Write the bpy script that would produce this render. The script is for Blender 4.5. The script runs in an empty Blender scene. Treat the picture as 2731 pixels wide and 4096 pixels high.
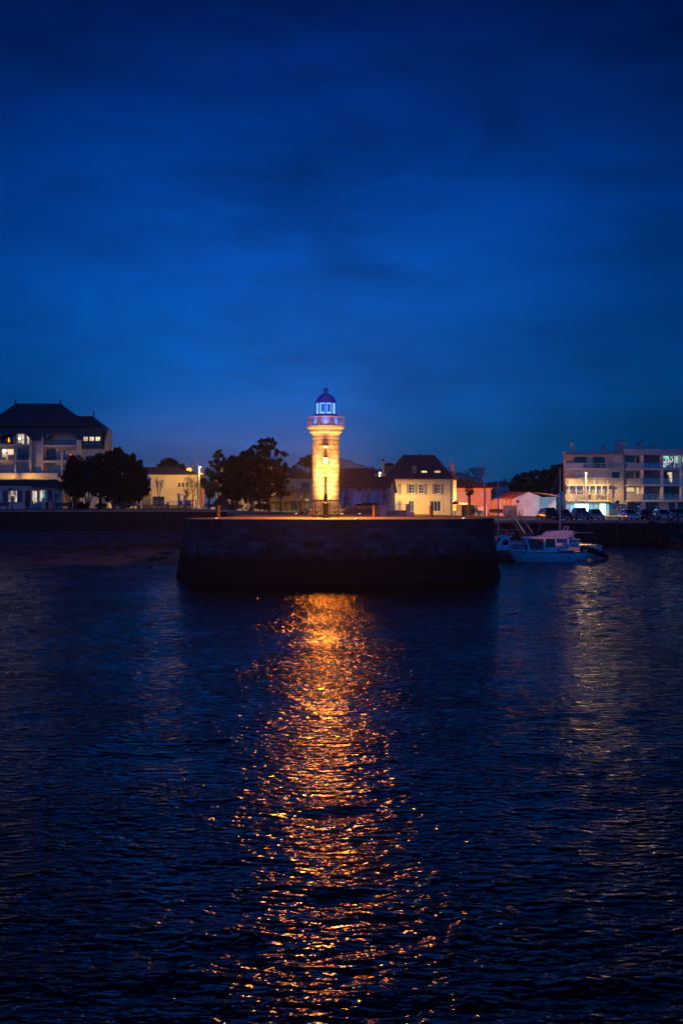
import bpy, bmesh, math, random
import numpy as np
from mathutils import Vector, Matrix, noise
random.seed(7)
SC = bpy.context.scene
COL = SC.collection
PI = math.pi
F = 35.0/36.0*4096.0      # focal length in photo pixels
H = 5.27                  # camera height above the water
HY = 2012.0               # row of the horizon in the photo
def X(px, D): return (px-1365.5)*D/F
def Z(py, D): return H-(py-HY)*D/F
def S(n, D): return n*D/F
def lerp(a, b, t): return a+(b-a)*t
def sstep(a, b, x):
    t = min(1, max(0, (x-a)/(b-a))); return t*t*(3-2*t)
def piece(x, pts):
    if x <= pts[0][0]: return pts[0][1]
    for (x0, v0), (x1, v1) in zip(pts, pts[1:]):
        if x <= x1: return lerp(v0, v1, (x-x0)/(x1-x0))
    return pts[-1][1]
# ---------------------------------------------------------------- terrain height
def G(x, y):
    zl = piece(y, [(100, 4.18), (118, 4.12), (160, piece(x, [(-22, 4.4), (-8, 3.9)]))])
    if y >= 118: zl = lerp(zl, 4.40, sstep(-15.5, -19, x)) if y < 160 else zl
    zr = 4.18 if y <= 80 else (H-0.01356*y if y < 140 else 3.372)
    z = lerp(zl, zr, sstep(1.5, 5, x)) if y > 80 else 4.18
    if y < 160 and y > 80 and x > 10.6:
        z = lerp(2.97, z, 1-sstep(10.6, 11.2, x))
    zb = piece(x, [(-22, 4.4), (-8, 3.9), (0, 3.7), (14, 3.36), (24, 2.97), (27, 2.95)])
    t = sstep(132, 158, y)
    return lerp(z, zb, t)
# ---------------------------------------------------------------- materials
MAT = {}
def nodes(name):
    m = bpy.data.materials.new(name); m.use_nodes = True
    nt = m.node_tree; nt.nodes.clear()
    out = nt.nodes.new('ShaderNodeOutputMaterial')
    return m, nt, out
def pbr(name, c1, c2=None, scale=3.0, rough=0.75, metal=0.0, bump=0.0, bscale=None, stretch=(1,1,1), detail=4, kind='noise', spec=0.4, ramp=(0.35,0.65)):
    m, nt, out = nodes(name); N = nt.nodes; L = nt.links
    b = N.new('ShaderNodeBsdfPrincipled'); L.new(b.outputs[0], out.inputs[0])
    b.inputs['Roughness'].default_value = rough; b.inputs['Metallic'].default_value = metal
    b.inputs['Specular IOR Level'].default_value = spec
    b.inputs['Base Color'].default_value = (*c1, 1)
    tc = N.new('ShaderNodeTexCoord'); mp = N.new('ShaderNodeMapping'); mp.inputs['Scale'].default_value = stretch
    L.new(tc.outputs['Object'], mp.inputs[0])
    if c2 is not None:
        n = N.new('ShaderNodeTexNoise'); n.inputs['Scale'].default_value = scale; n.inputs['Detail'].default_value = detail
        L.new(mp.outputs[0], n.inputs['Vector'])
        r = N.new('ShaderNodeValToRGB'); r.color_ramp.elements[0].color = (*c1, 1); r.color_ramp.elements[1].color = (*c2, 1)
        r.color_ramp.elements[0].position = ramp[0]; r.color_ramp.elements[1].position = ramp[1]
        L.new(n.outputs['Fac'], r.inputs[0]); L.new(r.outputs[0], b.inputs['Base Color'])
    if bump:
        if kind == 'tiles':     # rows of channel tiles running down the slope
            w = N.new('ShaderNodeTexWave'); w.bands_direction = 'X'; w.inputs['Scale'].default_value = bscale or 1.2
            w.inputs['Distortion'].default_value = 0.4; L.new(mp.outputs[0], w.inputs['Vector']); h = w.outputs['Fac']
        else:
            n2 = N.new('ShaderNodeTexNoise'); n2.inputs['Scale'].default_value = bscale or scale*3; n2.inputs['Detail'].default_value = 5
            L.new(mp.outputs[0], n2.inputs['Vector']); h = n2.outputs['Fac']
        bp = N.new('ShaderNodeBump'); bp.inputs['Strength'].default_value = bump; bp.inputs['Distance'].default_value = 0.08
        L.new(h, bp.inputs['Height']); L.new(bp.outputs[0], b.inputs['Normal'])
    MAT[name] = m; return m
def tiles(name, c1, c2, step=0.28):
    """terracotta channel tiles: colour and relief alternate in columns"""
    m, nt, out = nodes(name); N = nt.nodes; L = nt.links
    b = N.new('ShaderNodeBsdfPrincipled'); L.new(b.outputs[0], out.inputs[0]); b.inputs['Roughness'].default_value = .8
    tc = N.new('ShaderNodeTexCoord')
    w = N.new('ShaderNodeTexWave'); w.bands_direction = 'X'; w.inputs['Scale'].default_value = 0.314/step; w.inputs['Distortion'].default_value = .5
    w.inputs['Detail Scale'].default_value = .6
    L.new(tc.outputs['Object'], w.inputs['Vector'])
    n = N.new('ShaderNodeTexNoise'); n.inputs['Scale'].default_value = 1.5; n.inputs['Detail'].default_value = 6
    L.new(tc.outputs['Object'], n.inputs['Vector'])
    a = N.new('ShaderNodeMath'); a.operation = 'MULTIPLY_ADD'; a.inputs[1].default_value = .6
    L.new(w.outputs['Fac'], a.inputs[0]); 
    s = N.new('ShaderNodeMath'); s.operation = 'MULTIPLY_ADD'; s.inputs[1].default_value = 1.2; s.inputs[2].default_value = -.4
    L.new(n.outputs['Fac'], s.inputs[0]); L.new(s.outputs[0], a.inputs[2])
    r = N.new('ShaderNodeValToRGB'); r.color_ramp.elements[0].color = (*c1, 1); r.color_ramp.elements[1].color = (*c2, 1)
    L.new(a.outputs[0], r.inputs[0]); L.new(r.outputs[0], b.inputs['Base Color'])
    bp = N.new('ShaderNodeBump'); bp.inputs['Strength'].default_value = .7; bp.inputs['Distance'].default_value = .08
    L.new(w.outputs['Fac'], bp.inputs['Height']); L.new(bp.outputs[0], b.inputs['Normal'])
    MAT[name] = m; return m
def emit(name, c, s):
    m, nt, out = nodes(name); e = nt.nodes.new('ShaderNodeEmission')
    e.inputs[0].default_value = (*c, 1); e.inputs[1].default_value = s; nt.links.new(e.outputs[0], out.inputs[0]); MAT[name] = m; m.cycles.emission_sampling = 'NONE'; return m
def room_mat(name, c1, c2, s, scale=1.3):
    """a lit interior: wall paper, furniture and lamp light of uneven strength"""
    m, nt, out = nodes(name); N = nt.nodes; L = nt.links
    e = N.new('ShaderNodeEmission'); tc = N.new('ShaderNodeTexCoord')
    v = N.new('ShaderNodeTexVoronoi'); v.inputs['Scale'].default_value = scale; v.distance = 'CHEBYCHEV'
    L.new(tc.outputs['Object'], v.inputs['Vector'])
    r = N.new('ShaderNodeValToRGB'); r.color_ramp.elements[0].color = (*c1, 1); r.color_ramp.elements[1].color = (*c2, 1); r.color_ramp.elements[1].position = .75
    sp = N.new('ShaderNodeSeparateColor'); L.new(v.outputs['Color'], sp.inputs[0]); L.new(sp.outputs[0], r.inputs[0])
    L.new(r.outputs[0], e.inputs[0]); e.inputs[1].default_value = s; L.new(e.outputs[0], out.inputs[0]); MAT[name] = m; m.cycles.emission_sampling = 'NONE'; return m
def stone(name, mortar, c1, c2, bw, bh, rough=.85, bump=.5, algae=None, msize=.02, mirror=False):
    """coursed ashlar on walls of any direction (u runs round the wall, v is the height)"""
    m, nt, out = nodes(name); N = nt.nodes; L = nt.links
    b = N.new('ShaderNodeBsdfPrincipled'); L.new(b.outputs[0], out.inputs[0]); b.inputs['Roughness'].default_value = rough
    b.inputs['Specular IOR Level'].default_value = .3
    uv = N.new('ShaderNodeUVMap'); tc = N.new('ShaderNodeTexCoord')
    nz = N.new('ShaderNodeTexNoise'); nz.inputs['Scale'].default_value = 1.3; nz.inputs['Detail'].default_value = 5; L.new(tc.outputs['Object'], nz.inputs['Vector'])
    vm = N.new('ShaderNodeVectorMath'); vm.operation = 'MULTIPLY_ADD'; vm.inputs[1].default_value = (.12*bw, .10*bh, 0)
    L.new(nz.outputs['Color'], vm.inputs[0]); L.new(uv.outputs[0], vm.inputs[2])
    br = N.new('ShaderNodeTexBrick'); br.inputs['Scale'].default_value = 1; br.inputs['Brick Width'].default_value = bw; br.inputs['Row Height'].default_value = bh
    br.inputs['Mortar Size'].default_value = msize; br.inputs['Mortar Smooth'].default_value = .3; br.inputs['Bias'].default_value = -.1
    br.inputs['Color1'].default_value = (*c1, 1); br.inputs['Color2'].default_value = (*c2, 1); br.inputs['Mortar'].default_value = (*mortar, 1)
    L.new(vm.outputs[0], br.inputs['Vector'])
    n2 = N.new('ShaderNodeTexNoise'); n2.inputs['Scale'].default_value = 2.2; n2.inputs['Detail'].default_value = 8; n2.inputs['Roughness'].default_value = .65; L.new(tc.outputs['Object'], n2.inputs['Vector'])
    mx = N.new('ShaderNodeMix'); mx.data_type = 'RGBA'; mx.blend_type = 'MULTIPLY'; mx.inputs[0].default_value = 1
    rr = N.new('ShaderNodeValToRGB'); rr.color_ramp.elements[0].position = .3; rr.color_ramp.elements[0].color = (.45,.43,.4,1); rr.color_ramp.elements[1].position = .62; rr.color_ramp.elements[1].color = (1,1,1,1)
    L.new(n2.outputs['Fac'], rr.inputs[0]); L.new(br.outputs['Color'], mx.inputs[6]); L.new(rr.outputs[0], mx.inputs[7])
    colr = mx.outputs[2]
    if algae:
        sx = N.new('ShaderNodeSeparateXYZ'); L.new(tc.outputs['Object'], sx.inputs[0])
        ad = N.new('ShaderNodeMath'); ad.operation = 'MULTIPLY_ADD'; ad.inputs[1].default_value = .9; L.new(n2.outputs['Fac'], ad.inputs[0]); L.new(sx.outputs[2], ad.inputs[2])
        mr = N.new('ShaderNodeMapRange'); mr.inputs[1].default_value = algae; mr.inputs[2].default_value = algae+.5; L.new(ad.outputs[0], mr.inputs[0])
        m2 = N.new('ShaderNodeMix'); m2.data_type = 'RGBA'; m2.inputs[6].default_value = (.006,.009,.006,1); L.new(mr.outputs[0], m2.inputs[0]); L.new(colr, m2.inputs[7]); colr = m2.outputs[2]
    L.new(colr, b.inputs['Base Color'])
    ma = N.new('ShaderNodeMath'); ma.operation = 'MULTIPLY_ADD'; ma.inputs[1].default_value = -1.2; L.new(br.outputs['Fac'], ma.inputs[0]); L.new(n2.outputs['Fac'], ma.inputs[2])
    bp = N.new('ShaderNodeBump'); bp.inputs['Strength'].default_value = bump; bp.inputs['Distance'].default_value = .05
    L.new(ma.outputs[0], bp.inputs['Height']); L.new(bp.outputs[0], b.inputs['Normal'])
    MAT[name] = m; return m
# ---------------------------------------------------------------- mesh builder
class MB:
    def __init__(s): s.v = []; s.f = []; s.uv = {}
    def face(s, pts, uvs=None):
        n = len(s.v); s.v += [Vector(p) for p in pts]; s.f.append(tuple(range(n, n+len(pts))))
        if uvs: s.uv[len(s.f)-1] = uvs
    def box(s, x0, x1, y0, y1, z0, z1, rz=0, c=None):
        P = [(x0,y0,z0),(x1,y0,z0),(x1,y1,z0),(x0,y1,z0),(x0,y0,z1),(x1,y0,z1),(x1,y1,z1),(x0,y1,z1)]
        if rz:
            cx, cy = c or ((x0+x1)/2, (y0+y1)/2); co, si = math.cos(rz), math.sin(rz)
            P = [(cx+(x-cx)*co-(y-cy)*si, cy+(x-cx)*si+(y-cy)*co, z) for x, y, z in P]
        s.poly(P, [(0,3,2,1),(4,5,6,7),(0,1,5,4),(1,2,6,5),(2,3,7,6),(3,0,4,7)]); return s
    def poly(s, P, Fs):
        n = len(s.v); s.v += [Vector(p) for p in P]; s.f += [tuple(n+i for i in f) for f in Fs]; return s
    def tube(s, pts, r, n=6, cap=True):
        pts = [Vector(p) for p in pts]; rs = r if isinstance(r, (list, tuple)) else [r]*len(pts)
        base = len(s.v); k = len(pts)
        for i, p in enumerate(pts):
            d = (pts[min(i+1, k-1)]-pts[max(i-1, 0)])
            if d.length < 1e-9: d = Vector((0,0,1))
            d.normalize(); a = d.orthogonal() if abs(d.z) > .95 else d.cross(Vector((0,0,1)))
            if abs(d.z) > .95: a = Vector((1,0,0))-d*d.x
            a.normalize(); b = d.cross(a)
            for j in range(n):
                t = 2*PI*j/n; s.v.append(p+(a*math.cos(t)+b*math.sin(t))*rs[i])
        for i in range(k-1):
            for j in range(n):
                a0 = base+i*n+j; a1 = base+i*n+(j+1)%n; s.f.append((a0, a1, a1+n, a0+n))
        if cap:
            s.f.append(tuple(base+j for j in range(n))[::-1]); s.f.append(tuple(base+(k-1)*n+j for j in range(n)))
        return s
    def lathe(s, prof, c, n=32, uvh=True):
        """prof: (radius, z) from bottom to top"""
        cx, cy = c[0], c[1]; cz = c[2] if len(c) > 2 else 0; base = len(s.v); k = len(prof)
        for r, z in prof:
            for j in range(n):
                t = 2*PI*j/n; s.v.append(Vector((cx+r*math.cos(t), cy+r*math.sin(t), cz+z)))
        for i in range(k-1):
            for j in range(n):
                a = base+i*n+j; b = base+i*n+(j+1)%n; s.f.append((a, b, b+n, a+n))
                R = max(prof[i][0], .3)*2*PI/n
                s.uv[len(s.f)-1] = [(j*R, prof[i][1]), ((j+1)*R, prof[i][1]), ((j+1)*R, prof[i+1][1]), (j*R, prof[i+1][1])]
        s.f.append(tuple(base+j for j in range(n))[::-1]); s.f.append(tuple(base+(k-1)*n+j for j in range(n)))
        return s
    def ball(s, c, r, n=10, sz=1):
        return s.lathe([(max(.001, r*math.cos(a)), r*sz*math.sin(a)) for a in [(-PI/2+PI*i/n) for i in range(n+1)]], c, 2*n)
    def prism(s, poly, y0, y1):
        """polygon [(x,z)] extruded in y"""
        n = len(poly); P = [(x, y0, z) for x, z in poly]+[(x, y1, z) for x, z in poly]
        return s.poly(P, [tuple(range(n)), tuple(range(2*n-1, n-1, -1))]+[(i, i+n, (i+1)%n+n, (i+1)%n) for i in range(n)])
    def strip(s, path, z0, z1, off0=0, uo=0):
        pass
    def obj(s, name, mat, parent=None, smooth=False, recalc=False):
        o0 = Vector((0,0,0)); p = parent
        while p is not None: o0 = o0+p.location; p = p.parent
        me = bpy.data.meshes.new(name)
        me.from_pydata([tuple(v-o0) for v in s.v], [], s.f)
        if s.uv:
            ul = me.uv_layers.new(name='UVMap')
            for fi, uvs in s.uv.items():
                for li, uv in zip(me.polygons[fi].loop_indices, uvs): ul.data[li].uv = uv
        if recalc:
            b = bmesh.new(); b.from_mesh(me); bmesh.ops.recalc_face_normals(b, faces=b.faces); b.to_mesh(me); b.free()
        if smooth: me.polygons.foreach_set('use_smooth', [True]*len(me.polygons))
        me.materials.append(MAT[mat] if isinstance(mat, str) else mat)
        o = bpy.data.objects.new(name, me); COL.objects.link(o)
        if parent is not None: o.parent = parent
        return o
def auto_smooth(o, ang=35):
    me = o.data; b = bmesh.new(); b.from_mesh(me); bmesh.ops.remove_doubles(b, verts=b.verts, dist=1e-5)
    for f in b.faces: f.smooth = True
    for e in b.edges:
        if len(e.link_faces) == 2 and e.calc_face_angle(0) > math.radians(ang): e.smooth = False
    b.to_mesh(me); b.free(); return o
def tag(o, label, cat=None, group=None, kind=None):
    if label: o['label'] = label
    if cat: o['category'] = cat
    if group: o['group'] = group
    if kind: o['kind'] = kind
    return o
def thing(name, label, cat, loc=(0,0,0), group=None):
    o = bpy.data.objects.new(name, None); o.empty_display_size = .3; COL.objects.link(o); o.location = loc
    return tag(o, label, cat, group)
def copy_tree(o, parent=None):
    c = o.copy(); COL.objects.link(c); c.parent = parent
    for ch in [q for q in bpy.data.objects if q.parent == o]: copy_tree(ch, c)
    return c
def lamp(parent, loc, col, w, r=.12, spot=None, aim=None, blend=.5, name='bulb'):
    l = bpy.data.lights.new(name, 'SPOT' if spot else 'POINT'); l.color = col; l.energy = w; l.shadow_soft_size = r
    if spot: l.spot_size = math.radians(spot); l.spot_blend = blend
    o = bpy.data.objects.new(name, l); COL.objects.link(o)
    o0 = Vector((0,0,0)); p = parent
    while p is not None: o0 = o0+p.location; p = p.parent
    o.location = Vector(loc)-o0
    if aim is not None: o.rotation_euler = (Vector(aim)-Vector(loc)).to_track_quat('-Z', 'Y').to_euler()
    if parent is not None: o.parent = parent
    return o
def text(s, size, loc, mat, parent, name='lettering', align='CENTER'):
    c = bpy.data.curves.new(name, 'FONT'); c.body = s; c.size = size; c.extrude = .01; c.align_x = align
    c.materials.append(MAT[mat]); o = bpy.data.objects.new(name, c); COL.objects.link(o)
    o0 = Vector((0,0,0)); p = parent
    while p is not None: o0 = o0+p.location; p = p.parent
    me = bpy.data.meshes.new_from_object(o); COL.objects.unlink(o); bpy.data.objects.remove(o); o = bpy.data.objects.new(name, me); COL.objects.link(o)
    o.parent = parent; o.location = Vector(loc)-o0; o.rotation_euler = (PI/2, 0, 0); return o
# ---------------------------------------------------------------- palette
pbr('render_white', (.58,.54,.47), (.46,.43,.37), .8, .85, bump=.12, bscale=9)
pbr('render_cream', (.70,.56,.34), (.60,.48,.28), .7, .85, bump=.12, bscale=9)
pbr('render_beige', (.46,.41,.32), (.38,.34,.27), .7, .85, bump=.12, bscale=9)
pbr('render_grey', (.42,.41,.40), (.33,.32,.31), .8, .85, bump=.12, bscale=9)
pbr('wall_dark', (.13,.12,.125), (.10,.095,.10), 2, .85)
pbr('render_dirty', (.30,.31,.34), (.08,.08,.09), 1.1, .9, bump=.25, bscale=6, stretch=(1.6,1.6,.35), detail=8, ramp=(.42,.68))
pbr('render_pink', (.55,.38,.33), (.48,.32,.28), .7, .85)
pbr('slate', (.018,.02,.026), (.036,.04,.048), 4, .45, bump=.25, bscale=7, stretch=(1,1,2.5))
pbr('trim_white', (.72,.70,.66), (.62,.60,.56), 2, .6)
pbr('dark_metal', (.03,.03,.032), (.05,.045,.04), 6, .45, .6)
pbr('black_rail', (.02,.02,.022), rough=.5)
pbr('white_metal', (.75,.74,.70), (.6,.58,.52), 6, .4)
pbr('grey_metal', (.35,.36,.38), (.28,.29,.3), 5, .4, .5)
pbr('rust_metal', (.10,.045,.03), (.06,.03,.02), 6, .7, .3, bump=.2)
pbr('brass_metal', (.10,.075,.03), (.06,.045,.02), 8, .45, .6, bump=.15)
pbr('wood_dark', (.06,.04,.03), (.09,.06,.04), 3, .7, stretch=(1,1,6))
pbr('shutter_grey', (.23,.23,.20), (.19,.19,.17), 5, .7)
pbr('shutter_blue', (.05,.10,.17), (.04,.08,.14), 5, .7)
pbr('roller', (.5,.48,.44), (.44,.42,.39), 2, .6, bump=.5, bscale=14, stretch=(.05,.05,1))
pbr('roller_dark', (.16,.15,.15), (.13,.13,.13), 2, .6, bump=.5, bscale=14, stretch=(.05,.05,1))
pbr('door_blue', (.10,.36,.62), (.08,.30,.52), 2, .6)
pbr('door_pale', (.34,.46,.62), (.28,.40,.55), 2, .6)
pbr('play_blue', (.02,.16,.50), (.015,.12,.40), 4, .45)
pbr('red_paint', (.55,.02,.02), rough=.5)
pbr('pink_paint', (.75,.10,.35), rough=.5)
pbr('sign_white', (.8,.8,.8), rough=.5)
pbr('sign_dark', (.03,.05,.07), rough=.5)
pbr('glass_dark', (.015,.02,.03), rough=.06, spec=.6)
pbr('curtain', (.6,.55,.45), (.4,.36,.3), 5, .9, stretch=(4,4,.3))
pbr('bark', (.045,.035,.028), (.08,.065,.05), 5, .95, bump=.5, stretch=(1,1,.3))
pbr('leaf', (.035,.06,.022), (.06,.09,.035), 1.5, .7)
pbr('leaf_dark', (.007,.013,.007), (.016,.024,.012), 1.5, .75)
pbr('needle', (.012,.02,.01), (.025,.036,.016), 1.5, .8)
pbr('sand', (.07,.085,.10), (.035,.042,.05), 1.2, .85, bump=.35, bscale=4, stretch=(.35,1,1), detail=8)
pbr('weed', (.015,.013,.01), (.03,.025,.018), 5, .9, bump=.6)
pbr('asphalt', (.028,.028,.030), (.045,.045,.045), 3, .9, bump=.2, bscale=30)
pbr('pavement', (.26,.25,.24), (.19,.185,.175), .6, .85, bump=.2, bscale=10, detail=8)
pbr('deck_paving', (.17,.14,.115), (.09,.075,.062), .9, .8, bump=.35, bscale=5, detail=9)
pbr('lawn', (.03,.045,.02), (.05,.06,.03), 2, .95)
pbr('terrain_soil', (.10,.09,.08), (.14,.13,.11), .6, .95)
pbr('concrete', (.25,.25,.24), (.16,.16,.155), 1.1, .85, bump=.25, bscale=6, detail=8)
pbr('concrete_pale', (.42,.39,.33), (.28,.26,.22), 2.0, .85, bump=.3, bscale=8, detail=8)
pbr('boat_white', (.82,.82,.82), (.74,.74,.75), 2, .3, spec=.5)
pbr('boat_grey', (.4,.41,.43), rough=.5)
pbr('boat_stripe', (.03,.05,.10), rough=.4)
pbr('tarp_black', (.012,.012,.014), (.02,.02,.022), 4, .6, bump=.4)
pbr('tarp_blue', (.02,.05,.14), (.03,.07,.18), 4, .7, bump=.3)
pbr('life_orange', (.55,.12,.03), rough=.6)
pbr('fender', (.7,.7,.7), rough=.5)
pbr('rope', (.3,.27,.2), rough=.9)
pbr('pontoon_deck', (.10,.09,.08), (.06,.055,.05), 3, .85, bump=.4, stretch=(.3,3,1))
pbr('rubber', (.015,.015,.015), rough=.8)
pbr('car_glass', (.01,.012,.015), rough=.05, spec=.7)
pbr('chrome', (.6,.6,.62), rough=.2, metal=.9)
pbr('plate', (.6,.6,.62), rough=.5)
pbr('headlamp', (.5,.52,.55), rough=.1, metal=.5)
pbr('tail_red', (.4,.01,.01), rough=.2)
for nm, c in dict(car_blue=(.05,.13,.30), car_black=(.012,.013,.016), car_white=(.55,.56,.58), car_grey=(.16,.18,.2), car_silver=(.35,.37,.4), car_navy=(.015,.03,.08)).items():
    pbr(nm, c, rough=.22, metal=.35, spec=.6)
pbr('furniture', (.10,.05,.03), rough=.7)
pbr('skin', (.45,.28,.2), rough=.6)
pbr('cloth_dark', (.03,.03,.04), rough=.9)
pbr('lampglass', (.55,.55,.5), rough=.3)
tiles('tile_red', (.13,.045,.03), (.30,.11,.07))
tiles('tile_dark', (.07,.04,.035), (.16,.08,.06))
tiles('tile_orange', (.22,.05,.03), (.42,.12,.07))
stone('quay_stone', (.010,.011,.013), (.026,.032,.042), (.11,.115,.12), 1.25, .46, bump=1.0, algae=2.0, msize=.018)
stone('sea_stone', (.01,.01,.01), (.022,.022,.024), (.035,.035,.037), .7, .35, bump=.7, msize=.03)
stone('tower_stone', (.20,.15,.09), (.60,.52,.38), (.42,.33,.21), 1.05, .46, bump=1.4, msize=.016)
stone('rubble_stone', (.10,.085,.07), (.16,.13,.10), (.24,.19,.15), .35, .2, bump=1.0, msize=.02)
stone('dressed_stone', (.2,.17,.13), (.32,.28,.22), (.38,.33,.26), 1.1, .4, bump=.6, msize=.015)
pbr('tower_trim', (.62,.54,.40), (.50,.42,.30), 3, .8, bump=.3, bscale=10)
pbr('lantern_blue', (.03,.10,.42), (.02,.08,.36), 4, .4)
pbr('dome_blue', (.01,.14,.85), (.01,.11,.7), 4, .35)
pbr('drum_wall', (.55,.50,.52), (.45,.40,.42), 3, .7)
emit('led_blue', (.10,.30,1.0), 2.7)
emit('lantern_core', (.0,.10,1.0), .8)
emit('sodium_glass', (1,.27,.014), 110)
emit('white_hot', (1,.86,.66), 14)
emit('orange_hot', (1,.17,.008), 7)
emit('floor_led', (1,.72,.55), 7)
emit('shop_light', (.42,.85,1.0), 8).cycles.emission_sampling = 'FRONT_BACK'
emit('led_small_blue', (.02,.12,1), 3)
emit('sconce', (1,.55,.10), 5)
emit('beacon', (1,.85,.6), 6)
emit('fairy_red', (1,.08,.02), 4)
emit('fairy_orange', (1,.3,.02), 4)
emit('fairy_green', (.05,1,.5), 4)
emit('fairy_blue', (.02,.12,1), 3)
room_mat('room_warm', (.6,.36,.15), (1,.72,.40), 1.15)
room_mat('room_yellow', (.9,.6,.22), (1,.75,.33), .85)
room_mat('room_amber', (.12,.04,.02), (.42,.17,.07), .5)
room_mat('room_dim', (.06,.05,.05), (.2,.14,.12), .5)
room_mat('room_white', (.5,.36,.24), (1,.80,.55), 1.15)
room_mat('room_teal', (.20,.45,.42), (.65,1,.9), .7, 2)
room_mat('room_green', (.02,.12,.11), (.1,.6,.5), .6, 2.5)
def thin_glass():
    m, nt, out = nodes('pane_glass'); N = nt.nodes; L = nt.links
    t = N.new('ShaderNodeBsdfTransparent'); g = N.new('ShaderNodeBsdfGlossy'); g.inputs['Roughness'].default_value = .05
    x = N.new('ShaderNodeMixShader'); x.inputs[0].default_value = .10; L.new(t.outputs[0], x.inputs[1]); L.new(g.outputs[0], x.inputs[2]); L.new(x.outputs[0], out.inputs[0]); MAT['pane_glass'] = m
thin_glass()
# ---------------------------------------------------------------- camera, sky, air
cam = bpy.data.cameras.new('camera'); co = bpy.data.objects.new('camera', cam); COL.objects.link(co)
co.location = (0, 0, H); co.rotation_euler = (PI/2, 0, 0); cam.lens = 35; cam.sensor_width = 36; cam.sensor_fit = 'AUTO'
cam.shift_y = -(2048-HY)/4096; cam.clip_end = 6000; cam.clip_start = .3; SC.camera = co
SC.render.resolution_x = 682; SC.render.resolution_y = 1024
SC.view_settings.view_transform = 'Standard'; SC.view_settings.look = 'None'; SC.view_settings.exposure = 0; SC.view_settings.gamma = 1
cy = SC.cycles; cy.max_bounces = 5; cy.diffuse_bounces = 2; cy.glossy_bounces = 3; cy.transparent_max_bounces = 12; cy.transmission_bounces = 3
cy.volume_bounces = 0; cy.use_denoising = True; cy.sample_clamp_indirect = 8; cy.sample_clamp_direct = 32; cy.caustics_reflective = False; cy.caustics_refractive = False
try: cy.denoiser = 'OPENIMAGEDENOISE'
except Exception: pass
W = bpy.data.worlds.new('World'); SC.world = W; W.use_nodes = True; nt = W.node_tree; nt.nodes.clear(); N = nt.nodes; L = nt.links
def nd(t, **k):
    n = N.new(t)
    for a, b in k.items(): setattr(n, a, b)
    return n
out = nd('ShaderNodeOutputWorld'); bg = nd('ShaderNodeBackground'); L.new(bg.outputs[0], out.inputs[0])
tc = nd('ShaderNodeTexCoord'); sx = nd('ShaderNodeSeparateXYZ'); L.new(tc.outputs['Generated'], sx.inputs[0])
rp = nd('ShaderNodeValToRGB'); cr = rp.color_ramp; L.new(sx.outputs[2], rp.inputs[0])
SKY = [(0.0,(.0,.056,.175)),(.04,(.0,.072,.26)),(.10,(.0,.086,.38)),(.19,(.0,.076,.41)),(.28,(.0,.056,.36)),(.36,(.0,.029,.215)),(.44,(.0,.012,.105)),(.52,(.0,.003,.024)),(.72,(.0,.006,.04)),(1.0,(.0,.03,.17))]
while len(cr.elements) < len(SKY): cr.elements.new(.5)
for e, (p, c) in zip(cr.elements, SKY): e.position = p; e.color = (*c, 1)
mp = nd('ShaderNodeMapping'); mp.inputs['Scale'].default_value = (1.5, 1.5, 5.0); mp.inputs['Rotation'].default_value = (0, math.radians(-20), 0); mp.inputs['Location'].default_value = (.3, 0, .35)
L.new(tc.outputs['Generated'], mp.inputs[0])
nz = nd('ShaderNodeTexNoise'); nz.inputs['Scale'].default_value = 2.3; nz.inputs['Detail'].default_value = 6; nz.inputs['Roughness'].default_value = .55; nz.inputs['Distortion'].default_value = .4
L.new(mp.outputs[0], nz.inputs['Vector'])
mpf = nd('ShaderNodeMapping'); mpf.inputs['Scale'].default_value = (3.0, 3.0, 12); mpf.inputs['Rotation'].default_value = (0, math.radians(-16), 0); L.new(tc.outputs['Generated'], mpf.inputs[0])
nf = nd('ShaderNodeTexNoise'); nf.inputs['Scale'].default_value = 1.9; nf.inputs['Detail'].default_value = 5; nf.inputs['Roughness'].default_value = .5; nf.inputs['Distortion'].default_value = .7; L.new(mpf.outputs[0], nf.inputs['Vector'])
mfr = nd('ShaderNodeMapRange'); mfr.inputs[1].default_value = .32; mfr.inputs[2].default_value = .68; mfr.inputs[3].default_value = .84; mfr.inputs[4].default_value = 1.18; L.new(nf.outputs['Fac'], mfr.inputs[0])
mr = nd('ShaderNodeMapRange'); mr.inputs[1].default_value = .3; mr.inputs[2].default_value = .72; mr.inputs[3].default_value = .58; mr.inputs[4].default_value = 1.40; L.new(nz.outputs['Fac'], mr.inputs[0])
# heavier cloud to the right of the harbour
ax = nd('ShaderNodeMath', operation='MULTIPLY_ADD'); ax.inputs[1].default_value = .5; L.new(nz.outputs['Fac'], ax.inputs[0]); ax.inputs[2].default_value = -.25
a2 = nd('ShaderNodeMath', operation='ADD'); L.new(ax.outputs[0], a2.inputs[0]); L.new(sx.outputs[0], a2.inputs[1])
m2 = nd('ShaderNodeMapRange'); m2.interpolation_type = 'SMOOTHSTEP'; m2.inputs[1].default_value = .02; m2.inputs[2].default_value = .46; m2.inputs[3].default_value = 1.0; m2.inputs[4].default_value = .30; L.new(a2.outputs[0], m2.inputs[0])
a3 = nd('ShaderNodeMath', operation='SUBTRACT'); L.new(ax.outputs[0], a3.inputs[0]); L.new(sx.outputs[0], a3.inputs[1])
m3 = nd('ShaderNodeMapRange'); m3.interpolation_type = 'SMOOTHSTEP'; m3.inputs[1].default_value = .12; m3.inputs[2].default_value = .5; m3.inputs[3].default_value = 1.0; m3.inputs[4].default_value = .45; L.new(a3.outputs[0], m3.inputs[0])
mf0 = nd('ShaderNodeMath', operation='MULTIPLY'); L.new(mr.outputs[0], mf0.inputs[0]); L.new(mfr.outputs[0], mf0.inputs[1])
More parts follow.
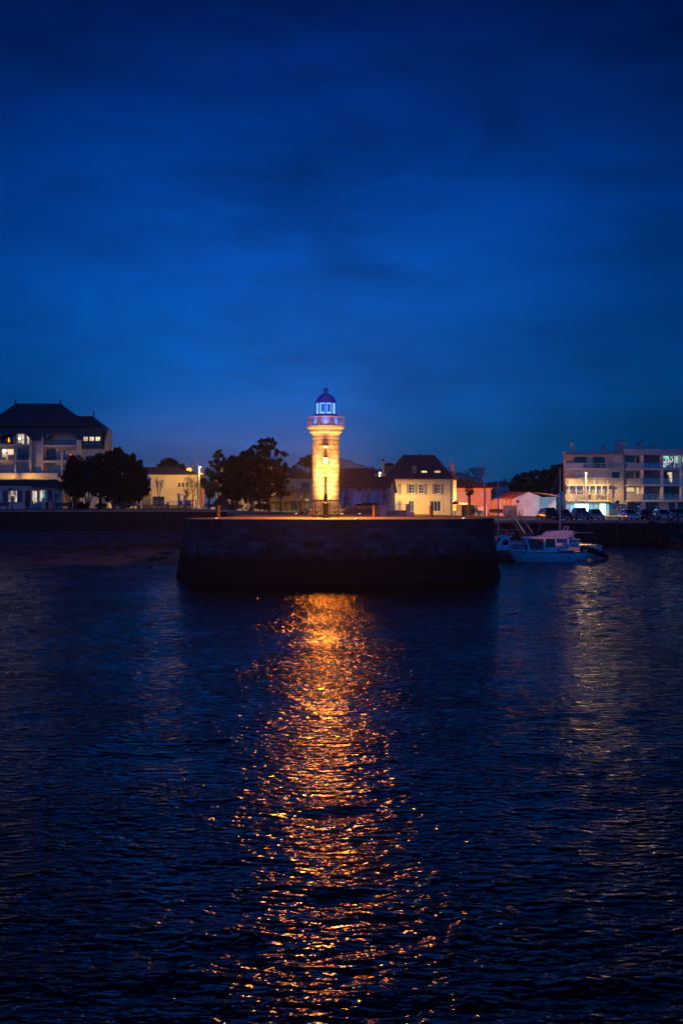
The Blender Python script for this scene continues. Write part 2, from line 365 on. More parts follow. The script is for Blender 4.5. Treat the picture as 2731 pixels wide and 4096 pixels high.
mu = nd('ShaderNodeMath', operation='MULTIPLY'); L.new(mf0.outputs[0], mu.inputs[0]); L.new(m2.outputs[0], mu.inputs[1])
mu2 = nd('ShaderNodeMath', operation='MULTIPLY'); L.new(mu.outputs[0], mu2.inputs[0]); L.new(m3.outputs[0], mu2.inputs[1])
# a faint physical twilight sky underneath
sk = nd('ShaderNodeTexSky'); sk.sky_type = 'NISHITA'; sk.sun_disc = False; sk.sun_elevation = math.radians(-3); sk.sun_rotation = math.radians(200)
mx = nd('ShaderNodeMix', data_type='RGBA', blend_type='ADD'); mx.inputs[0].default_value = .0004; L.new(rp.outputs[0], mx.inputs[6]); L.new(sk.outputs[0], mx.inputs[7])
# sky half behind the camera is raised to light walls and boats facing it
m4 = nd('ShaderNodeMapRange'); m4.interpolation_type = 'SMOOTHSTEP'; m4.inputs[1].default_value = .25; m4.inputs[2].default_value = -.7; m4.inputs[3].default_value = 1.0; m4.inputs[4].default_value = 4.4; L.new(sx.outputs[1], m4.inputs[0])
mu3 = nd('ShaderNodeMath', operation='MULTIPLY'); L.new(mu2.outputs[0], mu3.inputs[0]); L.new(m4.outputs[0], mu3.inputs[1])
# glow of the town on the low cloud behind it
dv = nd('ShaderNodeVectorMath', operation='MULTIPLY_ADD'); dv.inputs[1].default_value = (3.4, 0, 8.5); dv.inputs[2].default_value = (.42, 0, -.12); L.new(tc.outputs['Generated'], dv.inputs[0])
dl = nd('ShaderNodeVectorMath', operation='LENGTH'); L.new(dv.outputs[0], dl.inputs[0])
gm = nd('ShaderNodeMapRange'); gm.interpolation_type = 'SMOOTHERSTEP'; gm.inputs[1].default_value = 1.0; gm.inputs[2].default_value = 0; gm.inputs[3].default_value = 0; gm.inputs[4].default_value = 1; L.new(dl.outputs[1], gm.inputs[0])
yp = nd('ShaderNodeMath', operation='GREATER_THAN'); L.new(sx.outputs[1], yp.inputs[0]); gmm = nd('ShaderNodeMath', operation='MULTIPLY'); L.new(gm.outputs[0], gmm.inputs[0]); L.new(yp.outputs[0], gmm.inputs[1])
gx = nd('ShaderNodeMix', data_type='RGBA', blend_type='ADD'); L.new(gmm.outputs[0], gx.inputs[0]); L.new(mx.outputs[2], gx.inputs[6]); gx.inputs[7].default_value = (.045,.014,.004,1)
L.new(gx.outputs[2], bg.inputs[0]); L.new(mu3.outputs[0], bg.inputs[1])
# evening sea air: one closed box round the whole place
hz = MB().box(-480, 480, -60, 980, -4, 36)
m, nt2, o2 = nodes('sea_air'); v = nt2.nodes.new('ShaderNodeVolumePrincipled'); v.inputs['Color'].default_value = (.85,.9,1,1); v.inputs['Density'].default_value = .00014; v.inputs['Anisotropy'].default_value = .82
nt2.links.new(v.outputs[0], o2.inputs['Volume']); MAT['sea_air'] = m
ho = hz.obj('haze', 'sea_air'); tag(ho, 'thin evening sea haze over harbour and town', 'haze', kind='stuff')
# ---------------------------------------------------------------- water
def build_water():
    ys = [-55, -30, -10, 0, 3]
    y = 3.0
    while y < 131: y += max(.06, .0026*y); ys.append(y)
    xs = [-470, -300, -150, -90, -60]+list(np.arange(-46, 46.01, .16))+[60, 90, 150, 300, 470]
    xs = np.array(xs); ys = np.array(ys)
    XX, YY = np.meshgrid(xs, ys)
    rng = np.random.RandomState(5); ZZ = np.zeros_like(XX)
    # swell and chop coming in through the harbour mouth towards the pier
    for k in range(70):
        lam = math.exp(rng.uniform(math.log(.4), math.log(1.5)))
        th = math.radians(90)+rng.normal(0, .60)
        amp = .0022*lam*(.55+.9*rng.rand())
        kx, ky = math.cos(th)*2*PI/lam, math.sin(th)*2*PI/lam; ph = rng.uniform(0, 2*PI)
        wob = .5*np.sin(XX*.11+YY*.07+ph)+.4*np.sin(XX*.05-YY*.13+ph*2)
        ZZ += amp*np.sin(kx*XX+ky*YY+ph+wob)
    patch = .75+.35*np.sin(XX*.16+1.3*np.sin(YY*.09))*np.sin(YY*.12+.8*np.sin(XX*.13))
    ZZ *= patch
    edge = np.clip((48-np.abs(XX))/3, 0, 1)*np.clip((YY-2)/2, 0, 1); ZZ *= edge
    ny, nx = XX.shape; me = bpy.data.meshes.new('water')
    co_ = np.stack([XX, YY, ZZ], -1).reshape(-1, 3).astype(np.float32)
    ii = np.arange((ny-1)*(nx-1)); r = ii//(nx-1); c = ii % (nx-1); a = r*nx+c
    q = np.stack([a, a+1, a+nx+1, a+nx], -1).astype(np.int32)
    me.vertices.add(len(co_)); me.vertices.foreach_set('co', co_.ravel())
    me.loops.add(q.size); me.loops.foreach_set('vertex_index', q.ravel())
    me.polygons.add(len(q)); me.polygons.foreach_set('loop_start', np.arange(0, q.size, 4, dtype=np.int32)); me.polygons.foreach_set('use_smooth', np.ones(len(q), bool))
    me.update(); me.validate()
    m, nt, out = nodes('harbour_water'); N = nt.nodes; L = nt.links
    b = N.new('ShaderNodeBsdfPrincipled'); L.new(b.outputs[0], out.inputs[0])
    b.inputs['Base Color'].default_value = (.0005,.002,.004,1); b.inputs['Roughness'].default_value = WATER_ROUGH; b.inputs['IOR'].default_value = 1.333
    tc = N.new('ShaderNodeTexCoord'); mp = N.new('ShaderNodeMapping'); mp.inputs['Scale'].default_value = (.5, 1, 1); L.new(tc.outputs['Object'], mp.inputs[0])
    n1 = N.new('ShaderNodeTexNoise'); n1.inputs['Scale'].default_value = 7.2; n1.inputs['Detail'].default_value = 2; n1.inputs['Roughness'].default_value = .42; n1.inputs['Distortion'].default_value = .3
    n2 = N.new('ShaderNodeTexNoise'); n2.inputs['Scale'].default_value = .22; n2.inputs['Detail'].default_value = 2
    L.new(mp.outputs[0], n1.inputs['Vector']); L.new(tc.outputs['Object'], n2.inputs['Vector'])
    mm = N.new('ShaderNodeMapRange'); mm.inputs[1].default_value = .35; mm.inputs[2].default_value = .65; mm.inputs[3].default_value = .45; mm.inputs[4].default_value = 1.15; L.new(n2.outputs['Fac'], mm.inputs[0])
    mul = N.new('ShaderNodeMath'); mul.operation = 'MULTIPLY'; L.new(n1.outputs['Fac'], mul.inputs[0]); L.new(mm.outputs[0], mul.inputs[1])
    bp = N.new('ShaderNodeBump'); bp.inputs['Strength'].default_value = 1; bp.inputs['Distance'].default_value = WATER_BUMP; L.new(mul.outputs[0], bp.inputs['Height']); L.new(bp.outputs[0], b.inputs['Normal'])
    me.materials.append(m); o = bpy.data.objects.new('water', me); COL.objects.link(o); tag(o, 'dark rippled harbour water with orange lamp glitter', 'water', kind='structure')
WATER_ROUGH = .085; WATER_BUMP = .125
build_water()
# ---------------------------------------------------------------- pier outline (plan)
PT = [(-13.6,119),(-9.0,86),(-9.15,79),(-10.0,73.5),(-10.9,71.2),(-11.0,70.0),(-10.2,67.9),(-8,66.8),(-4.5,66.1),(0,65.7),(4.5,66.1),(7.8,67.0),(9.9,68.6),(10.7,70.8),(10.7,74),(10.6,90),(10.6,129.2)]
def offset(path, d):
    res = []
    for i, p in enumerate(path):
        a = Vector(path[max(i-1, 0)]); b = Vector(path[min(i+1, len(path)-1)]); t = (b-a).normalized()
        res.append((p[0]+t.y*d, p[1]-t.x*d))
    return res
def wall_strip(mb, path, levels, umul=1):
    """levels: [(offset outwards, z)] ; builds a continuous battered wall with UVs in metres"""
    rows = [[(x, y, (z if not callable(z) else z(x, y))) for (x, y) in offset(path, d)] for d, z in levels]
    u = [0]
    for p, q in zip(path, path[1:]): u.append(u[-1]+math.hypot(q[0]-p[0], q[1]-p[1]))
    for r in range(len(rows)-1):
        for i in range(len(path)-1):
            P = [rows[r][i], rows[r][i+1], rows[r+1][i+1], rows[r+1][i]]
            mb.face(P, [(u[i], P[0][2]), (u[i+1], P[1][2]), (u[i+1], P[2][2]), (u[i], P[3][2])])
    return mb
def dense(path, st=1.0):
    r = []
    for p, q in zip(path, path[1:]):
        n = max(1, int(math.hypot(q[0]-p[0], q[1]-p[1])/st))
        r += [(lerp(p[0], q[0], k/n), lerp(p[1], q[1], k/n)) for k in range(n)]
    return r+[path[-1]]
PD = dense(PT, .8)
pier = thing('stone_pier', 'rounded stone pier head with sloping block walls carrying the lighthouse', 'pier', (0, 66, 0))
mb = wall_strip(MB(), PD, [(.75, -1.2), (.62, 0), (.40, 1.4), (.18, 2.8), (.02, lambda x, y: G(x, y)-.34)])
auto_smooth(mb.obj('wall', 'quay_stone', pier), 50)
mb = wall_strip(MB(), PD, [(.02, lambda x, y: G(x, y)-.345), (.14, lambda x, y: G(x, y)-.335), (.14, lambda x, y: G(x, y)-.03), (.11, lambda x, y: G(x, y)+.006), (-.5, lambda x, y: G(x, y)+.006)])
mb.obj('coping', 'quay_stone', pier)
# vertical drainage grooves in the face of the wall, each a dark slot of joint timber
us = []; acc = 0
for (p, q) in zip(PD, PD[1:]):
    if p[1] < 71 and -10.5 < p[0] < 10.2: us.append((p, q))
for k, (p, q) in enumerate(us[1::3]):
    t = Vector((q[0]-p[0], q[1]-p[1])).normalized(); nn = Vector((t.y, -t.x)); jit = random.uniform(-.3, .3)
    def pt(s, off, z): return (p[0]+t.x*(s+jit)+nn.x*off, p[1]+t.y*(s+jit)+nn.y*off, z)
    z0, z1 = 1.05+random.random()*.2, 2.35+random.random()*.25
    o0, o1 = .62-.16*z0+.03, .62-.16*z1+.03
    mb = MB(); mb.poly([pt(-.07,o0,z0),pt(.07,o0,z0),pt(.07,o1,z1),pt(-.07,o1,z1),pt(-.07,o0-.3,z0),pt(.07,o0-.3,z0),pt(.07,o1-.3,z1),pt(-.07,o1-.3,z1)],[(0,1,2,3),(0,4,5,1),(1,5,6,2),(2,6,7,3),(3,7,4,0)])
    mb.obj('fender_timber', 'weed', pier)
    mb.obj('fender_timber', 'weed', pier)
# ---------------------------------------------------------------- ground: pier deck, then the town behind
def edge_x(y, side):
    if y >= 119.0 and side < 0: return -420
    if y >= 129.2 and side > 0: return 420
    if side < 0:
        P = [(p[1], p[0]) for p in PT[:6]][::-1]+[]; P = sorted(P); 
        F_ = sorted([(p[1], p[0]) for p in PT[5:10]]); return piece(y, F_) if y < 70 else piece(y, P)
    F_ = sorted([(p[1], p[0]) for p in PT[9:14]]); return piece(y, F_) if y < 70.8 else 10.7-.1*sstep(74, 90, y)
def ground_part(name, mat, y0, y1, ny, label, nx=60, dz=0.0, kx=None):
    mb = MB(); rows = []
    for j in range(ny+1):
        y = lerp(y0, y1, j/ny) if y1 < 135 else y0+(y1-y0)*(j/ny)**2.2
        a, b = edge_x(y, -1), edge_x(y, 1)
        if kx: a, b = kx(a, b, y)
        row = []
        for i in range(nx+1):
            t = i/nx
            if b-a > 200:
                u = 2*t-1; x = (60*u+ (max(abs(a), abs(b))-60)*math.copysign(abs(u)**7, u)); x = min(max(x, a), b)
            else: x = lerp(a, b, t)
            row.append((x, y, G(x, y)+dz))
        rows.append(row)
    P = [p for r in rows for p in r]; n = nx+1
    mb.poly(P, [(j*n+i, j*n+i+1, (j+1)*n+i+1, (j+1)*n+i) for j in range(ny) for i in range(nx)])
    o = mb.obj(name, mat); tag(o, label, name.replace('_', ' '), kind='structure'); return o
ground_part('pavement', 'deck_paving', 65.72, 118.99, 90, 'worn paved deck on top of the pier', nx=50)
ground_part('ground', 'pavement', 119.0, 129.19, 8, 'pale paved strip at the root of the pier', nx=220)
ground_part('ground', 'pavement', 129.2, 980, 70, 'pale paved ground of the town beyond the quay', nx=240)
def road(name, mat, pts, w, label, dz=.012):
    mb = MB(); L_ = []
    pts = dense(pts, 3)
    lo, hi = offset(pts, w/2), offset(pts, -w/2)
    k = 6
    P = [(lerp(a[0], b[0], j/k), lerp(a[1], b[1], j/k)) for a, b in zip(lo, hi) for j in range(k+1)]
    mb.poly([(x, y, G(x, y)+dz+.05*sstep(135, 150, y)) for x, y in P], [(i*(k+1)+j, i*(k+1)+j+1, (i+1)*(k+1)+j+1, (i+1)*(k+1)+j) for i in range(len(pts)-1) for j in range(k)])
    o = mb.obj(name, mat); tag(o, label, 'road', kind='structure')
road('road', 'asphalt', [(4, 150.5), (14, 151.5), (30, 159), (60, 161), (200, 161)], 13, 'dark asphalt quay road in front of the houses', .03)
road('lawn', 'lawn', [(-90, 137), (-19, 137)], 26, 'dark grass of the waterside park', .02)
# ---------------------------------------------------------------- beach and sea wall on the left
mb = MB(); rows = []
nb, na = 44, 90
for j in range(nb+1):
    y = lerp(70, 119.6, j/nb)
    for i in range(na+1):
        xr = piece(y, [(70, -11.2), (79, -9.4), (86, -9.2), (119.6, -13.7)])+.5
        x = lerp(-75, xr, i/na)
        wl = 86.0-3.2*sstep(-32, -13, x)+.9*math.sin(x*.21)
        z = (y-wl)*(.064)+.0*x
        z = z if z < 0 else z*(1-.10*sstep(0, 3, z))+.05*noise.noise((x*.25, y*.9, 0))
        rows.append((x, y, min(z, 2.35+.25*noise.noise((x*.3, y*.3, 3)))))
mb.poly(rows, [(j*(na+1)+i, j*(na+1)+i+1, (j+1)*(na+1)+i+1, (j+1)*(na+1)+i) for j in range(nb) for i in range(na)])
o = mb.obj('beach', 'sand', smooth=True); tag(o, 'dark sandy beach below the sea wall', 'beach', kind='structure')
mb = MB()
for k in range(260):      # wrack line: flat heaps of seaweed
    x = random.uniform(-42, -13); y = 98+random.gauss(0, .8)+(x+30)*.06 if random.random() < .6 else random.uniform(88, 112)
    if x > -12.5: continue
    z = (y-(86.0-3.2*sstep(-32, -13, x)))*.062; s = random.uniform(.08, .5); n = 7
    a0 = random.random()*6; ring = [(x+math.cos(a0+t*2*PI/n)*s*2.2*random.uniform(.7, 1.2), y+math.sin(a0+t*2*PI/n)*s*random.uniform(.6, 1.1), z-.03) for t in range(n)]
    mb.poly(ring+[(x, y, z+.10+.08*random.random())], [(i, (i+1) % n, n) for i in range(n)])
o = mb.obj('seaweed', 'weed'); tag(o, 'dark streaks of seaweed strewn across the beach', 'seaweed', kind='stuff')
sw = thing('sea_wall', 'long dark sea wall above the beach', 'wall', (-30, 119.5, 2))
path = [(-75, 119.2), (-13.6, 119.2)]
mb = wall_strip(MB(), dense(path, 1.5), [(.35, .5), (.05, 4.22)]); mb.obj('wall', 'sea_stone', sw)
mb = MB().box(-75, -13.4, 119.02, 119.6, 4.22, 4.45); mb.obj('coping', 'concrete', sw)
for k in range(9):        # rocks and weed mounds at the foot of the wall
    x = -13.8-k*1.1*random.uniform(.6, 1.6); y = 116+random.uniform(-1.5, 2); s = random.uniform(.25, .6)
    b = MB(); b.ball((x, y, (y-85)*.061), s, 6, .55)
    for i, vv in enumerate(b.v): b.v[i] = vv+Vector((noise.noise(vv*1.7), noise.noise(vv*1.7+Vector((9,0,0))), noise.noise(vv*1.9+Vector((0,7,0)))*.5))*s*.7
    tag(b.obj('rock', 'weed', smooth=False), 'dark weedy boulder at the foot of the sea wall beside the pier', 'rock', 'boulders by the sea wall')
# ---------------------------------------------------------------- right quay wall
qw = thing('quay_wall', 'tall dark harbour wall below the parked cars', 'wall', (40, 129, 0))
mb = wall_strip(MB(), dense([(10.5, 129.2), (90, 129.2)], 2), [(.35, -1.2), (.0, 2.66)]); mb.obj('wall', 'sea_stone', qw)
MB().box(10.5, 90, 128.98, 129.6, 2.66, 2.985).obj('coping', 'concrete', qw)
mb = MB()
for px in (2438, 2466): mb.box(X(px, 129)-.05, X(px, 129)+.05, 128.75, 128.85, .0, 3.0)
for k in range(13): mb.box(X(2438, 129), X(2466, 129), 128.77, 128.83, .1+k*.22, .14+k*.22)
mb.obj('ladder', 'rust_metal', qw)
# kerb between quay pavement and road
mb = MB(); 
for k in range(40): mb.box(19+k*2, 20.98+k*2, 154.2, 154.35, 2.9, 3.09)
o = mb.obj('kerb', 'concrete'); tag(o, 'low concrete kerb along the quay road', 'kerb', kind='structure')
# ---------------------------------------------------------------- lighthouse
LD = 99.0; LX = X(1303, LD)
lh = thing('lighthouse', 'floodlit round stone lighthouse with blue glowing lantern and white gallery rail', 'lighthouse', (LX, LD, 4.18))
def lz(py): return Z(py, LD)
def lr(px): return S(px, LD)
prof = [(lr(63), lz(2021)), (lr(60), lz(2016)), (lr(56.5), lz(2004)), (lr(55.3), lz(1990)), (lr(54.5), lz(1900)), (lr(54), lz(1800)), (lr(53.5), lz(1758))]
pr = []
for (r0, z0), (r1, z1) in zip(prof, prof[1:]):
    n = max(1, int((z1-z0)/.3)); pr += [(lerp(r0, r1, k/n), lerp(z0, z1, k/n)) for k in range(n)]
pr.append(prof[-1])
auto_smooth(MB().lathe(pr, (LX, LD), 64).obj('shaft', 'tower_stone', lh))
auto_smooth(MB().lathe([(lr(67), 4.1), (lr(67), lz(2034)), (lr(66), lz(2024)), (lr(63), lz(2020.5))], (LX, LD), 64).obj('plinth', 'dressed_stone', lh))
auto_smooth(MB().lathe([(lr(77), 4.0), (lr(78), lz(2050)), (lr(82), lz(2045)), (lr(89), lz(2042.5)), (lr(91), lz(2039)), (lr(90), lz(2035)), (lr(86), lz(2033.5)), (lr(67), lz(2033.4))], (LX, LD), 64).obj('bench_ring', 'dressed_stone', lh))
auto_smooth(MB().lathe([(lr(53.5), lz(1758)), (lr(54.6), lz(1757.5)), (lr(54.6), lz(1750)), (lr(53.8), lz(1748)), (lr(54), lz(1741)), (lr(57), lz(1736)), (lr(62), lz(1731.5)), (lr(66), lz(1730)), (lr(66), lz(1720)), (lr(69), lz(1717)), (lr(71), lz(1713)), (lr(71.5), lz(1708)), (lr(40), lz(1707.9))], (LX, LD), 64).obj('cornice', 'tower_trim', lh))
auto_smooth(MB().lathe([(lr(48), lz(1708.5)), (lr(48), lz(1665)), (lr(47), lz(1664.8))], (LX, LD), 48).obj('watch_room', 'drum_wall', lh))
auto_smooth(MB().lathe([(lr(49.5), lz(1666)), (lr(49.5), lz(1660)), (lr(42), lz(1659)), (lr(42), lz(1657))], (LX, LD), 48).obj('lantern_base', 'lantern_blue', lh))
# gallery rail
gr = MB(); R = lr(73.5)
def ring(mb, R, z, r, n=56): mb.tube([(LX+R*math.cos(2*PI*k/n), LD+R*math.sin(2*PI*k/n), z) for k in range(n+1)], r, 5, False)
for zz, rr in ((lz(1671), .045), (lz(1706.5), .04), (lz(1712), .03)): ring(gr, R, zz, rr)
for k in range(44):
    a = 2*PI*(k+.5)/44; gr.tube([(LX+R*math.cos(a), LD+R*math.sin(a), lz(1711)), (LX+R*math.cos(a), LD+R*math.sin(a), lz(1671))], .017, 4)
for k in range(10):
    a = 2*PI*k/10; gr.tube([(LX+(R-.1)*math.cos(a), LD+(R-.1)*math.sin(a), lz(1716)), (LX+R*math.cos(a), LD+R*math.sin(a), lz(1712)), (LX+R*math.cos(a), LD+R*math.sin(a), lz(1671))], .03, 4)
gr.obj('gallery_rail', 'white_metal', lh, smooth=True)
# lantern room: eight posts, framed panes edged with blue light, glowing core
RL = lr(39); zb, zt = lz(1657), lz(1613); NP = 9
a0 = -PI/2-2*PI/NP*.0+PI/NP*0
posts = MB(); 
for k in range(NP):
    a = a0+2*PI*k/NP; posts.tube([(LX+RL*math.cos(a), LD+RL*math.sin(a), zb-.03), (LX+RL*math.cos(a), LD+RL*math.sin(a), zt+.03)], .075, 6)
posts.obj('lantern_posts', 'lantern_blue', lh)
for k in range(NP):
    A0 = a0+2*PI*(k+.09)/NP; A1 = a0+2*PI*(k+.91)/NP; rr = RL*.97
    p0 = Vector((LX+rr*math.cos(A0), LD+rr*math.sin(A0), 0)); p1 = Vector((LX+rr*math.cos(A1), LD+rr*math.sin(A1), 0))
    t = (p1-p0); nn = Vector((math.cos((A0+A1)/2), math.sin((A0+A1)/2), 0))
    def q(u, z, d): return tuple(p0+t*u-nn*d+Vector((0, 0, z)))
    fr = MB(); w = .17; zz0, zz1 = zb+.03, zt-.03; hw = .07
    for (u0, u1, c0, c1) in ((0, w, zz0, zz1), (1-.10, 1, zz0, zz1), (w, .9, zz0, zz0+.13), (w, .9, zz1-.10, zz1)):
        fr.poly([q(u0,c0,0),q(u1,c0,0),q(u1,c1,0),q(u0,c1,0),q(u0,c0,.05),q(u1,c0,.05),q(u1,c1,.05),q(u0,c1,.05)], [(0,1,2,3),(7,6,5,4),(0,4,5,1),(1,5,6,2),(2,6,7,3),(3,7,4,0)])
    f = fr.obj('lantern_window', 'led_blue', lh)
    MB().poly([q(w,zz0,.02),q(1,zz0,.02),q(1,zz1,.02),q(w,zz1,.02)], [(0,1,2,3)]).obj('pane', 'pane_glass', f)
MB().lathe([(RL*.62, zb), (RL*.62, zt)], (LX, LD), 24).obj('lens_drum', 'lantern_core', lh, smooth=False)
auto_smooth(MB().lathe([(lr(38), lz(1615)), (lr(42.5), lz(1613.5)), (lr(42.5), lz(1610.5)), (lr(40.5), lz(1609))], (LX, LD), 48).obj('dome_rim', 'lantern_blue', lh))
dp = [(lr(39.5)*math.cos(a), lz(1610.5)+lr(36.5)*math.sin(a)) for a in [PI/2*k/14 for k in range(14)]]+[(lr(7), lz(1574)), (lr(7), lz(1571)), (lr(4), lz(1570))]
auto_smooth(MB().lathe(dp, (LX, LD), 48).obj('dome', 'dome_blue', lh))
MB().ball((LX, LD, lz(1561)), lr(11.3), 12).obj('finial_ball', 'dome_blue', lh, smooth=True)
# sector lamp bracketed to the face of the shaft
ND = LD-lr(54)-.28
nav = thing('sector_light', 'hooded lamp on a tapered housing fixed to the lighthouse shaft', 'lamp', (X(1302, ND), ND, Z(1830, ND)))
def nx(px): return X(px, ND)
def nz_(py): return Z(py, ND)
def frus(mb, px0, px1, py, qx0, qx1, qy, d0=.3, d1=.3, yc=None):
    yc = yc or ND; a, b = S(px1-px0, ND)/2, S(qx1-qx0, ND)/2; cx, dx = X((px0+px1)/2, ND), X((qx0+qx1)/2, ND)
    z0, z1 = Z(py, ND), Z(qy, ND)
    mb.poly([(cx-a,yc-d0,z0),(cx+a,yc-d0,z0),(cx+a,yc+d0,z0),(cx-a,yc+d0,z0),(dx-b,yc-d1,z1),(dx+b,yc-d1,z1),(dx+b,yc+d1,z1),(dx-b,yc+d1,z1)], [(0,3,2,1),(4,5,6,7),(0,1,5,4),(1,2,6,5),(2,3,7,6),(3,0,4,7)]); return mb
frus(MB(), 1287, 1315.5, 1783.5, 1288, 1314.5, 1780.5, .27, .27).obj('hood', 'rust_metal', nav)
frus(MB(), 1297, 1306, 1793.5, 1289, 1313.5, 1783.7, .1, .24).obj('lens', 'lampglass', nav)
frus(MB(), 1295, 1309, 1833, 1297.5, 1306.5, 1793.7, .22, .12).obj('housing', 'rust_metal', nav)
frus(MB(), 1287, 1316, 1856, 1295, 1309, 1833.2, .26, .22).obj('skirt', 'brass_metal', nav)
mb = MB()
for px in (1296, 1308): mb.tube([(nx(px), ND-.1, nz_(1855)), (nx(px), ND-.1, nz_(2030))], .022, 5)
mb.box(nx(1294), nx(1310), ND-.14, ND-.06, nz_(1996), nz_(1994)); mb.obj('guide_rods', 'rust_metal', nav)
# bronze plaque and slit window on the shaft
# ---------------------------------------------------------------- lamp post inside its railing on the deck
PDp = 73.0; PX = X(1302, PDp)
lp = thing('street_lamp', 'tall black lantern lamp post glowing orange inside a square railing', 'street lamp', (PX, PDp, 4.18), 'street lamps along the harbour')
def z73(py): return Z(py, PDp)
pp = [(.26, 4.18), (.26, 4.35), (.2, 4.42), (.2, 5.0), (.23, 5.05), (.23, 5.25), (.15, 5.35), (.12, 5.9), (.15, 5.95), (.1, 6.05), (.075, 6.2), (.07, 7.1), (.10, 7.15), (.10, 7.22), (.06, 7.26), (.05, z73(1862)), (.09, z73(1858)), (.05, z73(1856)), (.13, z73(1854.5))]
auto_smooth(MB().lathe(pp, (PX, PDp), 16).obj('post', 'dark_metal', lp))
MB().lathe([(.13, z73(1854)), (.155, z73(1846)), (.19, z73(1832.5))], (PX, PDp), 12).obj('lantern_glass', 'sodium_glass', lp, smooth=True)
auto_smooth(MB().lathe([(.225, z73(1832.4)), (.235, z73(1830.5)), (.17, z73(1828)), (.06, z73(1824.5)), (.03, z73(1822)), (.02, z73(1819))], (PX, PDp), 12).obj('lantern_cap', 'dark_metal', lp))
fz = thing('railing', 'black iron cage railing round the foot of the pier lamp', 'railing', (PX, PDp+.1, 4.18))
x0, x1 = X(1250, 72.2), X(1353.5, 72.2); y0, y1 = 72.2, 74.1; zt_, zb_ = 5.48, 4.28
for z in (zb_, zt_, ):
    mb = MB(); mb.box(x0, x1, y0-.02, y0+.02, z-.025, z+.025).box(x0, x1, y1-.02, y1+.02, z-.025, z+.025).box(x0-.02, x0+.02, y0, y1, z-.024, z+.024).box(x1-.02, x1+.02, y0, y1, z-.024, z+.024)
    mb.obj('rail', 'black_rail', fz)
def bars(n, f):
    m_ = MB()
    for k in range(n): x, y = f(k/(n-1)); m_.tube([(x, y, zb_), (x, y, zt_)], .012, 4)
    return m_
for f in (lambda t: (lerp(x0, x1, t), y0), lambda t: (lerp(x0, x1, t), y1), lambda t: (x0, lerp(y0, y1, t)), lambda t: (x1, lerp(y0, y1, t))):
    bars(17, f).obj('bar_panel', 'black_rail', fz)
for (x, y) in ((x0, y0), (x1, y0), (x0, y1), (x1, y1), (lerp(x0, x1, .32), y0), (lerp(x0, x1, .68), y0), (lerp(x0, x1, .1), y0)):
    MB().box(x-.03, x+.03, y-.03, y+.03, 4.18, zt_+.03).obj('post', 'black_rail', fz)
# ground lights: recessed discs
gl = [(1185, 98.6, 'pale light set flush in the deck left of the lighthouse'), (1367, 96.4, 'flush ground light right beside the lighthouse bench'), (1438, 98.6, 'flush ground light in front of the stone wall right of the lighthouse'),
      (1425, 68.3, 'flush ground light near the pier edge below the lighthouse'), (866, 69.2, 'flush ground light at the left end of the pier edge'), (1852, 69.0, 'flush ground light at the right end of the pier edge')]
for i, (px, D, lab) in enumerate(gl):
    x = X(px, D); t = thing('ground_light', lab, 'ground light', (x, D, G(x, D)), 'lights set in the pier deck')
    MB().lathe([(.17, 4.17), (.17, 4.20), (.14, 4.215)], (x, D), 16).obj('frame', 'grey_metal', t)
    r = .10 if i < 3 else .07
    MB().lathe([(r, 4.205), (r, 4.225)], (x, D), 16).obj('glass', 'floor_led', t)
# assumed floodlights round the tower (low fixtures hidden by the railing, the posts and the bench)
def assumed_flood(px, D, tz, w, size, lab, col=(1,.52,.15), tx=0):
    x = X(px, D); z = G(x, D); t = thing('floodlight', lab, 'floodlight', (x, D, z), 'assumed floodlights aimed at the lighthouse')
    aim = Vector((LX+tx, LD, tz)); d = (aim-Vector((x, D, z+.2))).normalized()
    MB().box(x-.12, x+.12, D-.08, D+.08, z, z+.05).obj('base', 'dark_metal', t)
    MB().tube([Vector((x, D, z+.2))-d*.14, Vector((x, D, z+.2))+d*.07], [.08, .12], 10).obj('housing', 'dark_metal', t)
    lamp(t, Vector((x, D, z+.2))+d*.10, col, w, .06, spot=size, aim=aim, blend=.9)
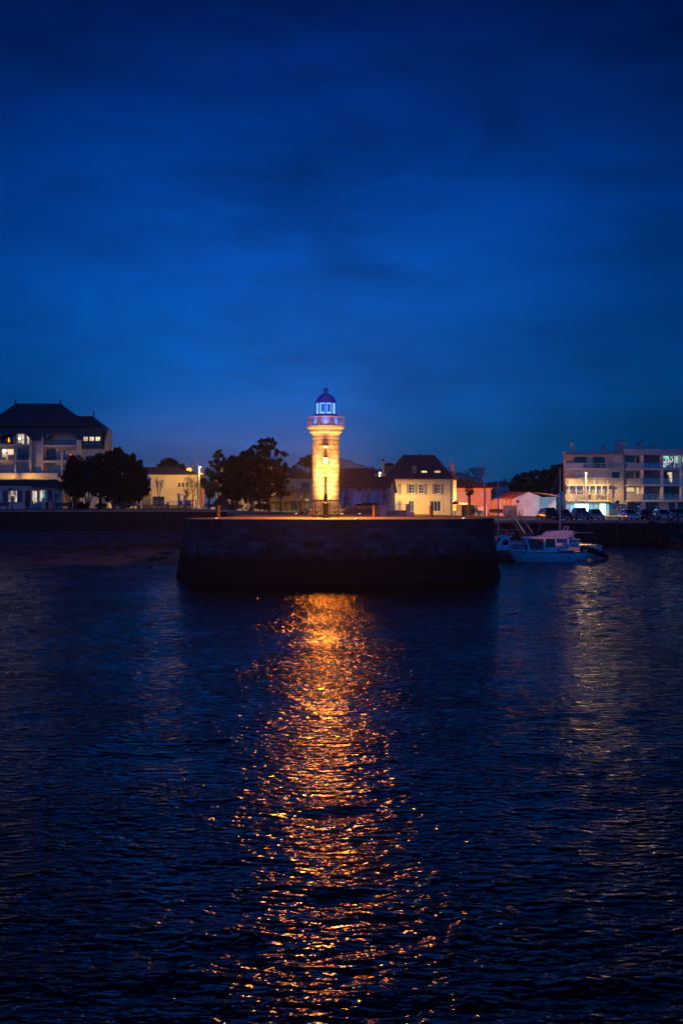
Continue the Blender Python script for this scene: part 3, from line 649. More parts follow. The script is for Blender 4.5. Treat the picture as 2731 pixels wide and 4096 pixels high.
# ---------------------------------------------------------------- facade helper
# window row: (px0, px1, py_top, py_bottom, kind[, nx, nz])
ROOM = dict(lit='room_warm', yellow='room_yellow', amber='room_amber', dim='room_dim', white='room_white', teal='room_teal', green='room_green')
def facade(root, D, px0, px1, py0, py1, mat, wins, depth=8, th=.22, name='wall', frame='trim_white', fdark='black_rail', back=True):
    xa, xb, za, zb = X(px0, D), X(px1, D), Z(py1, D), Z(py0, D)
    hs = [(X(w[0], D), X(w[1], D), Z(w[3], D), Z(w[2], D)) for w in wins]
    xs = sorted({xa, xb, *[v for h in hs for v in h[:2]]}); zs = sorted({za, zb, *[v for h in hs for v in h[2:]]})
    xs = [x for x in xs if xa-1e-6 <= x <= xb+1e-6]; zs = [z for z in zs if za-1e-6 <= z <= zb+1e-6]
    mb = MB()
    for i in range(len(xs)-1):
        for j in range(len(zs)-1):
            cx, cz = (xs[i]+xs[i+1])/2, (zs[j]+zs[j+1])/2
            if any(h[0] < cx < h[1] and h[2] < cz < h[3] for h in hs): continue
            mb.face([(xs[i], D, zs[j]), (xs[i+1], D, zs[j]), (xs[i+1], D, zs[j+1]), (xs[i], D, zs[j+1])], [(xs[i], zs[j]), (xs[i+1], zs[j]), (xs[i+1], zs[j+1]), (xs[i], zs[j+1])])
    for (a, b, c, d) in hs:
        mb.poly([(a,D,c),(b,D,c),(b,D,d),(a,D,d),(a,D+th,c),(b,D+th,c),(b,D+th,d),(a,D+th,d)], [(0,4,5,1),(1,5,6,2),(2,6,7,3),(3,7,4,0)])
    if back:
        D1 = D+depth
        mb.poly([(xa,D,za),(xb,D,za),(xb,D,zb),(xa,D,zb),(xa,D1,za),(xb,D1,za),(xb,D1,zb),(xa,D1,zb)], [(0,3,7,4),(1,5,6,2),(4,7,6,5),(3,2,6,7)])
    mb.obj(name, mat, root)
    for w, (a, b, c, d) in zip(wins, hs):
        k = w[4]; nx_ = w[5] if len(w) > 5 else 1; nz__ = w[6] if len(w) > 6 else 1
        win(root, a, b, c, d, D+th*.55, k, nx_, nz__, frame if k not in ('shop',) else fdark)
def win(root, a, b, c, d, y, k, nx_=1, nz__=1, frame='trim_white', fw=.055):
    if k == 'hole': return
    fr = 'black_rail' if k in ('dark_b', 'amber', 'lit_b', 'dark2', 'shop', 'teal', 'lit_d') else frame
    if k in ('roller', 'roller_dark'):
        f = MB().box(a, b, y, y+.05, c, d).obj('roller_shutter', k, root); return
    if k in ('door_blue', 'door_pale', 'door_dark'):
        f = MB().box(a, b, y-.06, y, c, d).obj('door', {'door_dark': 'wood_dark'}.get(k, k), root)
        MB().ball((b-.12 if k != 'door_pale' else a+.12, y-.1, c+1.0), .035, 5).obj('handle', 'grey_metal', f); return
    mb = MB()
    for (x0, x1, z0, z1) in ((a, a+fw, c, d), (b-fw, b, c, d), (a+fw, b-fw, c, c+fw), (a+fw, b-fw, d-fw, d)): mb.box(x0, x1, y-.05, y+.02, z0, z1)
    for i in range(1, nx_): x = lerp(a, b, i/nx_); mb.box(x-.03, x+.03, y-.045, y+.018, c+fw, d-fw)
    for i in range(1, nz__): z = lerp(c, d, i/nz__); mb.box(a+fw, b-fw, y-.04, y+.016, z-.018, z+.018)
    f = mb.obj('window', fr, root)
    g = MB(); g.poly([(a+.02,y,c+.02),(b-.02,y,c+.02),(b-.02,y,d-.02),(a+.02,y,d-.02)], [(0,1,2,3)])
    if k in ('dark', 'dark_b', 'dark2', 'sky'): g.obj('pane', 'glass_dark', f); return
    if k == 'shop':
        g.obj('pane', 'pane_glass', f)
        g = MB(); g.poly([(a-.1,y+.5,c),(b+.1,y+.5,c),(b+.1,y+.5,d),(a-.1,y+.5,d)], [(0,1,2,3)]); g.obj('light_panel', 'shop_light', f); return
    g.obj('pane', 'pane_glass', f)
    rm = ROOM[{'lit_b': 'lit', 'lit_d': 'dim'}.get(k, k)]; e = .35; dp = 1.6
    r = MB(); A, B, C, Dz = a-e, b+e, c-.05, d+.15
    r.poly([(A,y+.06,C),(B,y+.06,C),(B,y+.06,Dz),(A,y+.06,Dz),(A,y+dp,C),(B,y+dp,C),(B,y+dp,Dz),(A,y+dp,Dz)], [(4,5,6,7),(0,4,7,3),(1,2,6,5),(3,7,6,2),(0,1,5,4)])
    r.obj('lit_room', rm, f)
    h = d-c; wd = b-a; R_ = random.Random(int(a*97+c*31))
    if wd > .9 and h > .9:
        x = a
        while x < b-.3:
            s = R_.uniform(.3, .9); hh = R_.uniform(.15, .5)*h; MB().box(x, min(x+s, b), y+.9, y+1.3, c, c+hh).obj('furniture', 'furniture', f); x += s+R_.uniform(.1, .8)
        s = R_.uniform(.25, .5); x = R_.uniform(a+.3, b-.5); MB().box(x, x+s, y+1.5, y+1.56, c+h*.6, c+h*.6+s*.8).obj('picture', 'furniture', f)
    MB().box(a, a+wd*.10, y+.2, y+.3, c, d).obj('curtain', 'curtain', f)
def roof_quad(mb, pts): mb.face(pts)
def hip(mb, x0, x1, y0, y1, z0, rx0, rx1, ry0, z1, ry1=None, sk=.12):
    """roof from an eaves rectangle to a ridge line (or top rectangle)"""
    ry1 = ry0 if ry1 is None else ry1
    P = [(x0,y0,z0),(x1,y0,z0),(x1,y1,z0),(x0,y1,z0),(rx0,ry0,z1),(rx1,ry0,z1),(rx1,ry1,z1),(rx0,ry1,z1),(x0,y0,z0-sk),(x1,y0,z0-sk),(x1,y1,z0-sk),(x0,y1,z0-sk)]
    mb.poly(P, [(0,1,5,4),(1,2,6,5),(2,3,7,6),(3,0,4,7),(4,5,6,7),(8,9,1,0),(9,10,2,1),(10,11,3,2),(11,8,0,3),(11,10,9,8)]); return mb
def gable(mb, x0, x1, y0, y1, z0, z1, t=.14, ov=.25):
    """ridge along x: two slopes"""
    ym = (y0+y1)/2
    for (ya, yb) in ((y0, ym), (y1, ym)):
        mb.poly([(x0,ya,z0),(x1,ya,z0),(x1,yb,z1),(x0,yb,z1),(x0,ya,z0-t),(x1,ya,z0-t),(x1,yb,z1-t),(x0,yb,z1-t)], [(0,1,2,3),(7,6,5,4),(0,4,5,1),(1,5,6,2),(2,6,7,3),(3,7,4,0)])
    return mb
def chimney(parent, D, px0, px1, pyt, pyb, mat='render_white', cap='tile_dark', deep=.6, pots=True, cname='chimney'):
    mb = MB().box(X(px0, D), X(px1, D), D-deep/2, D+deep/2, Z(pyb, D), Z(pyt, D)+.0); c = mb.obj(cname, mat, parent)
    w = S(px1-px0, D); k = MB().box(X(px0, D)-.04, X(px1, D)+.04, D-deep/2-.04, D+deep/2+.04, Z(pyt, D)-.01, Z(pyt, D)+.09)
    if pots:
        n = 1 if w < .8 else 2
        for i in range(n): x = lerp(X(px0, D), X(px1, D), (i+.5)/n); k.tube([(x, D, Z(pyt, D)), (x, D, Z(pyt, D)+.34)], [.13, .11], 8)
    k.obj('cap', cap, c); return c
def antenna(parent, D, px, pyt, pyb, k=1):
    x = X(px, D); z0, z1 = Z(pyb, D), Z(pyt, D); mb = MB().tube([(x, D, z0), (x, D, z1)], .025, 4); s = S(8, D)
    mb.tube([(x-s*.5, D, z1-.1), (x+s*1.3, D, z1-.15)], .018, 4)
    for i in range(5): mb.tube([(x+s*(.2+i*.22), D-.2, z1-.13), (x+s*(.2+i*.22), D+.2, z1-.13)], .01, 3)
    mb.tube([(x-s*.1, D, z1-.1), (x+s*.5, D, z1+.35*s)], .015, 4).tube([(x-s*.1, D, z1-.1), (x+s*.5, D, z1-.6*s)], .015, 4)
    mb.box(x-s*.3, x+s*.4, D-.1, D+.1, lerp(z0, z1, .65), lerp(z0, z1, .65)+.1); mb.obj('antenna', 'grey_metal', parent)
def rail(root, D, px0, px1, pyt, pyb, mat='black_rail', step=.13, post=1.2, r=.012, nbar=0, name='balcony_rail', depth=0):
    xa, xb, z0, z1 = X(px0, D), X(px1, D), Z(pyb, D), Z(pyt, D); mb = MB()
    mb.box(xa, xb, D-.03, D+.03, z1-.05, z1).box(xa, xb, D-.02, D+.02, z0, z0+.04)
    if nbar:
        for i in range(1, nbar+1): z = lerp(z0, z1, i/(nbar+1)); mb.box(xa, xb, D-.012, D+.012, z-.014, z+.014)
    else:
        n = int((xb-xa)/step)
        for i in range(n+1): x = lerp(xa, xb, i/max(n, 1)); mb.box(x-r, x+r, D-r, D+r, z0, z1-.03)
    n = max(1, int(round((xb-xa)/post)))
    for i in range(n+1): x = lerp(xa, xb, i/n); mb.box(x-.025, x+.025, D-.025, D+.025, z0-.05, z1-.02)
    if depth:
        for x in (xa, xb): mb.box(x-.02, x+.02, D, D+depth, z1-.05, z1).box(x-.015, x+.015, D, D+depth, z0, z0+.04)
    mb.obj(name, mat, root)
def pbox(root, name, mat, D, px0, px1, py0, py1, dy0=0, dy1=1):
    return MB().box(X(px0, D), X(px1, D), D+dy0, D+dy1, Z(py1, D), Z(py0, D)).obj(name, mat, root)
def shutters(root, D, px0, px1, py0, py1, w, mat='shutter_grey', sides=(1, 1)):
    for s, (a, b) in zip(sides, ((px0-w, px0-.5), (px1+.5, px1+w))):
        if s:
            f = MB().box(X(a, D), X(b, D), D-.07, D-.02, Z(py1, D), Z(py0, D))
            for k in range(1, 3): z = lerp(Z(py1, D), Z(py0, D), k/3); f.box(X(a, D), X(b, D), D-.085, D-.07, z-.04, z+.04)
            f.obj('shutter', mat, root)

# ================================================================ A: tall apartment block, far left
D = 168.0
A = thing('apartment_building', 'big slate-roofed apartment block with lit balconies behind the low white house', 'building', (X(200, D), D, 4.4))
wl = [(2,57,1795,1840,'lit_b',2,1),(71,126,1795,1840,'dark2',2,1),(188,225,1797,1842,'dark2',2,1),(257,308,1799,1842,'amber',2,1),
      (2,57,1856,1893,'roller'),(70,125,1856,1893,'roller'),(187,222,1857,1893,'roller'),(225,300,1857,1893,'roller'),
      (28,64,1734,1779,'dark2',2,1),(67,102,1734,1779,'white',2,1),(105,124,1738,1779,'dim'),(4,26,1740,1779,'dark2'),
      (389,398,2001,2024,'yellow'),(300,322,1985,2024,'dark'),(345,365,1990,2024,'roller')]
facade(A, D, -260, 412, 1731, 2038, 'render_white', wl, depth=5.3)
# second wall: lower right wing visible behind the tree trunks
for (a, b, yt, yb) in ((-120,129,1778,1786),(181,318,1782,1790),(-120,129,1841,1850),(181,318,1843,1852)):
    pbox(A, 'balcony_slab', 'render_white', D, a, b, yt, yb, -1.5, -.0)
pbox(A, 'terrace_parapet', 'render_white', D, -260, 247, 1894, 1913, -2.4, -2.1)
pbox(A, 'terrace_slab', 'render_white', D, -260, 412, 1910, 1917, -2.1, -.0)
for (a, b, t, bt) in ((-120,129,1758,1778),(183,316,1761,1782),(2,58,1819,1841),(68,128,1819,1841),(185,245,1821,1843),(256,316,1822,1843)):
    rail(A, D-1.45, a, b, t, bt)
for (a, b) in ((2,57),(66,137),(170,245)): rail(A, D-2.25, a, b, 1881, 1894, nbar=2)
for (px, yt, yb) in ((62,1812,1915),(249,1810,1915)):    # round-topped divider pillars
    x = X(px, D-2); mb = MB().lathe([(.17, Z(yb, D-2)), (.17, Z(yt+4, D-2)), (.24, Z(yt+3, D-2)), (.24, Z(yt, D-2)), (.08, Z(yt-3, D-2))], (x, D-2), 10); mb.obj('pillar', 'render_white', A, smooth=False)
for (px0, px1, yt) in ((129,137,1750),(179,184,1750),(316,331,1762)):
    pbox(A, 'party_fin', 'render_white', D, px0, px1, yt, 1915, -1.5, -.0)
for (px0, px1, py0, py1) in ((135,181,1764,1915),): pbox(A, 'stair_tower', 'render_white', D, px0, px1, py0, py1, -.5, -.004)
# mansard roof with hipped top
mb = MB(); hip(mb, X(-300, D), X(419, D), D-.25, D+5.3, Z(1731, D), X(-300, D), X(420, D), D-.1, Z(1713, D), D+5.2)
roofA = mb.obj('roof', 'slate', A)
for (a, b, yb) in ((-300,-28,1796),(130,184,1763),(316,412,1796)):
    MB().box(X(a, D), X(b, D), D-.6, D+1.5, Z(yb, D), Z(1731.2, D)).obj('mansard_slope', 'slate', A)
m2_ = MB(); hip(m2_, X(-300, D), X(420, D), D-.1, D+5.2, Z(1712.8, D), X(-300, D), X(372, D+2.6), D+2.2, Z(1665, D+2.6), D+3.0)
m3_ = MB(); hip(m3_, X(-60, D), X(345, D), D-.2, D+5.4, Z(1700, D), X(64, D+2.6), X(243, D+2.6), D+2.6, Z(1614, D+2.6))
m2_.obj('upper_roof', 'slate', A); m3_.obj('ridge_roof', 'slate', A)
for (px, py) in ((64,1613),(243,1616),(376,1664)):
    dd = D+2.6; x = X(px, dd); z = Z(py, dd)
    MB().lathe([(.16, z-.1), (.10, z+.15), (.06, z+.25), (.2, z+.42), (.2, z+.5), (.05, z+.68), (.04, z+.9), (.012, z+1.35)], (x, dd), 8).obj('finial', 'dark_metal', A)
xg_ = X(413.5, D); gp_ = [(D+.2,4.2),(D+5.5,4.2),(D+5.5,Z(1790,D)),(D+4.6,Z(1722,D+4)),(D+2.2,Z(1716,D+2)),(D+1.0,Z(1760,D))]
MB().poly([(xg_, y, z) for y, z in gp_]+[(xg_+.35, y, z) for y, z in gp_], [(0,1,2,3,4,5),(11,10,9,8,7,6)]+[(i, i+6, (i+1)%6+6, (i+1)%6) for i in range(6)]).obj('gable_wall', 'render_white', A)
for (a, b, t, bt, k) in ((115,134,1678,1711,'dark'),(185,203,1680,1713,'dark'),(8,37,1679,1698,'dark')):
    win(A, X(a, D-.3), X(b, D-.3), Z(bt, D-.3), Z(t, D-.3), D+.35, k, 1, 2, frame='slate', fw=.07)
for (a, b) in ((334,351),(358,375),(382,400)):
    mb = MB(); q0, q1, z0, z1 = X(a-2.5, D-1), X(b+2.5, D-1), Z(1782, D-1), Z(1743, D-1)
    mb.box(q0, q1, D-.74, D-.6, z0, Z(1779, D-1)).box(q0, q1, D-.74, D+1, Z(1746.5, D-1), z1).box(q0, X(a, D-1), D-.74, D-.6, Z(1779, D-1), Z(1746.5, D-1)).box(X(b, D-1), q1, D-.74, D-.6, Z(1779, D-1), Z(1746.5, D-1)); mb.obj('dormer', 'slate', A)
    win(A, X(a, D-1), X(b, D-1), Z(1762.5, D-1), Z(1746.5, D-1), D-.72, 'lit_x', 1, 1) if False else None
    w_ = MB(); 
    for (u0, u1, v0, v1) in ((a, b, 1763, 1766),): w_.box(X(u0, D-1), X(u1, D-1), D-.72, D-.66, Z(v1, D-1), Z(v0, D-1))
    w_.box(X((a+b)/2-.6, D-1), X((a+b)/2+.6, D-1), D-.72, D-.67, Z(1763, D-1), Z(1747, D-1))
    wo = w_.obj('window', 'dark_metal', A)
    g = MB(); g.poly([(X(a,D-1),D-.66,Z(1763,D-1)),(X(b,D-1),D-.66,Z(1763,D-1)),(X(b,D-1),D-.66,Z(1747,D-1)),(X(a,D-1),D-.66,Z(1747,D-1))], [(0,1,2,3)]); g.obj('lit_pane', 'room_white', wo)
    g = MB(); g.poly([(X(a,D-1),D-.66,Z(1779,D-1)),(X(b,D-1),D-.66,Z(1779,D-1)),(X(b,D-1),D-.66,Z(1766,D-1)),(X(a,D-1),D-.66,Z(1766,D-1))], [(0,1,2,3)]); g.obj('lower_pane', 'glass_dark', wo)
# roofs of the two balcony bays: hooded dormers cut into the mansard
for (a, b, ap, bp_, yt, yb) in ((-30,131,28,108,1729,1757),(183,318,212,290,1727,1757)):
    y0 = D-1.6; yb_ = Z(yb, y0); yt_ = Z(yt, y0)
    outer = [(X(a,y0), Z(yb+2,y0)), (X(ap,y0), yt_+.05), (X(bp_,y0), yt_+.05), (X(b,y0), Z(yb+2,y0))]
    inner = [(X(a+7,y0), Z(yb+2,y0)), (X(ap+4,y0), Z(yt+6,y0)), (X(bp_-4,y0), Z(yt+6,y0)), (X(b-7,y0), Z(yb+2,y0))]
    P = [(x, y0, z) for x, z in outer]+[(x, y0, z) for x, z in inner]+[(x, D+1.5, z) for x, z in outer]
    MB().poly(P, [(0,1,5,4),(1,2,6,5),(2,3,7,6),(0,8,9,1),(1,9,10,2),(2,10,11,3)]).obj('dormer_hood', 'slate', A)
# fairy lights on the balconies and the pendant lamp
def sprinkle(name, mat, D, px, py, w, h, n, r, root, seed=1):
    R_ = random.Random(seed); mb = MB()
    for i in range(n): mb.ball((X(px+R_.uniform(-w, w), D), D+R_.uniform(-.15, .15), Z(py+R_.uniform(-h, h), D)), r, 4)
    return mb.obj(name, mat, root)
ct = thing('christmas_tree', 'small cone of orange lights glowing on the top left balcony', 'light decoration', (X(36, D-.9), D-.9, Z(1778, D-.9)))
MB().lathe([(.3, Z(1778,D-.9)), (.24, Z(1770,D-.9)), (.02, Z(1750,D-.9))], (X(36,D-.9), D-.9), 8).obj('tree', 'leaf_dark', ct)
sprinkle('lights', 'fairy_orange', D-1.2, 36.5, 1760, 2.4, 8, 22, .06, ct, 3)
ct = thing('christmas_tree', 'little tree with red lights on the balcony in front of the amber room', 'light decoration', (X(283, D-.9), D-.9, Z(1843, D-.9)))
MB().lathe([(.4, Z(1842,D-.9)), (.3, Z(1832,D-.9)), (.02, Z(1815,D-.9))], (X(283,D-.9), D-.9), 8).obj('tree', 'leaf_dark', ct)
sprinkle('lights', 'fairy_red', D-1.3, 283, 1824, 3.0, 7, 14, .05, ct, 5)
t = thing('pendant_lamp', 'white shaded pendant lamp hanging in the bright lower left flat', 'lamp', (X(20, D+.9), D+.9, Z(1800, D)))
MB().lathe([(.42, Z(1803,D)), (.30, Z(1800.5,D)), (.06, Z(1796.5,D))], (X(20,D+.9), D+.9), 12).obj('shade', 'beacon', t); MB().tube([(X(20,D+.9), D+.9, Z(1796.5,D)), (X(20,D+.9), D+.9, Z(1791,D))], .015, 4).obj('cable', 'black_rail', t)
t = thing('globe_lamp', 'round white globe lamp shining in the upper left flat', 'lamp', (X(79.5, D+.9), D+.9, Z(1757, D)))
MB().ball((X(79.5,D+.8), D+.8, Z(1753,D)), .2, 8).obj('globe', 'beacon', t); MB().tube([(X(79.5,D+.8), D+.8, Z(1750,D)), (X(79.5,D+.8), D+.8, Z(1734,D))], .012, 4).obj('cable', 'black_rail', t)

# ================================================================ B: low white house
D = 144.0
B = thing('low_house', 'low white bungalow with blue shutters and three lit windows on the left', 'house', (X(120, D), D, 4.4))
wl = [(33,70,1962,2008,'white',4,4),(126,150,1962,2016,'white',2,5),(158,183,1960,2006,'green',2,1),(102,124,1962,2026,'door_dark')]
facade(B, D, -180, 252, 1944, 2040, 'render_white', wl, depth=7)
mb = MB(); hip(mb, X(-190, D), X(257, D), D-.6, D+7.5, Z(1945, D), X(-120, D+3), X(205, D+3), D+3, Z(1919, D+3)); mb.obj('roof', 'tile_dark', B)
mb = MB(); hip(mb, X(133, D-1), X(256, D-1), D-1.7, D+4, Z(1947, D-1), X(200, D), X(222, D), D+.6, Z(1917, D)); mb.obj('porch_roof', 'tile_dark', B)
shutters(B, D, 33, 70, 1962, 2008, 20, 'shutter_blue'); pbox(B, 'shutter', 'shutter_blue', D, 194, 210, 1960, 2008, -.07, -.02)
pbox(B, 'bay_base', 'render_white', D, 147, 215, 2012, 2040, -.9, -.004)
pbox(B, 'bay_sill', 'trim_white', D, 146, 216, 2009, 2012, -.95, -.006)
pbox(B, 'gutter', 'trim_white', D, -190, 135, 1945.5, 1949, -.7, -.55)
B2 = thing('garden_wall', 'low white garden wall with a gate gap in front of the bungalow', 'wall', (X(60, 141), 141, 4.4))
pbox(B2, 'wall', 'render_white', 141, -180, 100, 2009, 2040, 0, .2); pbox(B2, 'gate_post', 'render_white', 141, 121, 133, 2005, 2040, 0, .3)
rail(B2, 141.1, 72, 100, 2003, 2009, nbar=1, name='fence_rail')

# ================================================================ C: yellow two-storey house
D = 176.0
C_ = thing('two_storey_house', 'pale two-storey house with a hipped tile roof lit yellow behind the playground', 'house', (X(695, D), D, 4.2))
wl = [(611,658,1922,1952,'roller'),(712,723,1930,1949,'dark',1,2),(727,739,1930,1949,'dark',1,2),(743,755,1930,1949,'dark',1,2),(611,658,1986,2025,'dark_b',3,1)]
facade(C_, D, 605, 789, 1904, 2032, 'render_cream', wl, depth=9)
pbox(C_, 'cornice', 'render_cream', D, 596, 793, 1900, 1905, -.35, 9.3)
mb = MB(); hip(mb, X(594, D), X(795, D), D-.5, D+9.6, Z(1900, D)+.14, X(560, D+4), X(705, D+4), D+4, Z(1868, D+4)); mb.obj('roof', 'tile_dark', C_)
for (a, b, y) in ((608,661,1955),(707,758,1956)): pbox(C_, 'window_sill', 'render_cream', D, a, b, y, y+2, -.2, -.004)
pbox(C_, 'shutter_box', 'render_cream', D, 711, 757, 1922, 1928, -.12, -.004)
chimney(C_, D+5, 768.5, 772, 1856, 1892, 'tile_orange', deep=.3, pots=False); chimney(C_, D+5, 782, 792, 1884, 1900, 'render_grey')
# its low wing with a terrace
wl = [(566,603,1978,2028,'roller_dark'),(500,530,1985,2028,'yellow',3,1)]
facade(C_, D-.6, 490, 604.5, 1969, 2032, 'render_cream', wl, depth=8, name='wing_wall')
pbox(C_, 'terrace_edge', 'render_cream', D-.6, 486, 605, 1966, 1975, -.5, -.01); pbox(C_, 'side_wall', 'render_grey', D, 560, 604.5, 1940, 1968, 3, 7)
rail(C_, D-1, 575, 604, 1955, 1966, nbar=1, name='terrace_rail')
rl = thing('railing', 'thin vertical bar railing in front of the yellow house', 'railing', (X(640, 160), 160, 4.3)); rail(rl, 160, 545, 714, 2004, 2026, mat='grey_metal', step=.16, r=.018, name='bar_panel')

# ================================================================ D: gabled house behind the big trees
D = 180.0
Dh = thing('gabled_house', 'large gabled house mostly hidden behind the dark evergreen trees', 'house', (X(990, D), D, 4.0))
wl = [(883,890,1990,2022,'dark'),(958,964,1985,2022,'amber'),(1000,1006,1985,2018,'yellow')]
facade(Dh, D, 868, 1122, 1925, 2032, 'render_cream', wl, depth=9)
MB().prism([(X(858,D),Z(1925,D)),(X(1124,D),Z(1925,D)),(X(1092,D),Z(1868,D)),(X(885,D),Z(1868,D))], D, D+9).obj('gable_wall', 'render_cream', Dh)
MB().prism([(X(855,D),Z(1927,D)),(X(883,D),Z(1866,D)),(X(1094,D),Z(1866,D)),(X(1127,D),Z(1927,D)),(X(1124,D),Z(1927,D)),(X(1092,D),Z(1869,D)),(X(885,D),Z(1869,D)),(X(858,D),Z(1927,D))], D-.4, D+9.3).obj('roof', 'tile_dark', Dh)
chimney(Dh, D+3, 873, 885, 1864, 1880, 'render_cream')

# ================================================================ kiosks
D = 168.0
K = thing('park_kiosk', 'low hip-roofed waterside kiosk with two arched doors left of the lighthouse', 'kiosk', (X(1150, D), D, 3.9))
wl = [(1101,1119,2009,2044,'door_dark'),(1136,1154,2010,2044,'door_dark'),(1163,1173,2004,2038,'sky'),(1175,1192,2004,2038,'sky')]
facade(K, D, 1062, 1227, 2002, 2046, 'wall_dark', wl, depth=6, frame='dark_metal')
mb = MB(); hip(mb, X(1052, D), X(1233, D), D-.8, D+7, Z(2003, D), X(1118, D+3), X(1178, D+3), D+3, Z(1968, D+3)); mb.obj('roof', 'tile_dark', K)
for c_ in (1110, 1145):
    P = []; 
    for k in range(11): a = PI*k/10; P.append((X(c_, D)+S(9.5, D)*math.cos(a), Z(2009, D)+S(8, D)*math.sin(a)))
    MB().prism(P+[(X(c_-9.5, D)+.08, Z(2009.4, D))]+[(X(c_+9.5, D)-.08, Z(2009.4, D))] if False else P, D-.06, D-.01).obj('arch', 'wood_dark', K)
t = thing('satellite_dish', 'round grey satellite dish on the corner of the kiosk roof', 'dish', (X(1227.5, D-.5), D-.5, Z(2000, D)))
MB().lathe([(.22, -.02), (.25, .03), (.2, .07)], (0, 0, 0), 14).obj('dish_face', 'grey_metal', None)
dsh = bpy.data.objects['dish_face']; dsh.parent = t; dsh.rotation_euler = (PI/2, 0, .4); dsh.location = (0, -.4, 0)
MB().tube([(X(1227.5, D-.5), D-.9, Z(2000, D)), (X(1227.5, D-.5), D+.1, Z(2002, D))], .03, 4).obj('bracket', 'grey_metal', t)
D = 150.0
K2 = thing('tent_roof_kiosk', 'small dark kiosk with a steep pyramid roof among the trees', 'kiosk', (X(887, D), D, 4.0))
pbox(K2, 'wall', 'wood_dark', D, 864, 915, 2018, 2050, -.5, 1.6); pbox(K2, 'counter', 'concrete', D, 898, 925, 2027, 2046, -.9, -.55)
mb = MB(); hip(mb, X(851, D), X(924, D), D-1.2, D+2.4, Z(2018, D), X(887, D)-.02, X(887, D)+.02, D+.6, Z(1974, D)); mb.obj('roof', 'slate', K2)

# ================================================================ F: tiled house left of / behind the lighthouse
D = 190.0
Fh = thing('tiled_house', 'tile-roofed house lit yellow below, seen just left of the lighthouse', 'house', (X(1200, D), D, 3.8))
wl = [(1206,1238,1930,1972,'roller_dark'),(1228,1243,1990,2020,'roller'),(1172,1190,1985,2030,'dark')]
facade(Fh, D, 1150, 1262, 1914, 2060, 'render_cream', wl, depth=9)
pbox(Fh, 'balcony_slab', 'render_cream', D, 1180, 1262, 1975, 1980, -1.3, -.004); rail(Fh, D-1.2, 1190, 1262, 1954, 1975, mat='grey_metal', step=.2, r=.02)
mb = MB(); hip(mb, X(1148, D), X(1500, D), D-.6, D+9.5, Z(1912, D), X(1152, D+4), X(1495, D+4), D+4, Z(1873, D+4)); mb.obj('roof', 'tile_red', Fh)
chimney(Fh, D+2, 1220, 1242, 1869, 1890, 'render_white'); chimney(Fh, D+5, 1189, 1196, 1858, 1874, 'render_white', pots=False)
t = thing('satellite_dish', 'white satellite dish beside the chimney left of the lighthouse', 'dish', (X(1213, D), D, Z(1885, D)))
MB().lathe([(.02, .0), (.2, .02), (.27, .08)], (0, 0, 0), 16).obj('dish_bowl', 'white_metal', None); dsh = bpy.data.objects['dish_bowl']; dsh.parent = t; dsh.rotation_euler = (PI/2, 0, .3); dsh.location = (0, -.3, .4)
MB().tube([(X(1213, D), D, Z(1888, D)), (X(1213, D), D-.25, Z(1876, D))], .03, 4).obj('bracket', 'grey_metal', t)

# ================================================================ G: old stained shed right of the lighthouse
Gs = thing('old_shed', 'stained old white shed with blue doors and a low tile roof right of the lighthouse', 'shed', (X(1460, 140), 140, 3.9))
x0, x1, xg = X(1340, 139), X(1553, 139), X(1579, 148)
def shed():
    D = 139.0; facade(Gs, D, 1340, 1553, 1948, 2060, 'render_dirty', [(1363,1376,1966,2024,'door_pale'),(1413,1445,1966,2024,'door_pale'),(1482,1507,1967,2024,'door_blue')], depth=.3, back=False)
    z0, zr = Z(1948, D), Z(1905, 143)
    # right gable wall runs away from the viewer
    mb = MB(); g0, g1 = Vector((x1, D, 0)), Vector((xg, 148, 0)); gm = (g0+g1)/2
    zb = 2.9; P = [(g0.x, g0.y, zb), (g1.x, g1.y, zb), (g1.x, g1.y, z0-.3), (gm.x, gm.y, zr-.1), (g0.x, g0.y, z0)]
    mb.face(P); mb.face([(x0, D, zb), (x0, 148, zb), (x0, 148, z0), (x0, D, z0)]); mb.face([(x0, 148, zb), (xg, 148, zb), (xg, 148, z0-.3), (x0, 148, z0-.3)]); mb.obj('gable_wall', 'render_white', Gs)
    e0 = Vector((x1-.05, D-.5, z0-.05)); r0 = Vector((gm.x+.35, gm.y, zr)); e1 = Vector((xg+.35, 148.5, z0-.55)); dx = Vector((x0-x1, 0, 0)); t = Vector((0, 0, -.16))
    e0 = e0+Vector((.25, 0, 0))
    mb = MB()
    for (a, b) in ((e0, r0), (e1, r0)):
        ax_, bx_ = Vector((x0, a.y, a.z)), Vector((x0, b.y, b.z))
        mb.poly([ax_, a, b, bx_, ax_+t, a+t, b+t, bx_+t], [(0,1,2,3),(7,6,5,4),(0,4,5,1),(1,5,6,2),(2,6,7,3),(3,7,4,0)])
    mb.obj('roof', 'tile_red', Gs)
    MB().tube([(x1-.5, D-.12, z0-.15), (x1-.75, D-.06, z0-.5), (x1-.75, D-.06, zb+.9)], .05, 5).obj('downpipe', 'dark_metal', Gs)
    MB().lathe([(.16, 0), (.16, .03)], (0, 0), 14).obj('round_hatch', 'rust_metal', Gs).matrix_local = Matrix.Translation((X(1428, D)-Gs.location.x, D-.02-Gs.location.y+.0, Z(2003, D)-Gs.location.z)) @ Matrix.Rotation(PI/2, 4, 'X')
shed()
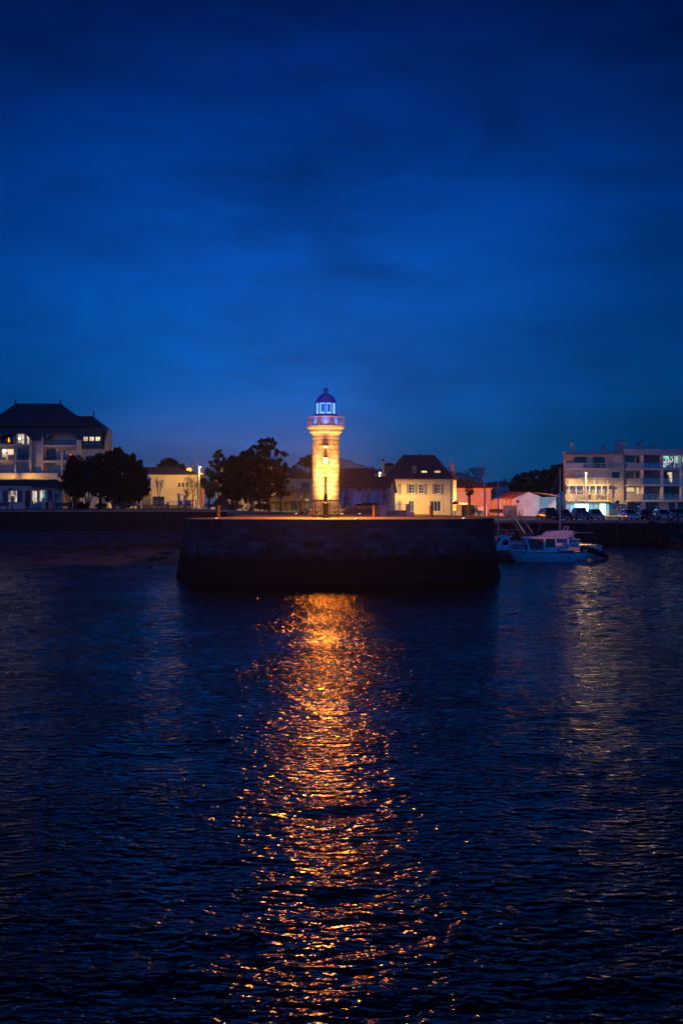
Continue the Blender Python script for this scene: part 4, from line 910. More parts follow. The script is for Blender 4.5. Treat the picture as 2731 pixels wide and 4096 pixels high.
# ================================================================ H: white gabled house behind with three lit panes
D = 200.0
Hh = thing('white_gable_house', 'big plain white gable with one row of yellow panes rising behind the shed', 'house', (X(1400, D), D, 3.8))
wl = [(1389,1398,1889,1899,'yellow'),(1400,1409,1889,1899,'yellow'),(1412,1421,1889,1899,'yellow')]
facade(Hh, D, 1300, 1476, 1886, 2040, 'render_white', wl, depth=9)
MB().prism([(X(1300,D),Z(1886,D)),(X(1476,D),Z(1886,D)),(X(1476,D),Z(1873,D)),(X(1357,D),Z(1832,D)),(X(1300,D),Z(1846,D))], D, D+9).obj('gable_wall', 'render_white', Hh)
MB().prism([(X(1296,D),Z(1846,D)),(X(1357,D),Z(1830.5,D)),(X(1479,D),Z(1873,D)),(X(1479,D),Z(1875.5,D)),(X(1357,D),Z(1833,D)),(X(1296,D),Z(1848.5,D))], D-.4, D+9.3).obj('roof', 'tile_red', Hh)
pbox(Hh, 'window_hood', 'trim_white', D, 1386, 1425, 1885.5, 1887.5, -.4, -.004); pbox(Hh, 'flue_block', 'render_pink', D, 1451, 1464, 1879, 1900, -2, -1); pbox(Hh, 'flue_side', 'wood_dark', D, 1464.3, 1476, 1880, 1900, -2, -1)
chimney(Hh, D+2, 1400, 1409, 1844, 1852, 'render_white', cap='tile_red'); antenna(Hh, D, 1377, 1808, 1872)
chimney(Hh, D-4, 1361, 1371, 1868, 1888, 'render_white', cap='tile_red'); 
MB().prism([(X(1352,D-4),Z(1902,D-4)),(X(1357,D-4),Z(1874,D-4)),(X(1373,D-4),Z(1874,D-4)),(X(1379,D-4),Z(1902,D-4))], D-5, D-3.4).obj('stack_base', 'tile_dark', Hh)
# small roofs between
D = 225.0
I1 = thing('small_house', 'low grey house with two chimneys between the white gable and the mansard house', 'house', (X(1510, D), D, 3.6))
facade(I1, D, 1470, 1580, 1893, 2040, 'render_white', [], depth=9)
MB().prism([(X(1472,D),Z(1894,D)),(X(1478,D),Z(1873,D)),(X(1494,D),Z(1871,D)),(X(1506,D),Z(1880,D)),(X(1540,D),Z(1868,D)),(X(1585,D),Z(1866,D)),(X(1585,D),Z(1894,D))], D-.5, D+9).obj('roof', 'slate', I1)
chimney(I1, D-1, 1479, 1482, 1868, 1876, 'render_grey'); chimney(I1, D-1, 1489, 1496, 1868, 1874, 'render_grey')
D = 172.0
I2 = thing('chimney_stack', 'tall pale chimney stack with a dark pot standing behind the shed roof', 'chimney', (X(1531, D), D, 3.6))
pbox(I2, 'stack', 'render_cream', D, 1526.5, 1536, 1846, 2030, -.3, .3); MB().lathe([(.22, Z(1846,D)), (.24, Z(1838,D)), (.2, Z(1837,D))], (X(1531.5,D), D), 10).obj('pot', 'rust_metal', I2)

# ================================================================ J: cream mansard house
D = 160.0
J = thing('mansard_house', 'cream house with a tall slate mansard roof and grey shutters right of centre', 'house', (X(1700, D), D, 3.35))
wl = [(1581,1589,1937,1974,'lit_b',1,4),(1637,1657,1937,1973,'dark',2,3),(1675,1694,1937,1974,'dark',2,3),(1740,1760,1937,1974,'dark',2,3),
      (1580,1591,2007,2040,'lit_b',1,4),(1635,1655,2004,2046,'dark',2,1),(1721,1762,2004,2045,'dark',3,1)]
facade(J, D, 1575, 1812, 1917, 2066, 'render_cream', wl, depth=8.5)
pbox(J, 'cornice', 'render_cream', D, 1572, 1814, 1914, 1918.5, -.3, 8.8)
pbox(J, 'string_course', 'trim_white', D, 1575, 1809, 1990.5, 1993.5, -.09, -.003)
pbox(J, 'quoin', 'render_grey', D, 1801, 1811.5, 1919, 2064, -.05, -.003)
MB().tube([(X(1800,D), D-.1, Z(1919,D)), (X(1800,D), D-.1, Z(2062,D))], .05, 5).obj('downpipe', 'render_grey', J)
mb = MB(); hip(mb, X(1534, D), X(1817, D), D-.6, D+9.2, Z(1914, D), X(1611.5, D+3.2), X(1736, D+3.2), D+3.2, Z(1819.5, D+3.2), D+5.6); mb.obj('roof', 'slate', J)
for (a, b, yt, yb) in ((1581,1589,1937,1974),(1637,1657,1937,1973),(1675,1694,1937,1974),(1740,1760,1937,1974)):
    if a > 1600: shutters(J, D, a, b, yt-1, yb+2, 11.5, sides=(1, 1) if a != 1675 else (0, 1))
    pbox(J, 'window_sill', 'trim_white', D, a-5, b+5, yb+1, yb+3.5, -.16, -.004)
pbox(J, 'shutter', 'shutter_grey', D, 1591, 1603.5, 1933, 1976, -.07, -.02); pbox(J, 'shutter', 'shutter_grey', D, 1592, 1603.5, 2004, 2041, -.07, -.02)
pbox(J, 'shutter', 'shutter_grey', D, 1658, 1666.5, 1936, 1975, -.1, -.05) if False else None
for (a, b, t_, bt) in ((1633,1657,2000,2048),(1716,1766,2000,2050)):
    z0, z1 = Z(bt, D), Z(t_, D); m_ = MB().box(X(a,D)-.1, X(a,D), D-.08, D-.003, z0, z1).box(X(b,D), X(b,D)+.1, D-.08, D-.003, z0, z1).box(X(a,D)-.1, X(b,D)+.1, D-.09, D-.002, z1, z1+.12); m_.obj('door_surround', 'trim_white', J)
dd = D+1.3
m_ = MB(); q = lambda p: X(p, dd); zq = lambda p: Z(p, dd)
m_.poly([(q(1643),dd-1.2,zq(1866)),(q(1666),dd-1.2,zq(1866)),(q(1654.5),dd-1.2,zq(1855)),(q(1643),dd+2,zq(1866)),(q(1666),dd+2,zq(1866)),(q(1654.5),dd+2,zq(1855))], [(0,1,2),(0,2,5,3),(1,4,5,2),(0,3,4,1)])
m_.box(q(1645), q(1647.5), dd-1.1, dd+1, zq(1893), zq(1866)).box(q(1661.5), q(1664), dd-1.1, dd+1, zq(1893), zq(1866)); m_.obj('dormer', 'slate', J)
win(J, q(1647.5), q(1661.5), zq(1892), zq(1867), dd-1.0, 'dark', 1, 2)
for (a, b, k) in ((1684,1709,'room_warm'),(1737,1762,'room_yellow'),(1569,1596,None)):
    ya, yb_ = D+.55, D+.95; P0 = [(X(a,D),ya-.35,Z(1896.5,D)),(X(b,D),ya-.35,Z(1896.5,D)),(X(b,D),yb_-.3,Z(1878,D)),(X(a,D),yb_-.3,Z(1878,D))]
    P1 = [(x+(.06 if i in (0,3) else -.06), y-.02, z+(.06 if i < 2 else -.06)) for i, (x, y, z) in enumerate(P0)]
    P2 = [(x, y+.8, z) for x, y, z in P0]
    so = MB().poly(P0+P2, [(0,4,5,1),(1,5,6,2),(2,6,7,3),(3,7,4,0),(0,1,2,3)]).obj('skylight', 'dark_metal', J)
    MB().poly(P1, [(0,1,2,3)]).obj('pane', k or 'glass_dark', so)
MB().tube([(X(1677,D+4), D+4, Z(1820,D+4)), (X(1677,D+4), D+4, Z(1814,D+4))], .15, 8).obj('roof_vent', 'dark_metal', J)
Jw = thing('narrow_house', 'narrow pale blue-white house squeezed right beside the mansard house', 'house', (X(1816, 166), 166, 3.3))
facade(Jw, 166, 1808, 1823.5, 1920, 2062, 'render_white', [], depth=5); chimney(Jw, 170, 1803, 1813.5, 1855, 1895, 'tile_red'); antenna(Jw, 170, 1802, 1833, 1880)
MB().prism([(X(1795,166),Z(1921,166)),(X(1806,166),Z(1885,166)),(X(1812,166),Z(1885,166)),(X(1826,166),Z(1921,166))], 165.6, 171).obj('roof', 'slate', Jw)

# ================================================================ K/L/M: orange house and what rises behind it
D = 176.0
Ko = thing('orange_lit_house', 'house with a red hipped tile roof glowing orange behind the gate pillars', 'house', (X(1895, D), D, 3.1))
facade(Ko, D, 1818, 1962, 1954, 2060, 'render_pink', [(1917,1941,1966,1990,'roller'),(1824,1862,1965,2010,'roller')], depth=9)
pbox(Ko, 'cornice', 'render_cream', D, 1814, 1967, 1952, 1957, -.5, 9.3); pbox(Ko, 'window_sill', 'render_cream', D, 1914, 1945, 1991, 1993, -.2, -.004)
mb = MB(); hip(mb, X(1812, D), X(1969, D), D-.7, D+9.6, Z(1952, D)+.02, X(1836, D+4), X(1880, D+4), D+4, Z(1918, D+4)); mb.obj('roof', 'tile_orange', Ko)
chimney(Ko, D+5, 1837, 1844, 1912, 1925, 'tile_dark')
facade(Ko, D-.5, 1962, 2030, 2002, 2062, 'render_pink', [], depth=5, name='annex_wall')
D = 215.0
Lh = thing('pink_gable_house', 'long pinkish gable wall behind the orange-lit house', 'house', (X(1870, D), D, 3.2))
facade(Lh, D, 1800, 1932, 1940, 2040, 'render_pink', [], depth=9)
MB().prism([(X(1800,D),Z(1941,D)),(X(1932,D),Z(1941,D)),(X(1932,D),Z(1924,D)),(X(1833,D),Z(1892,D)),(X(1800,D),Z(1900,D))], D, D+9).obj('gable_wall', 'render_pink', Lh)
MB().prism([(X(1797,D),Z(1899,D)),(X(1833,D),Z(1890,D)),(X(1936,D),Z(1924,D)),(X(1936,D),Z(1926,D)),(X(1833,D),Z(1892.5,D)),(X(1797,D),Z(1901,D))], D-.4, D+9.3).obj('roof', 'tile_dark', Lh)
chimney(Lh, D-2, 1791, 1796, 1875, 1890, 'render_grey')
D = 235.0
Mh = thing('grey_blue_house', 'dim bluish house with a low roof between the pink gable and the hedge', 'house', (X(1985, D), D, 3.0))
facade(Mh, D, 1965, 2046, 1942, 2040, 'render_white', [(2010,2030,1966,1974,'dark'),(1990,2040,1985,1992,'dark')], depth=9)
MB().prism([(X(1930,D),Z(1945,D)),(X(1968,D),Z(1927,D)),(X(2012,D),Z(1924,D)),(X(2048,D),Z(1934,D)),(X(2046,D),Z(1943,D))], D-.6, D+9).obj('roof', 'slate', Mh)
chimney(Mh, D, 2012, 2024, 1918, 1926, 'render_grey'); antenna(Mh, D, 2012, 1875, 1924)
# ================================================================ N: low white hall
D = 172.0
Nh = thing('low_hall', 'long low white hall with shallow tile roof, orange on one side, cyan on the other', 'hall', (X(2100, D), D, 3.0))
facade(Nh, D, 1988, 2053, 1995, 2064, 'render_white', [], depth=9, name='side_wall')
for px in (2005, 2020, 2036): pbox(Nh, 'pilaster', 'render_white', D, px-2, px+2, 1997, 2022, -.15, -.003)
D2 = 170.0
P = [(X(2053,D2),Z(2064,D2)),(X(2157,D2),Z(2064,D2)),(X(2157,D2),Z(1987,D2)),(X(2112,D2),Z(1970.5,D2)),(X(2053,D2),Z(1995,D2))]
MB().prism(P, D2, D2+8).obj('gable_wall', 'render_white', Nh)
MB().prism([(X(2050,D2),Z(1996,D2)),(X(2112,D2),Z(1968.5,D2)),(X(2160,D2),Z(1986.5,D2)),(X(2160,D2),Z(1988,D2)),(X(2112,D2),Z(1970.7,D2)),(X(2050,D2),Z(1998,D2))], D2-.3, D2+8.3).obj('roof_edge', 'trim_white', Nh)
mb = MB(); mb.poly([(X(1984,D),D-.5,Z(1993,D)),(X(2055,D2),D2-.2,Z(1996,D2)),(X(2112,D2),D2+.5,Z(1968.3,D2)),(X(2050,D),D+5,Z(1966,D+5))], [(0,1,2,3)])
mb.poly([(X(2112,D2),D2+.5,Z(1968.3,D2)),(X(2222,D2+4),D2+.5,Z(1987,D2+.5)),(X(2222,D2+4),D2+8,Z(1975,D2+8)),(X(2112,D2+8),D2+8,Z(1968,D2+8))], [(0,1,2,3)]); mb.obj('roof', 'tile_orange', Nh)
facade(Nh, D2+1.2, 2157, 2222, 1988, 2064, 'render_white', [], depth=7, name='end_wall')
for (px, py, a, b) in ((2124,2032,3,7),(2057.5,2014,4,4)):
    MB().lathe([(.13 if a < 4 else .17, 0), (.13 if a < 4 else .17, .04)], (0, 0), 14).obj('porthole', 'glass_dark', Nh).matrix_local = Matrix.Translation((X(px, D2)-Nh.location.x, D2-Nh.location.y, Z(py, D2)-Nh.location.z)) @ Matrix.Rotation(PI/2, 4, 'X') @ Matrix.Scale(1.9 if a < 4 else 1, 4, (0, 1, 0))
pbox(Nh, 'dado', 'render_white', D2, 2071, 2156.5, 2022, 2064, -.12, -.004)
# yard walls, gate pillars and gates in front of the orange house
D = 163.0
yd = thing('yard_wall', 'low pinkish yard wall with a dark gate beside the hall', 'wall', (X(2000, D), D, 3.1))
pbox(yd, 'wall', 'render_pink', D, 1945, 1955, 2020, 2066, 0, .3); pbox(yd, 'panel', 'render_pink', D, 2010, 2066, 2022, 2066, 0, .25); pbox(yd, 'gate', 'wood_dark', D, 1955, 2010, 2036, 2052, .1, .16)
rail(yd, D-.1, 1955, 2010, 2022, 2050, mat='white_metal', step=3, post=2.2, name='gate_frame')
gp = thing('gate', 'dark double gate between two cream pillars with white fence panels', 'gate', (X(1870, D-3), D-3, 3.2)); D = 160.0
for (a, b) in ((1833,1845),(1897,1909)):
    o_ = pbox(gp, 'pillar', 'render_cream', D, a, b, 2021, 2066, -.2, .5); MB().box(X(a-1.5,D), X(b+1.5,D), D-.28, D+.58, Z(2021,D), Z(2018,D)).obj('cap', 'render_cream', o_)
pbox(gp, 'leaf', 'wood_dark', D, 1845, 1897, 2020, 2063, .1, .18)
for (a, b) in ((1811,1833),(1909,1941)):
    pbox(gp, 'base_wall', 'render_cream', D, a, b, 2043, 2066, 0, .25); rail(gp, D+.1, a, b, 2024, 2043, mat='white_metal' if a > 1900 else 'wood_dark', step=.16, r=.04, name='fence_panel')
pbox(gp, 'end_post', 'trim_white', D, 1939, 1942.5, 2018, 2066, -.05, .12)
sc = thing('wall_light', 'long yellow wall light glowing over the gate of the orange house', 'wall light', (X(1850, 165), 165, Z(2015, 165)))
MB().tube([(X(1834,165), 165, Z(2013,165)), (X(1868,165), 165, Z(2014,165))], .07, 6).obj('tube', 'sconce', sc); pbox(sc, 'bracket', 'dark_metal', 165, 1834, 1868, 2015.5, 2018, 0, .2)

# ================================================================ O: apartment block on the right
D = 176.0
O = thing('apartment_block', 'four-storey flat-roofed apartment block with lit shop windows on the right', 'building', (X(2500, D), D, 2.95))
wl = [(2295,2343,1827,1851,'dark_b',2,1),(2370,2418,1827,1872,'dark_b',2,1),(2445,2478,1825,1852,'roller'),
      (2295,2345,1888,1925,'roller'),(2371,2420,1888,1935,'roller'),(2446,2476,1888,1912,'dark_b',2,1),
      (2446,2478,1948,1973,'roller'),(2300,2420,1948,1985,'roller'),
      (2296,2354,2015,2060,'shop',3,1),(2371,2391,2016,2062,'teal',1,1),(2395,2421,2015,2061,'shop',1,1)]
facade(O, D, 2263, 2493, 1815, 2068, 'render_beige', wl, depth=2.2)
MB().box(X(2264, D+10), X(2493, D), D+2.25, D+10, 2.9, Z(1812, D)).obj('rear_wall', 'render_beige', O)
wl = [(2500,2538,1823,1848,'dark_b',1,1),(2542,2555,1823,1852,'dark_b'),(2575,2633,1824,1872,'roller_dark'),(2644,2690,1822,1871,'teal',2,1),(2693,2716,1822,1871,'lit_d'),(2719,2760,1826,1850,'teal',1,1),
      (2500,2535,1885,1914,'roller_dark'),(2541,2556,1885,1914,'dark_b'),(2575,2637,1885,1932,'roller_dark'),(2648,2666,1888,1930,'dark_b'),(2667,2688,1888,1930,'lit_b'),(2720,2742,1890,1911,'lit_d'),
      (2503,2536,1949,1967,'yellow'),(2543,2555,1949,1976,'yellow'),(2579,2640,1946,1990,'roller_dark'),(2648,2716,1946,1992,'dark_b',3,1),
      (2508,2560,2010,2062,'dark_b',3,1),(2580,2633,2008,2062,'dark_b',2,1),(2672,2698,2010,2064,'dark_b'),(2708,2760,2008,2064,'dark_b',2,1)]
facade(O, D+.5, 2493, 2860, 1815, 2068, 'render_grey', wl, depth=10, name='right_wall')
pbox(O, 'parapet', 'render_grey', D, 2259, 2489, 1805, 1815, -.4, 2.4); pbox(O, 'parapet', 'render_grey', D, 2490, 2860, 1797, 1820, -1.1, 10.3)
pbox(O, 'roof_slab', 'concrete', D, 2251, 2492, 1815, 1822, -1.5, .3) if False else pbox(O, 'eaves_slab', 'concrete', D, 2252, 2490, 1816.2, 1820, -1.1, -.01)
for (yt, yb) in ((1873,1880),(1938,1944),(2000,2006)):
    pbox(O, 'balcony_slab', 'render_white', D, 2258, 2428, yt, yb, -1.5, -.003); pbox(O, 'balcony_slab', 'render_white', D, 2500, 2860, yt+1, yb, -1.2, .49)
for (yt, yb, m_) in ((1853,1873,'render_grey'),(1914,1938,'render_beige'),(1976,2000,'render_beige')):
    pbox(O, 'balcony_parapet', m_, D, 2263, 2323, yt, yb, -1.5, -1.38)
    pbox(O, 'side_parapet', 'render_grey', D, 2254, 2262, yt, yb, -1.3, .2)
    pbox(O, 'balcony_parapet', m_ if yt > 1900 else 'render_grey', D, 2500, 2561, yt, yb, -1.2, -1.1)
for i, (yt, yb) in enumerate(((1853,1873),(1914,1938),(1976,2000))):
    rail(O, D-1.42, 2323, 2428, yt, yb, mat='white_metal', nbar=2, post=1.3)
    rail(O, D-1.15, 2561, 2725, yt, yb, mat='grey_metal', nbar=1, post=1.1)
    MB().box(X(2561,D), X(2725,D), D-1.13, D-1.115, Z(yb,D), Z(yt+2,D)).obj('glass_screen', 'pane_glass', O)
for px in (2267, 2296, 2325, 2349, 2373, 2397, 2422):    # glazed loggia posts on the first floor
    pbox(O, 'loggia_post', 'trim_white', D, px-1.6, px+1.6, 1944, 1976, -1.35, -1.2)
pbox(O, 'loggia_glass', 'pane_glass', D, 2268, 2421, 1945, 1976, -1.29, -1.27)
for (a, b) in ((2640, 2644), (2716, 2719.5), (2563, 2566)): pbox(O, 'divider', 'trim_white', D, a, b, 1820, 2000, -1.0, .49)
pbox(O, 'shop_fascia', 'render_white', D, 2290, 2424, 2006.5, 2014.5, -.12, -.003)
text('VRIGNAUD', .30, (X(2330, D), D-.14, Z(2012, D)), 'sign_dark', O, 'sign_text'); text('I M M O B I L I E R', .13, (X(2333, D), D-.14, Z(2014.2, D)), 'sign_dark', O, 'sign_text')
lg = MB(); 
for i in range(20): a = 2*PI*i/20; lg.v.append(Vector((X(2363, D)+.24*math.cos(a), D-.3, Z(2009.5, D)+.26*math.sin(a)))); 
for i in range(20): a = 2*PI*i/20; lg.v.append(Vector((X(2363, D)+.24*math.cos(a), D-.2, Z(2009.5, D)+.26*math.sin(a))))
lg.f += [tuple(range(20)), tuple(range(39, 19, -1))]+[(i, i+20, (i+1) % 20+20, (i+1) % 20) for i in range(20)]
lgo = lg.obj('round_sign', 'drum_wall', O)
MB().box(X(2360,D), X(2362,D), D-.33, D-.302, Z(2012.5,D), Z(2007.5,D)).box(X(2363,D), X(2366,D), D-.33, D-.302, Z(2012.5,D), Z(2009.5,D)).obj('emblem', 'sign_dark', lgo)
pbox(O, 'dark_shopfront', 'sign_dark', D, 2434, 2490, 2008, 2060, -.08, -.003)
pbox(O, 'awning', 'render_grey', D, 2468, 2498, 2009, 2015, -1.0, -.09)
text('Allianz', .26, (X(2446, D), D-.12, Z(2012.6, D)), 'sign_white', O, 'sign_text')
text('Assurances, Santé &', .14, (X(2480, D), D-.12, Z(2021.5, D)), 'sign_white', O, 'sign_text'); text('Prêts, Financements', .14, (X(2480, D), D-.12, Z(2026, D)), 'sign_white', O, 'sign_text')
pbox(O, 'pink_column', 'pink_paint', D, 2275.5, 2280, 2015, 2056, -.2, -.01); pbox(O, 'white_column', 'trim_white', D, 2281, 2283.5, 2015, 2058, -.22, -.01)
pbox(O, 'door_lamp', 'led_small_blue', D, 2550, 2558, 2025, 2027, .2, .3)
for (a, b, t_, bt, dd) in ((2281,2290,1768,1806,1),(2404,2416,1787,1806,3),(2459,2468,1770,1806,2),(2469,2482,1768,1806,2.8),(2484,2500,1766,1806,2),(2545,2553,1777,1799,3),(2553.3,2569,1769,1799,2),(2603,2615,1787,1799,2)):
    chimney(O, D+min(dd, 1.6), a, b, t_, bt, 'render_grey', cap='dark_metal', pots=False)
    bpy.data.objects[-1] if False else None
    dd = min(dd, 1.6); MB().box(X(a+1.5, D+dd), X(b-1.5, D+dd), D+dd-.2, D+dd+.2, Z(t_, D+dd)+.08, Z(t_-3.5, D+dd)).obj('flue', 'dark_metal', O)
sprinkle('party_lights', 'fairy_green', D+.1, 2674, 1836, 14, 12, 7, .06, O, 8); sprinkle('party_lights', 'fairy_red', D+.3, 2677, 1846, 3, 5, 5, .11, O, 9); sprinkle('party_lights', 'fairy_blue', D+.3, 2672, 1850, 3, 2.5, 6, .12, O, 10)
t = thing('table_lamp', 'orange table lamp glowing at the foot of the teal-lit balcony window', 'lamp', (X(2650, D), D+.3, Z(1873, D)))
MB().lathe([(.36, Z(1866,D)), (.2, Z(1861.5,D)), (.03, Z(1861,D))], (X(2650,D), D+.2), 10).obj('shade', 'fairy_orange', t); MB().tube([(X(2650,D), D+.2, Z(1873,D)), (X(2650,D), D+.2, Z(1866,D))], .05, 6).obj('base', 'dark_metal', t)
# balcony chairs
for i, (px, py, lab) in enumerate(((2350,2000,'folding chair on the first-floor balcony behind the quay lamp post'),(2398,2000,'folding chair on the right end of the first-floor corner balcony'),(2614,2000,'dark chair on the first-floor balcony left of the dark glass doors'))):
    x, z = X(px, D), Z(py, D); y = D-.8; t = thing('balcony_chair', lab, 'chair', (x, y, z), 'chairs on the apartment balconies')
    MB().box(x-.25, x+.25, y-.22, y+.22, z+.42, z+.46).obj('seat', 'dark_metal', t); MB().poly([(x-.25,y+.2,z+.46),(x+.25,y+.2,z+.46),(x+.25,y+.32,z+.95),(x-.25,y+.32,z+.95),(x-.25,y+.24,z+.46),(x+.25,y+.24,z+.46),(x+.25,y+.36,z+.95),(x-.25,y+.36,z+.95)],[(0,1,2,3),(7,6,5,4),(0,4,5,1),(1,5,6,2),(2,6,7,3),(3,7,4,0)]).obj('backrest', 'dark_metal', t)
    for s in (-1, 1):
        MB().tube([(x+s*.23, y-.2, z), (x+s*.23, y+.2, z+.44)], .02, 4).obj('leg', 'dark_metal', t); MB().tube([(x+s*.23, y+.2, z), (x+s*.23, y-.2, z+.44)], .02, 4).obj('leg', 'dark_metal', t)
# ================================================================ water tower
D = 600.0
wt = thing('water_tower', 'pale flared water tower far behind the houses', 'water tower', (X(1910, D), D, 2.9))
auto_smooth(MB().lathe([(S(16,D), 2.5), (S(12,D), Z(1935,D)), (S(13.5,D), Z(1918,D)), (S(22,D), Z(1895,D)), (S(34,D), Z(1876,D)), (S(34.5,D), Z(1874,D)), (S(20,D), Z(1870.5,D)), (S(5,D), Z(1868,D))], (X(1910,D), D), 32).obj('tank', 'render_white', wt))
MB().tube([(X(1910,D), D, Z(1868,D)), (X(1910,D), D, Z(1832,D))], .18, 5).obj('mast', 'grey_metal', wt)
# ---------------------------------------------------------------- trees
def rnd_unit(R_):
    while True:
        v = Vector((R_.uniform(-1,1), R_.uniform(-1,1), R_.uniform(-1,1)))
        if .05 < v.length < 1: return v.normalized()
def leaves(clumps, n, size, seed, flat=1.0, shell=.55):
    """many small leaf-cluster faces spread through and around the clumps"""
    R_ = random.Random(seed); V = []; Fc = []
    tot = sum(r*r for _, r in clumps)
    for c, r in clumps:
        k = max(6, int(n*r*r/tot))
        # lumpy: every clump is built of sub-sprays
        subs = [c+Vector((v.x, v.y, v.z*flat))*r*R_.uniform(.45, 1.12) for v in (rnd_unit(R_) for _ in range(max(5, int(r*7))))]
        for _ in range(k):
            if R_.random() < .62: s = R_.choice(subs); p = s+rnd_unit(R_)*R_.random()**.6*r*.36
            else: v = rnd_unit(R_); p = c+Vector((v.x, v.y, v.z*flat))*r*R_.random()**.45*.86
            a = rnd_unit(R_); b = a.cross(rnd_unit(R_)).normalized(); s = size*R_.uniform(.55, 1.35)
            i = len(V); V += [p+a*s, p+b*s*.6, p-a*s*.8, p-b*s*.6]; Fc.append((i, i+1, i+2, i+3))
    m = MB(); m.v = V; m.f = Fc; return m
def limbs(base, targets, r0, R_, split=.45, n=6):
    mb = MB(); top = sum(targets, Vector())/len(targets); fork = base.lerp(top, split)
    fork.x = base.x+(top.x-base.x)*.35
    mb.tube([base, base.lerp(fork, .5)+Vector((R_.uniform(-.15,.15), 0, 0)), fork], [r0*1.25, r0, r0*.8], 8)
    for t in targets:
        mid = fork.lerp(t, .5)+Vector((R_.uniform(-.4,.4), R_.uniform(-.4,.4), R_.uniform(-.2,.5)))
        mb.tube([fork, mid, t], [r0*.55, r0*.34, r0*.08], n)
        for _ in range(2):
            e = mid+Vector((R_.uniform(-1,1), R_.uniform(-1,1), R_.uniform(0,1))).normalized()*(t-mid).length*.6; mb.tube([mid, e], [r0*.2, r0*.05], 4)
    return mb
def tree(name, label, px, D, clumps, base_py, r0, n, size, mat='leaf_dark', group=None, seed=1, flat=1, split=.4, depth=.5):
    R_ = random.Random(seed); b = Vector((X(px, D), D, G(X(px, D), D)-.05)); t = thing(name, label, 'tree', tuple(b), group)
    cl = []
    for (cx, cyy, r) in clumps:
        rr = S(r, D); cl.append((Vector((X(cx, D), D+R_.uniform(-1, 1)*rr*depth, Z(cyy, D))), rr))
    limbs(b, [c-Vector((0,0,r*.3)) for c, r in cl], r0, R_, split).obj('trunk', 'bark', t)
    leaves(cl, n, size, seed, flat).obj('crown', mat, t); return t
g1 = 'evergreens of the waterside park'
tree('evergreen_oak', 'leftmost broad dark tree in front of the slate-roofed apartment block', 300, 141, [(268,1900,28),(285,1868,30),(312,1845,30),(340,1880,38),(300,1915,36),(262,1940,24),(340,1930,34),(285,1955,28),(325,1962,26)], 2035, .28, 8500, .22, group=g1, seed=2)
tree('evergreen_oak', 'tallest tree of the left park group, its crown reaching over the block gable', 400, 140, [(365,1850,32),(400,1838,32),(445,1822,24),(395,1880,40),(440,1870,40),(380,1920,38),(430,1925,40),(370,1955,28),(410,1960,28),(450,1965,30),(440,1990,26)], 2035, .3, 11500, .22, group=g1, seed=3)
tree('evergreen_oak', 'dark round tree in the middle right of the left park group', 490, 142, [(478,1820,28),(508,1845,32),(478,1865,36),(520,1885,34),(470,1920,38),(520,1925,36),(490,1965,32),(530,1965,30),(470,1995,26),(505,1998,26),(535,1995,22)], 2035, .3, 11500, .22, group=g1, seed=4)
tree('evergreen_oak', 'rightmost tree of the left group, sloping down beside the yellow house', 555, 143, [(548,1870,28),(568,1902,28),(545,1915,36),(584,1930,22),(560,1955,30),(578,1968,22),(555,1985,24)], 2035, .24, 7500, .22, group=g1, seed=5)
for i, (px, lean, lab) in enumerate(((284,-8,'thin leaning trunk leftmost under the park trees'),(352,6,'slender bare trunk between two park trees in front of the beige wall'),(455,-10,'forked bare trunk under the dark park trees left of the yellow house'))):
    D = 137+i; R_ = random.Random(i); b = Vector((X(px, D), D, 4.38)); t = thing('leaning_tree', lab, 'tree', tuple(b), g1); m_ = MB()
    for s in (-1, 0, 1): m_.tube([b, b+Vector((S(lean, D)*.3+s*.3, 0, 1.2)), b+Vector((S(lean, D)+s*.9, .2*s, 3.4))], [.14, .11, .07], 6)
    m_.obj('trunk', 'bark', t); leaves([(b+Vector((0, 0, 4.0)), 1.2)], 500, .2, i+40).obj('crown', 'leaf_dark', t)
tree('garden_tree', 'dark tree rising over the roof of the yellow two-storey house', 668, 194, [(640,1868,16),(662,1850,20),(690,1852,18),(715,1868,16),(735,1875,14),(700,1875,22),(650,1880,18)], 2030, .3, 3000, .28, seed=6)
tree('hedge_tree', 'brownish dense tree just left of the park pine beside the white lamp pole', 838, 150, [(818,1928,14),(835,1890,20),(855,1905,24),(825,1935,26),(855,1945,26),(840,1975,26)], 2035, .2, 3200, .18, 'leaf', seed=7)
tree('pine_tree', 'slim pine with an open tufted top left of the big park evergreens', 876, 152, [(872,1812,13),(860,1825,10),(885,1822,12),(895,1838,9),(866,1845,14),(842,1850,9),(848,1862,9),(888,1856,14),(872,1872,16),(902,1868,10)], 2035, .16, 2600, .16, 'needle', seed=8, split=.55)
tree('evergreen_oak', 'broad leftmost evergreen of the dark mass in front of the gabled house', 930, 146, [(932,1840,22),(915,1870,30),(950,1850,30),(895,1915,28),(935,1905,42),(965,1890,34),(905,1950,30),(950,1950,34),(925,1975,26),(900,1985,18),(950,1988,24)], 2040, .3, 11500, .22, group=g1, seed=9)
tree('evergreen_oak', 'large central evergreen of the dark mass in front of the gabled house', 1005, 147, [(975,1820,20),(1000,1815,24),(985,1860,38),(1025,1850,34),(1000,1905,44),(1045,1895,34),(985,1950,36),(1040,1945,36),(965,1930,34),(1010,1975,28),(1065,1975,28),(1070,1915,34),(985,1990,20),(1040,1992,22)], 2040, .34, 14000, .22, group=g1, seed=10)
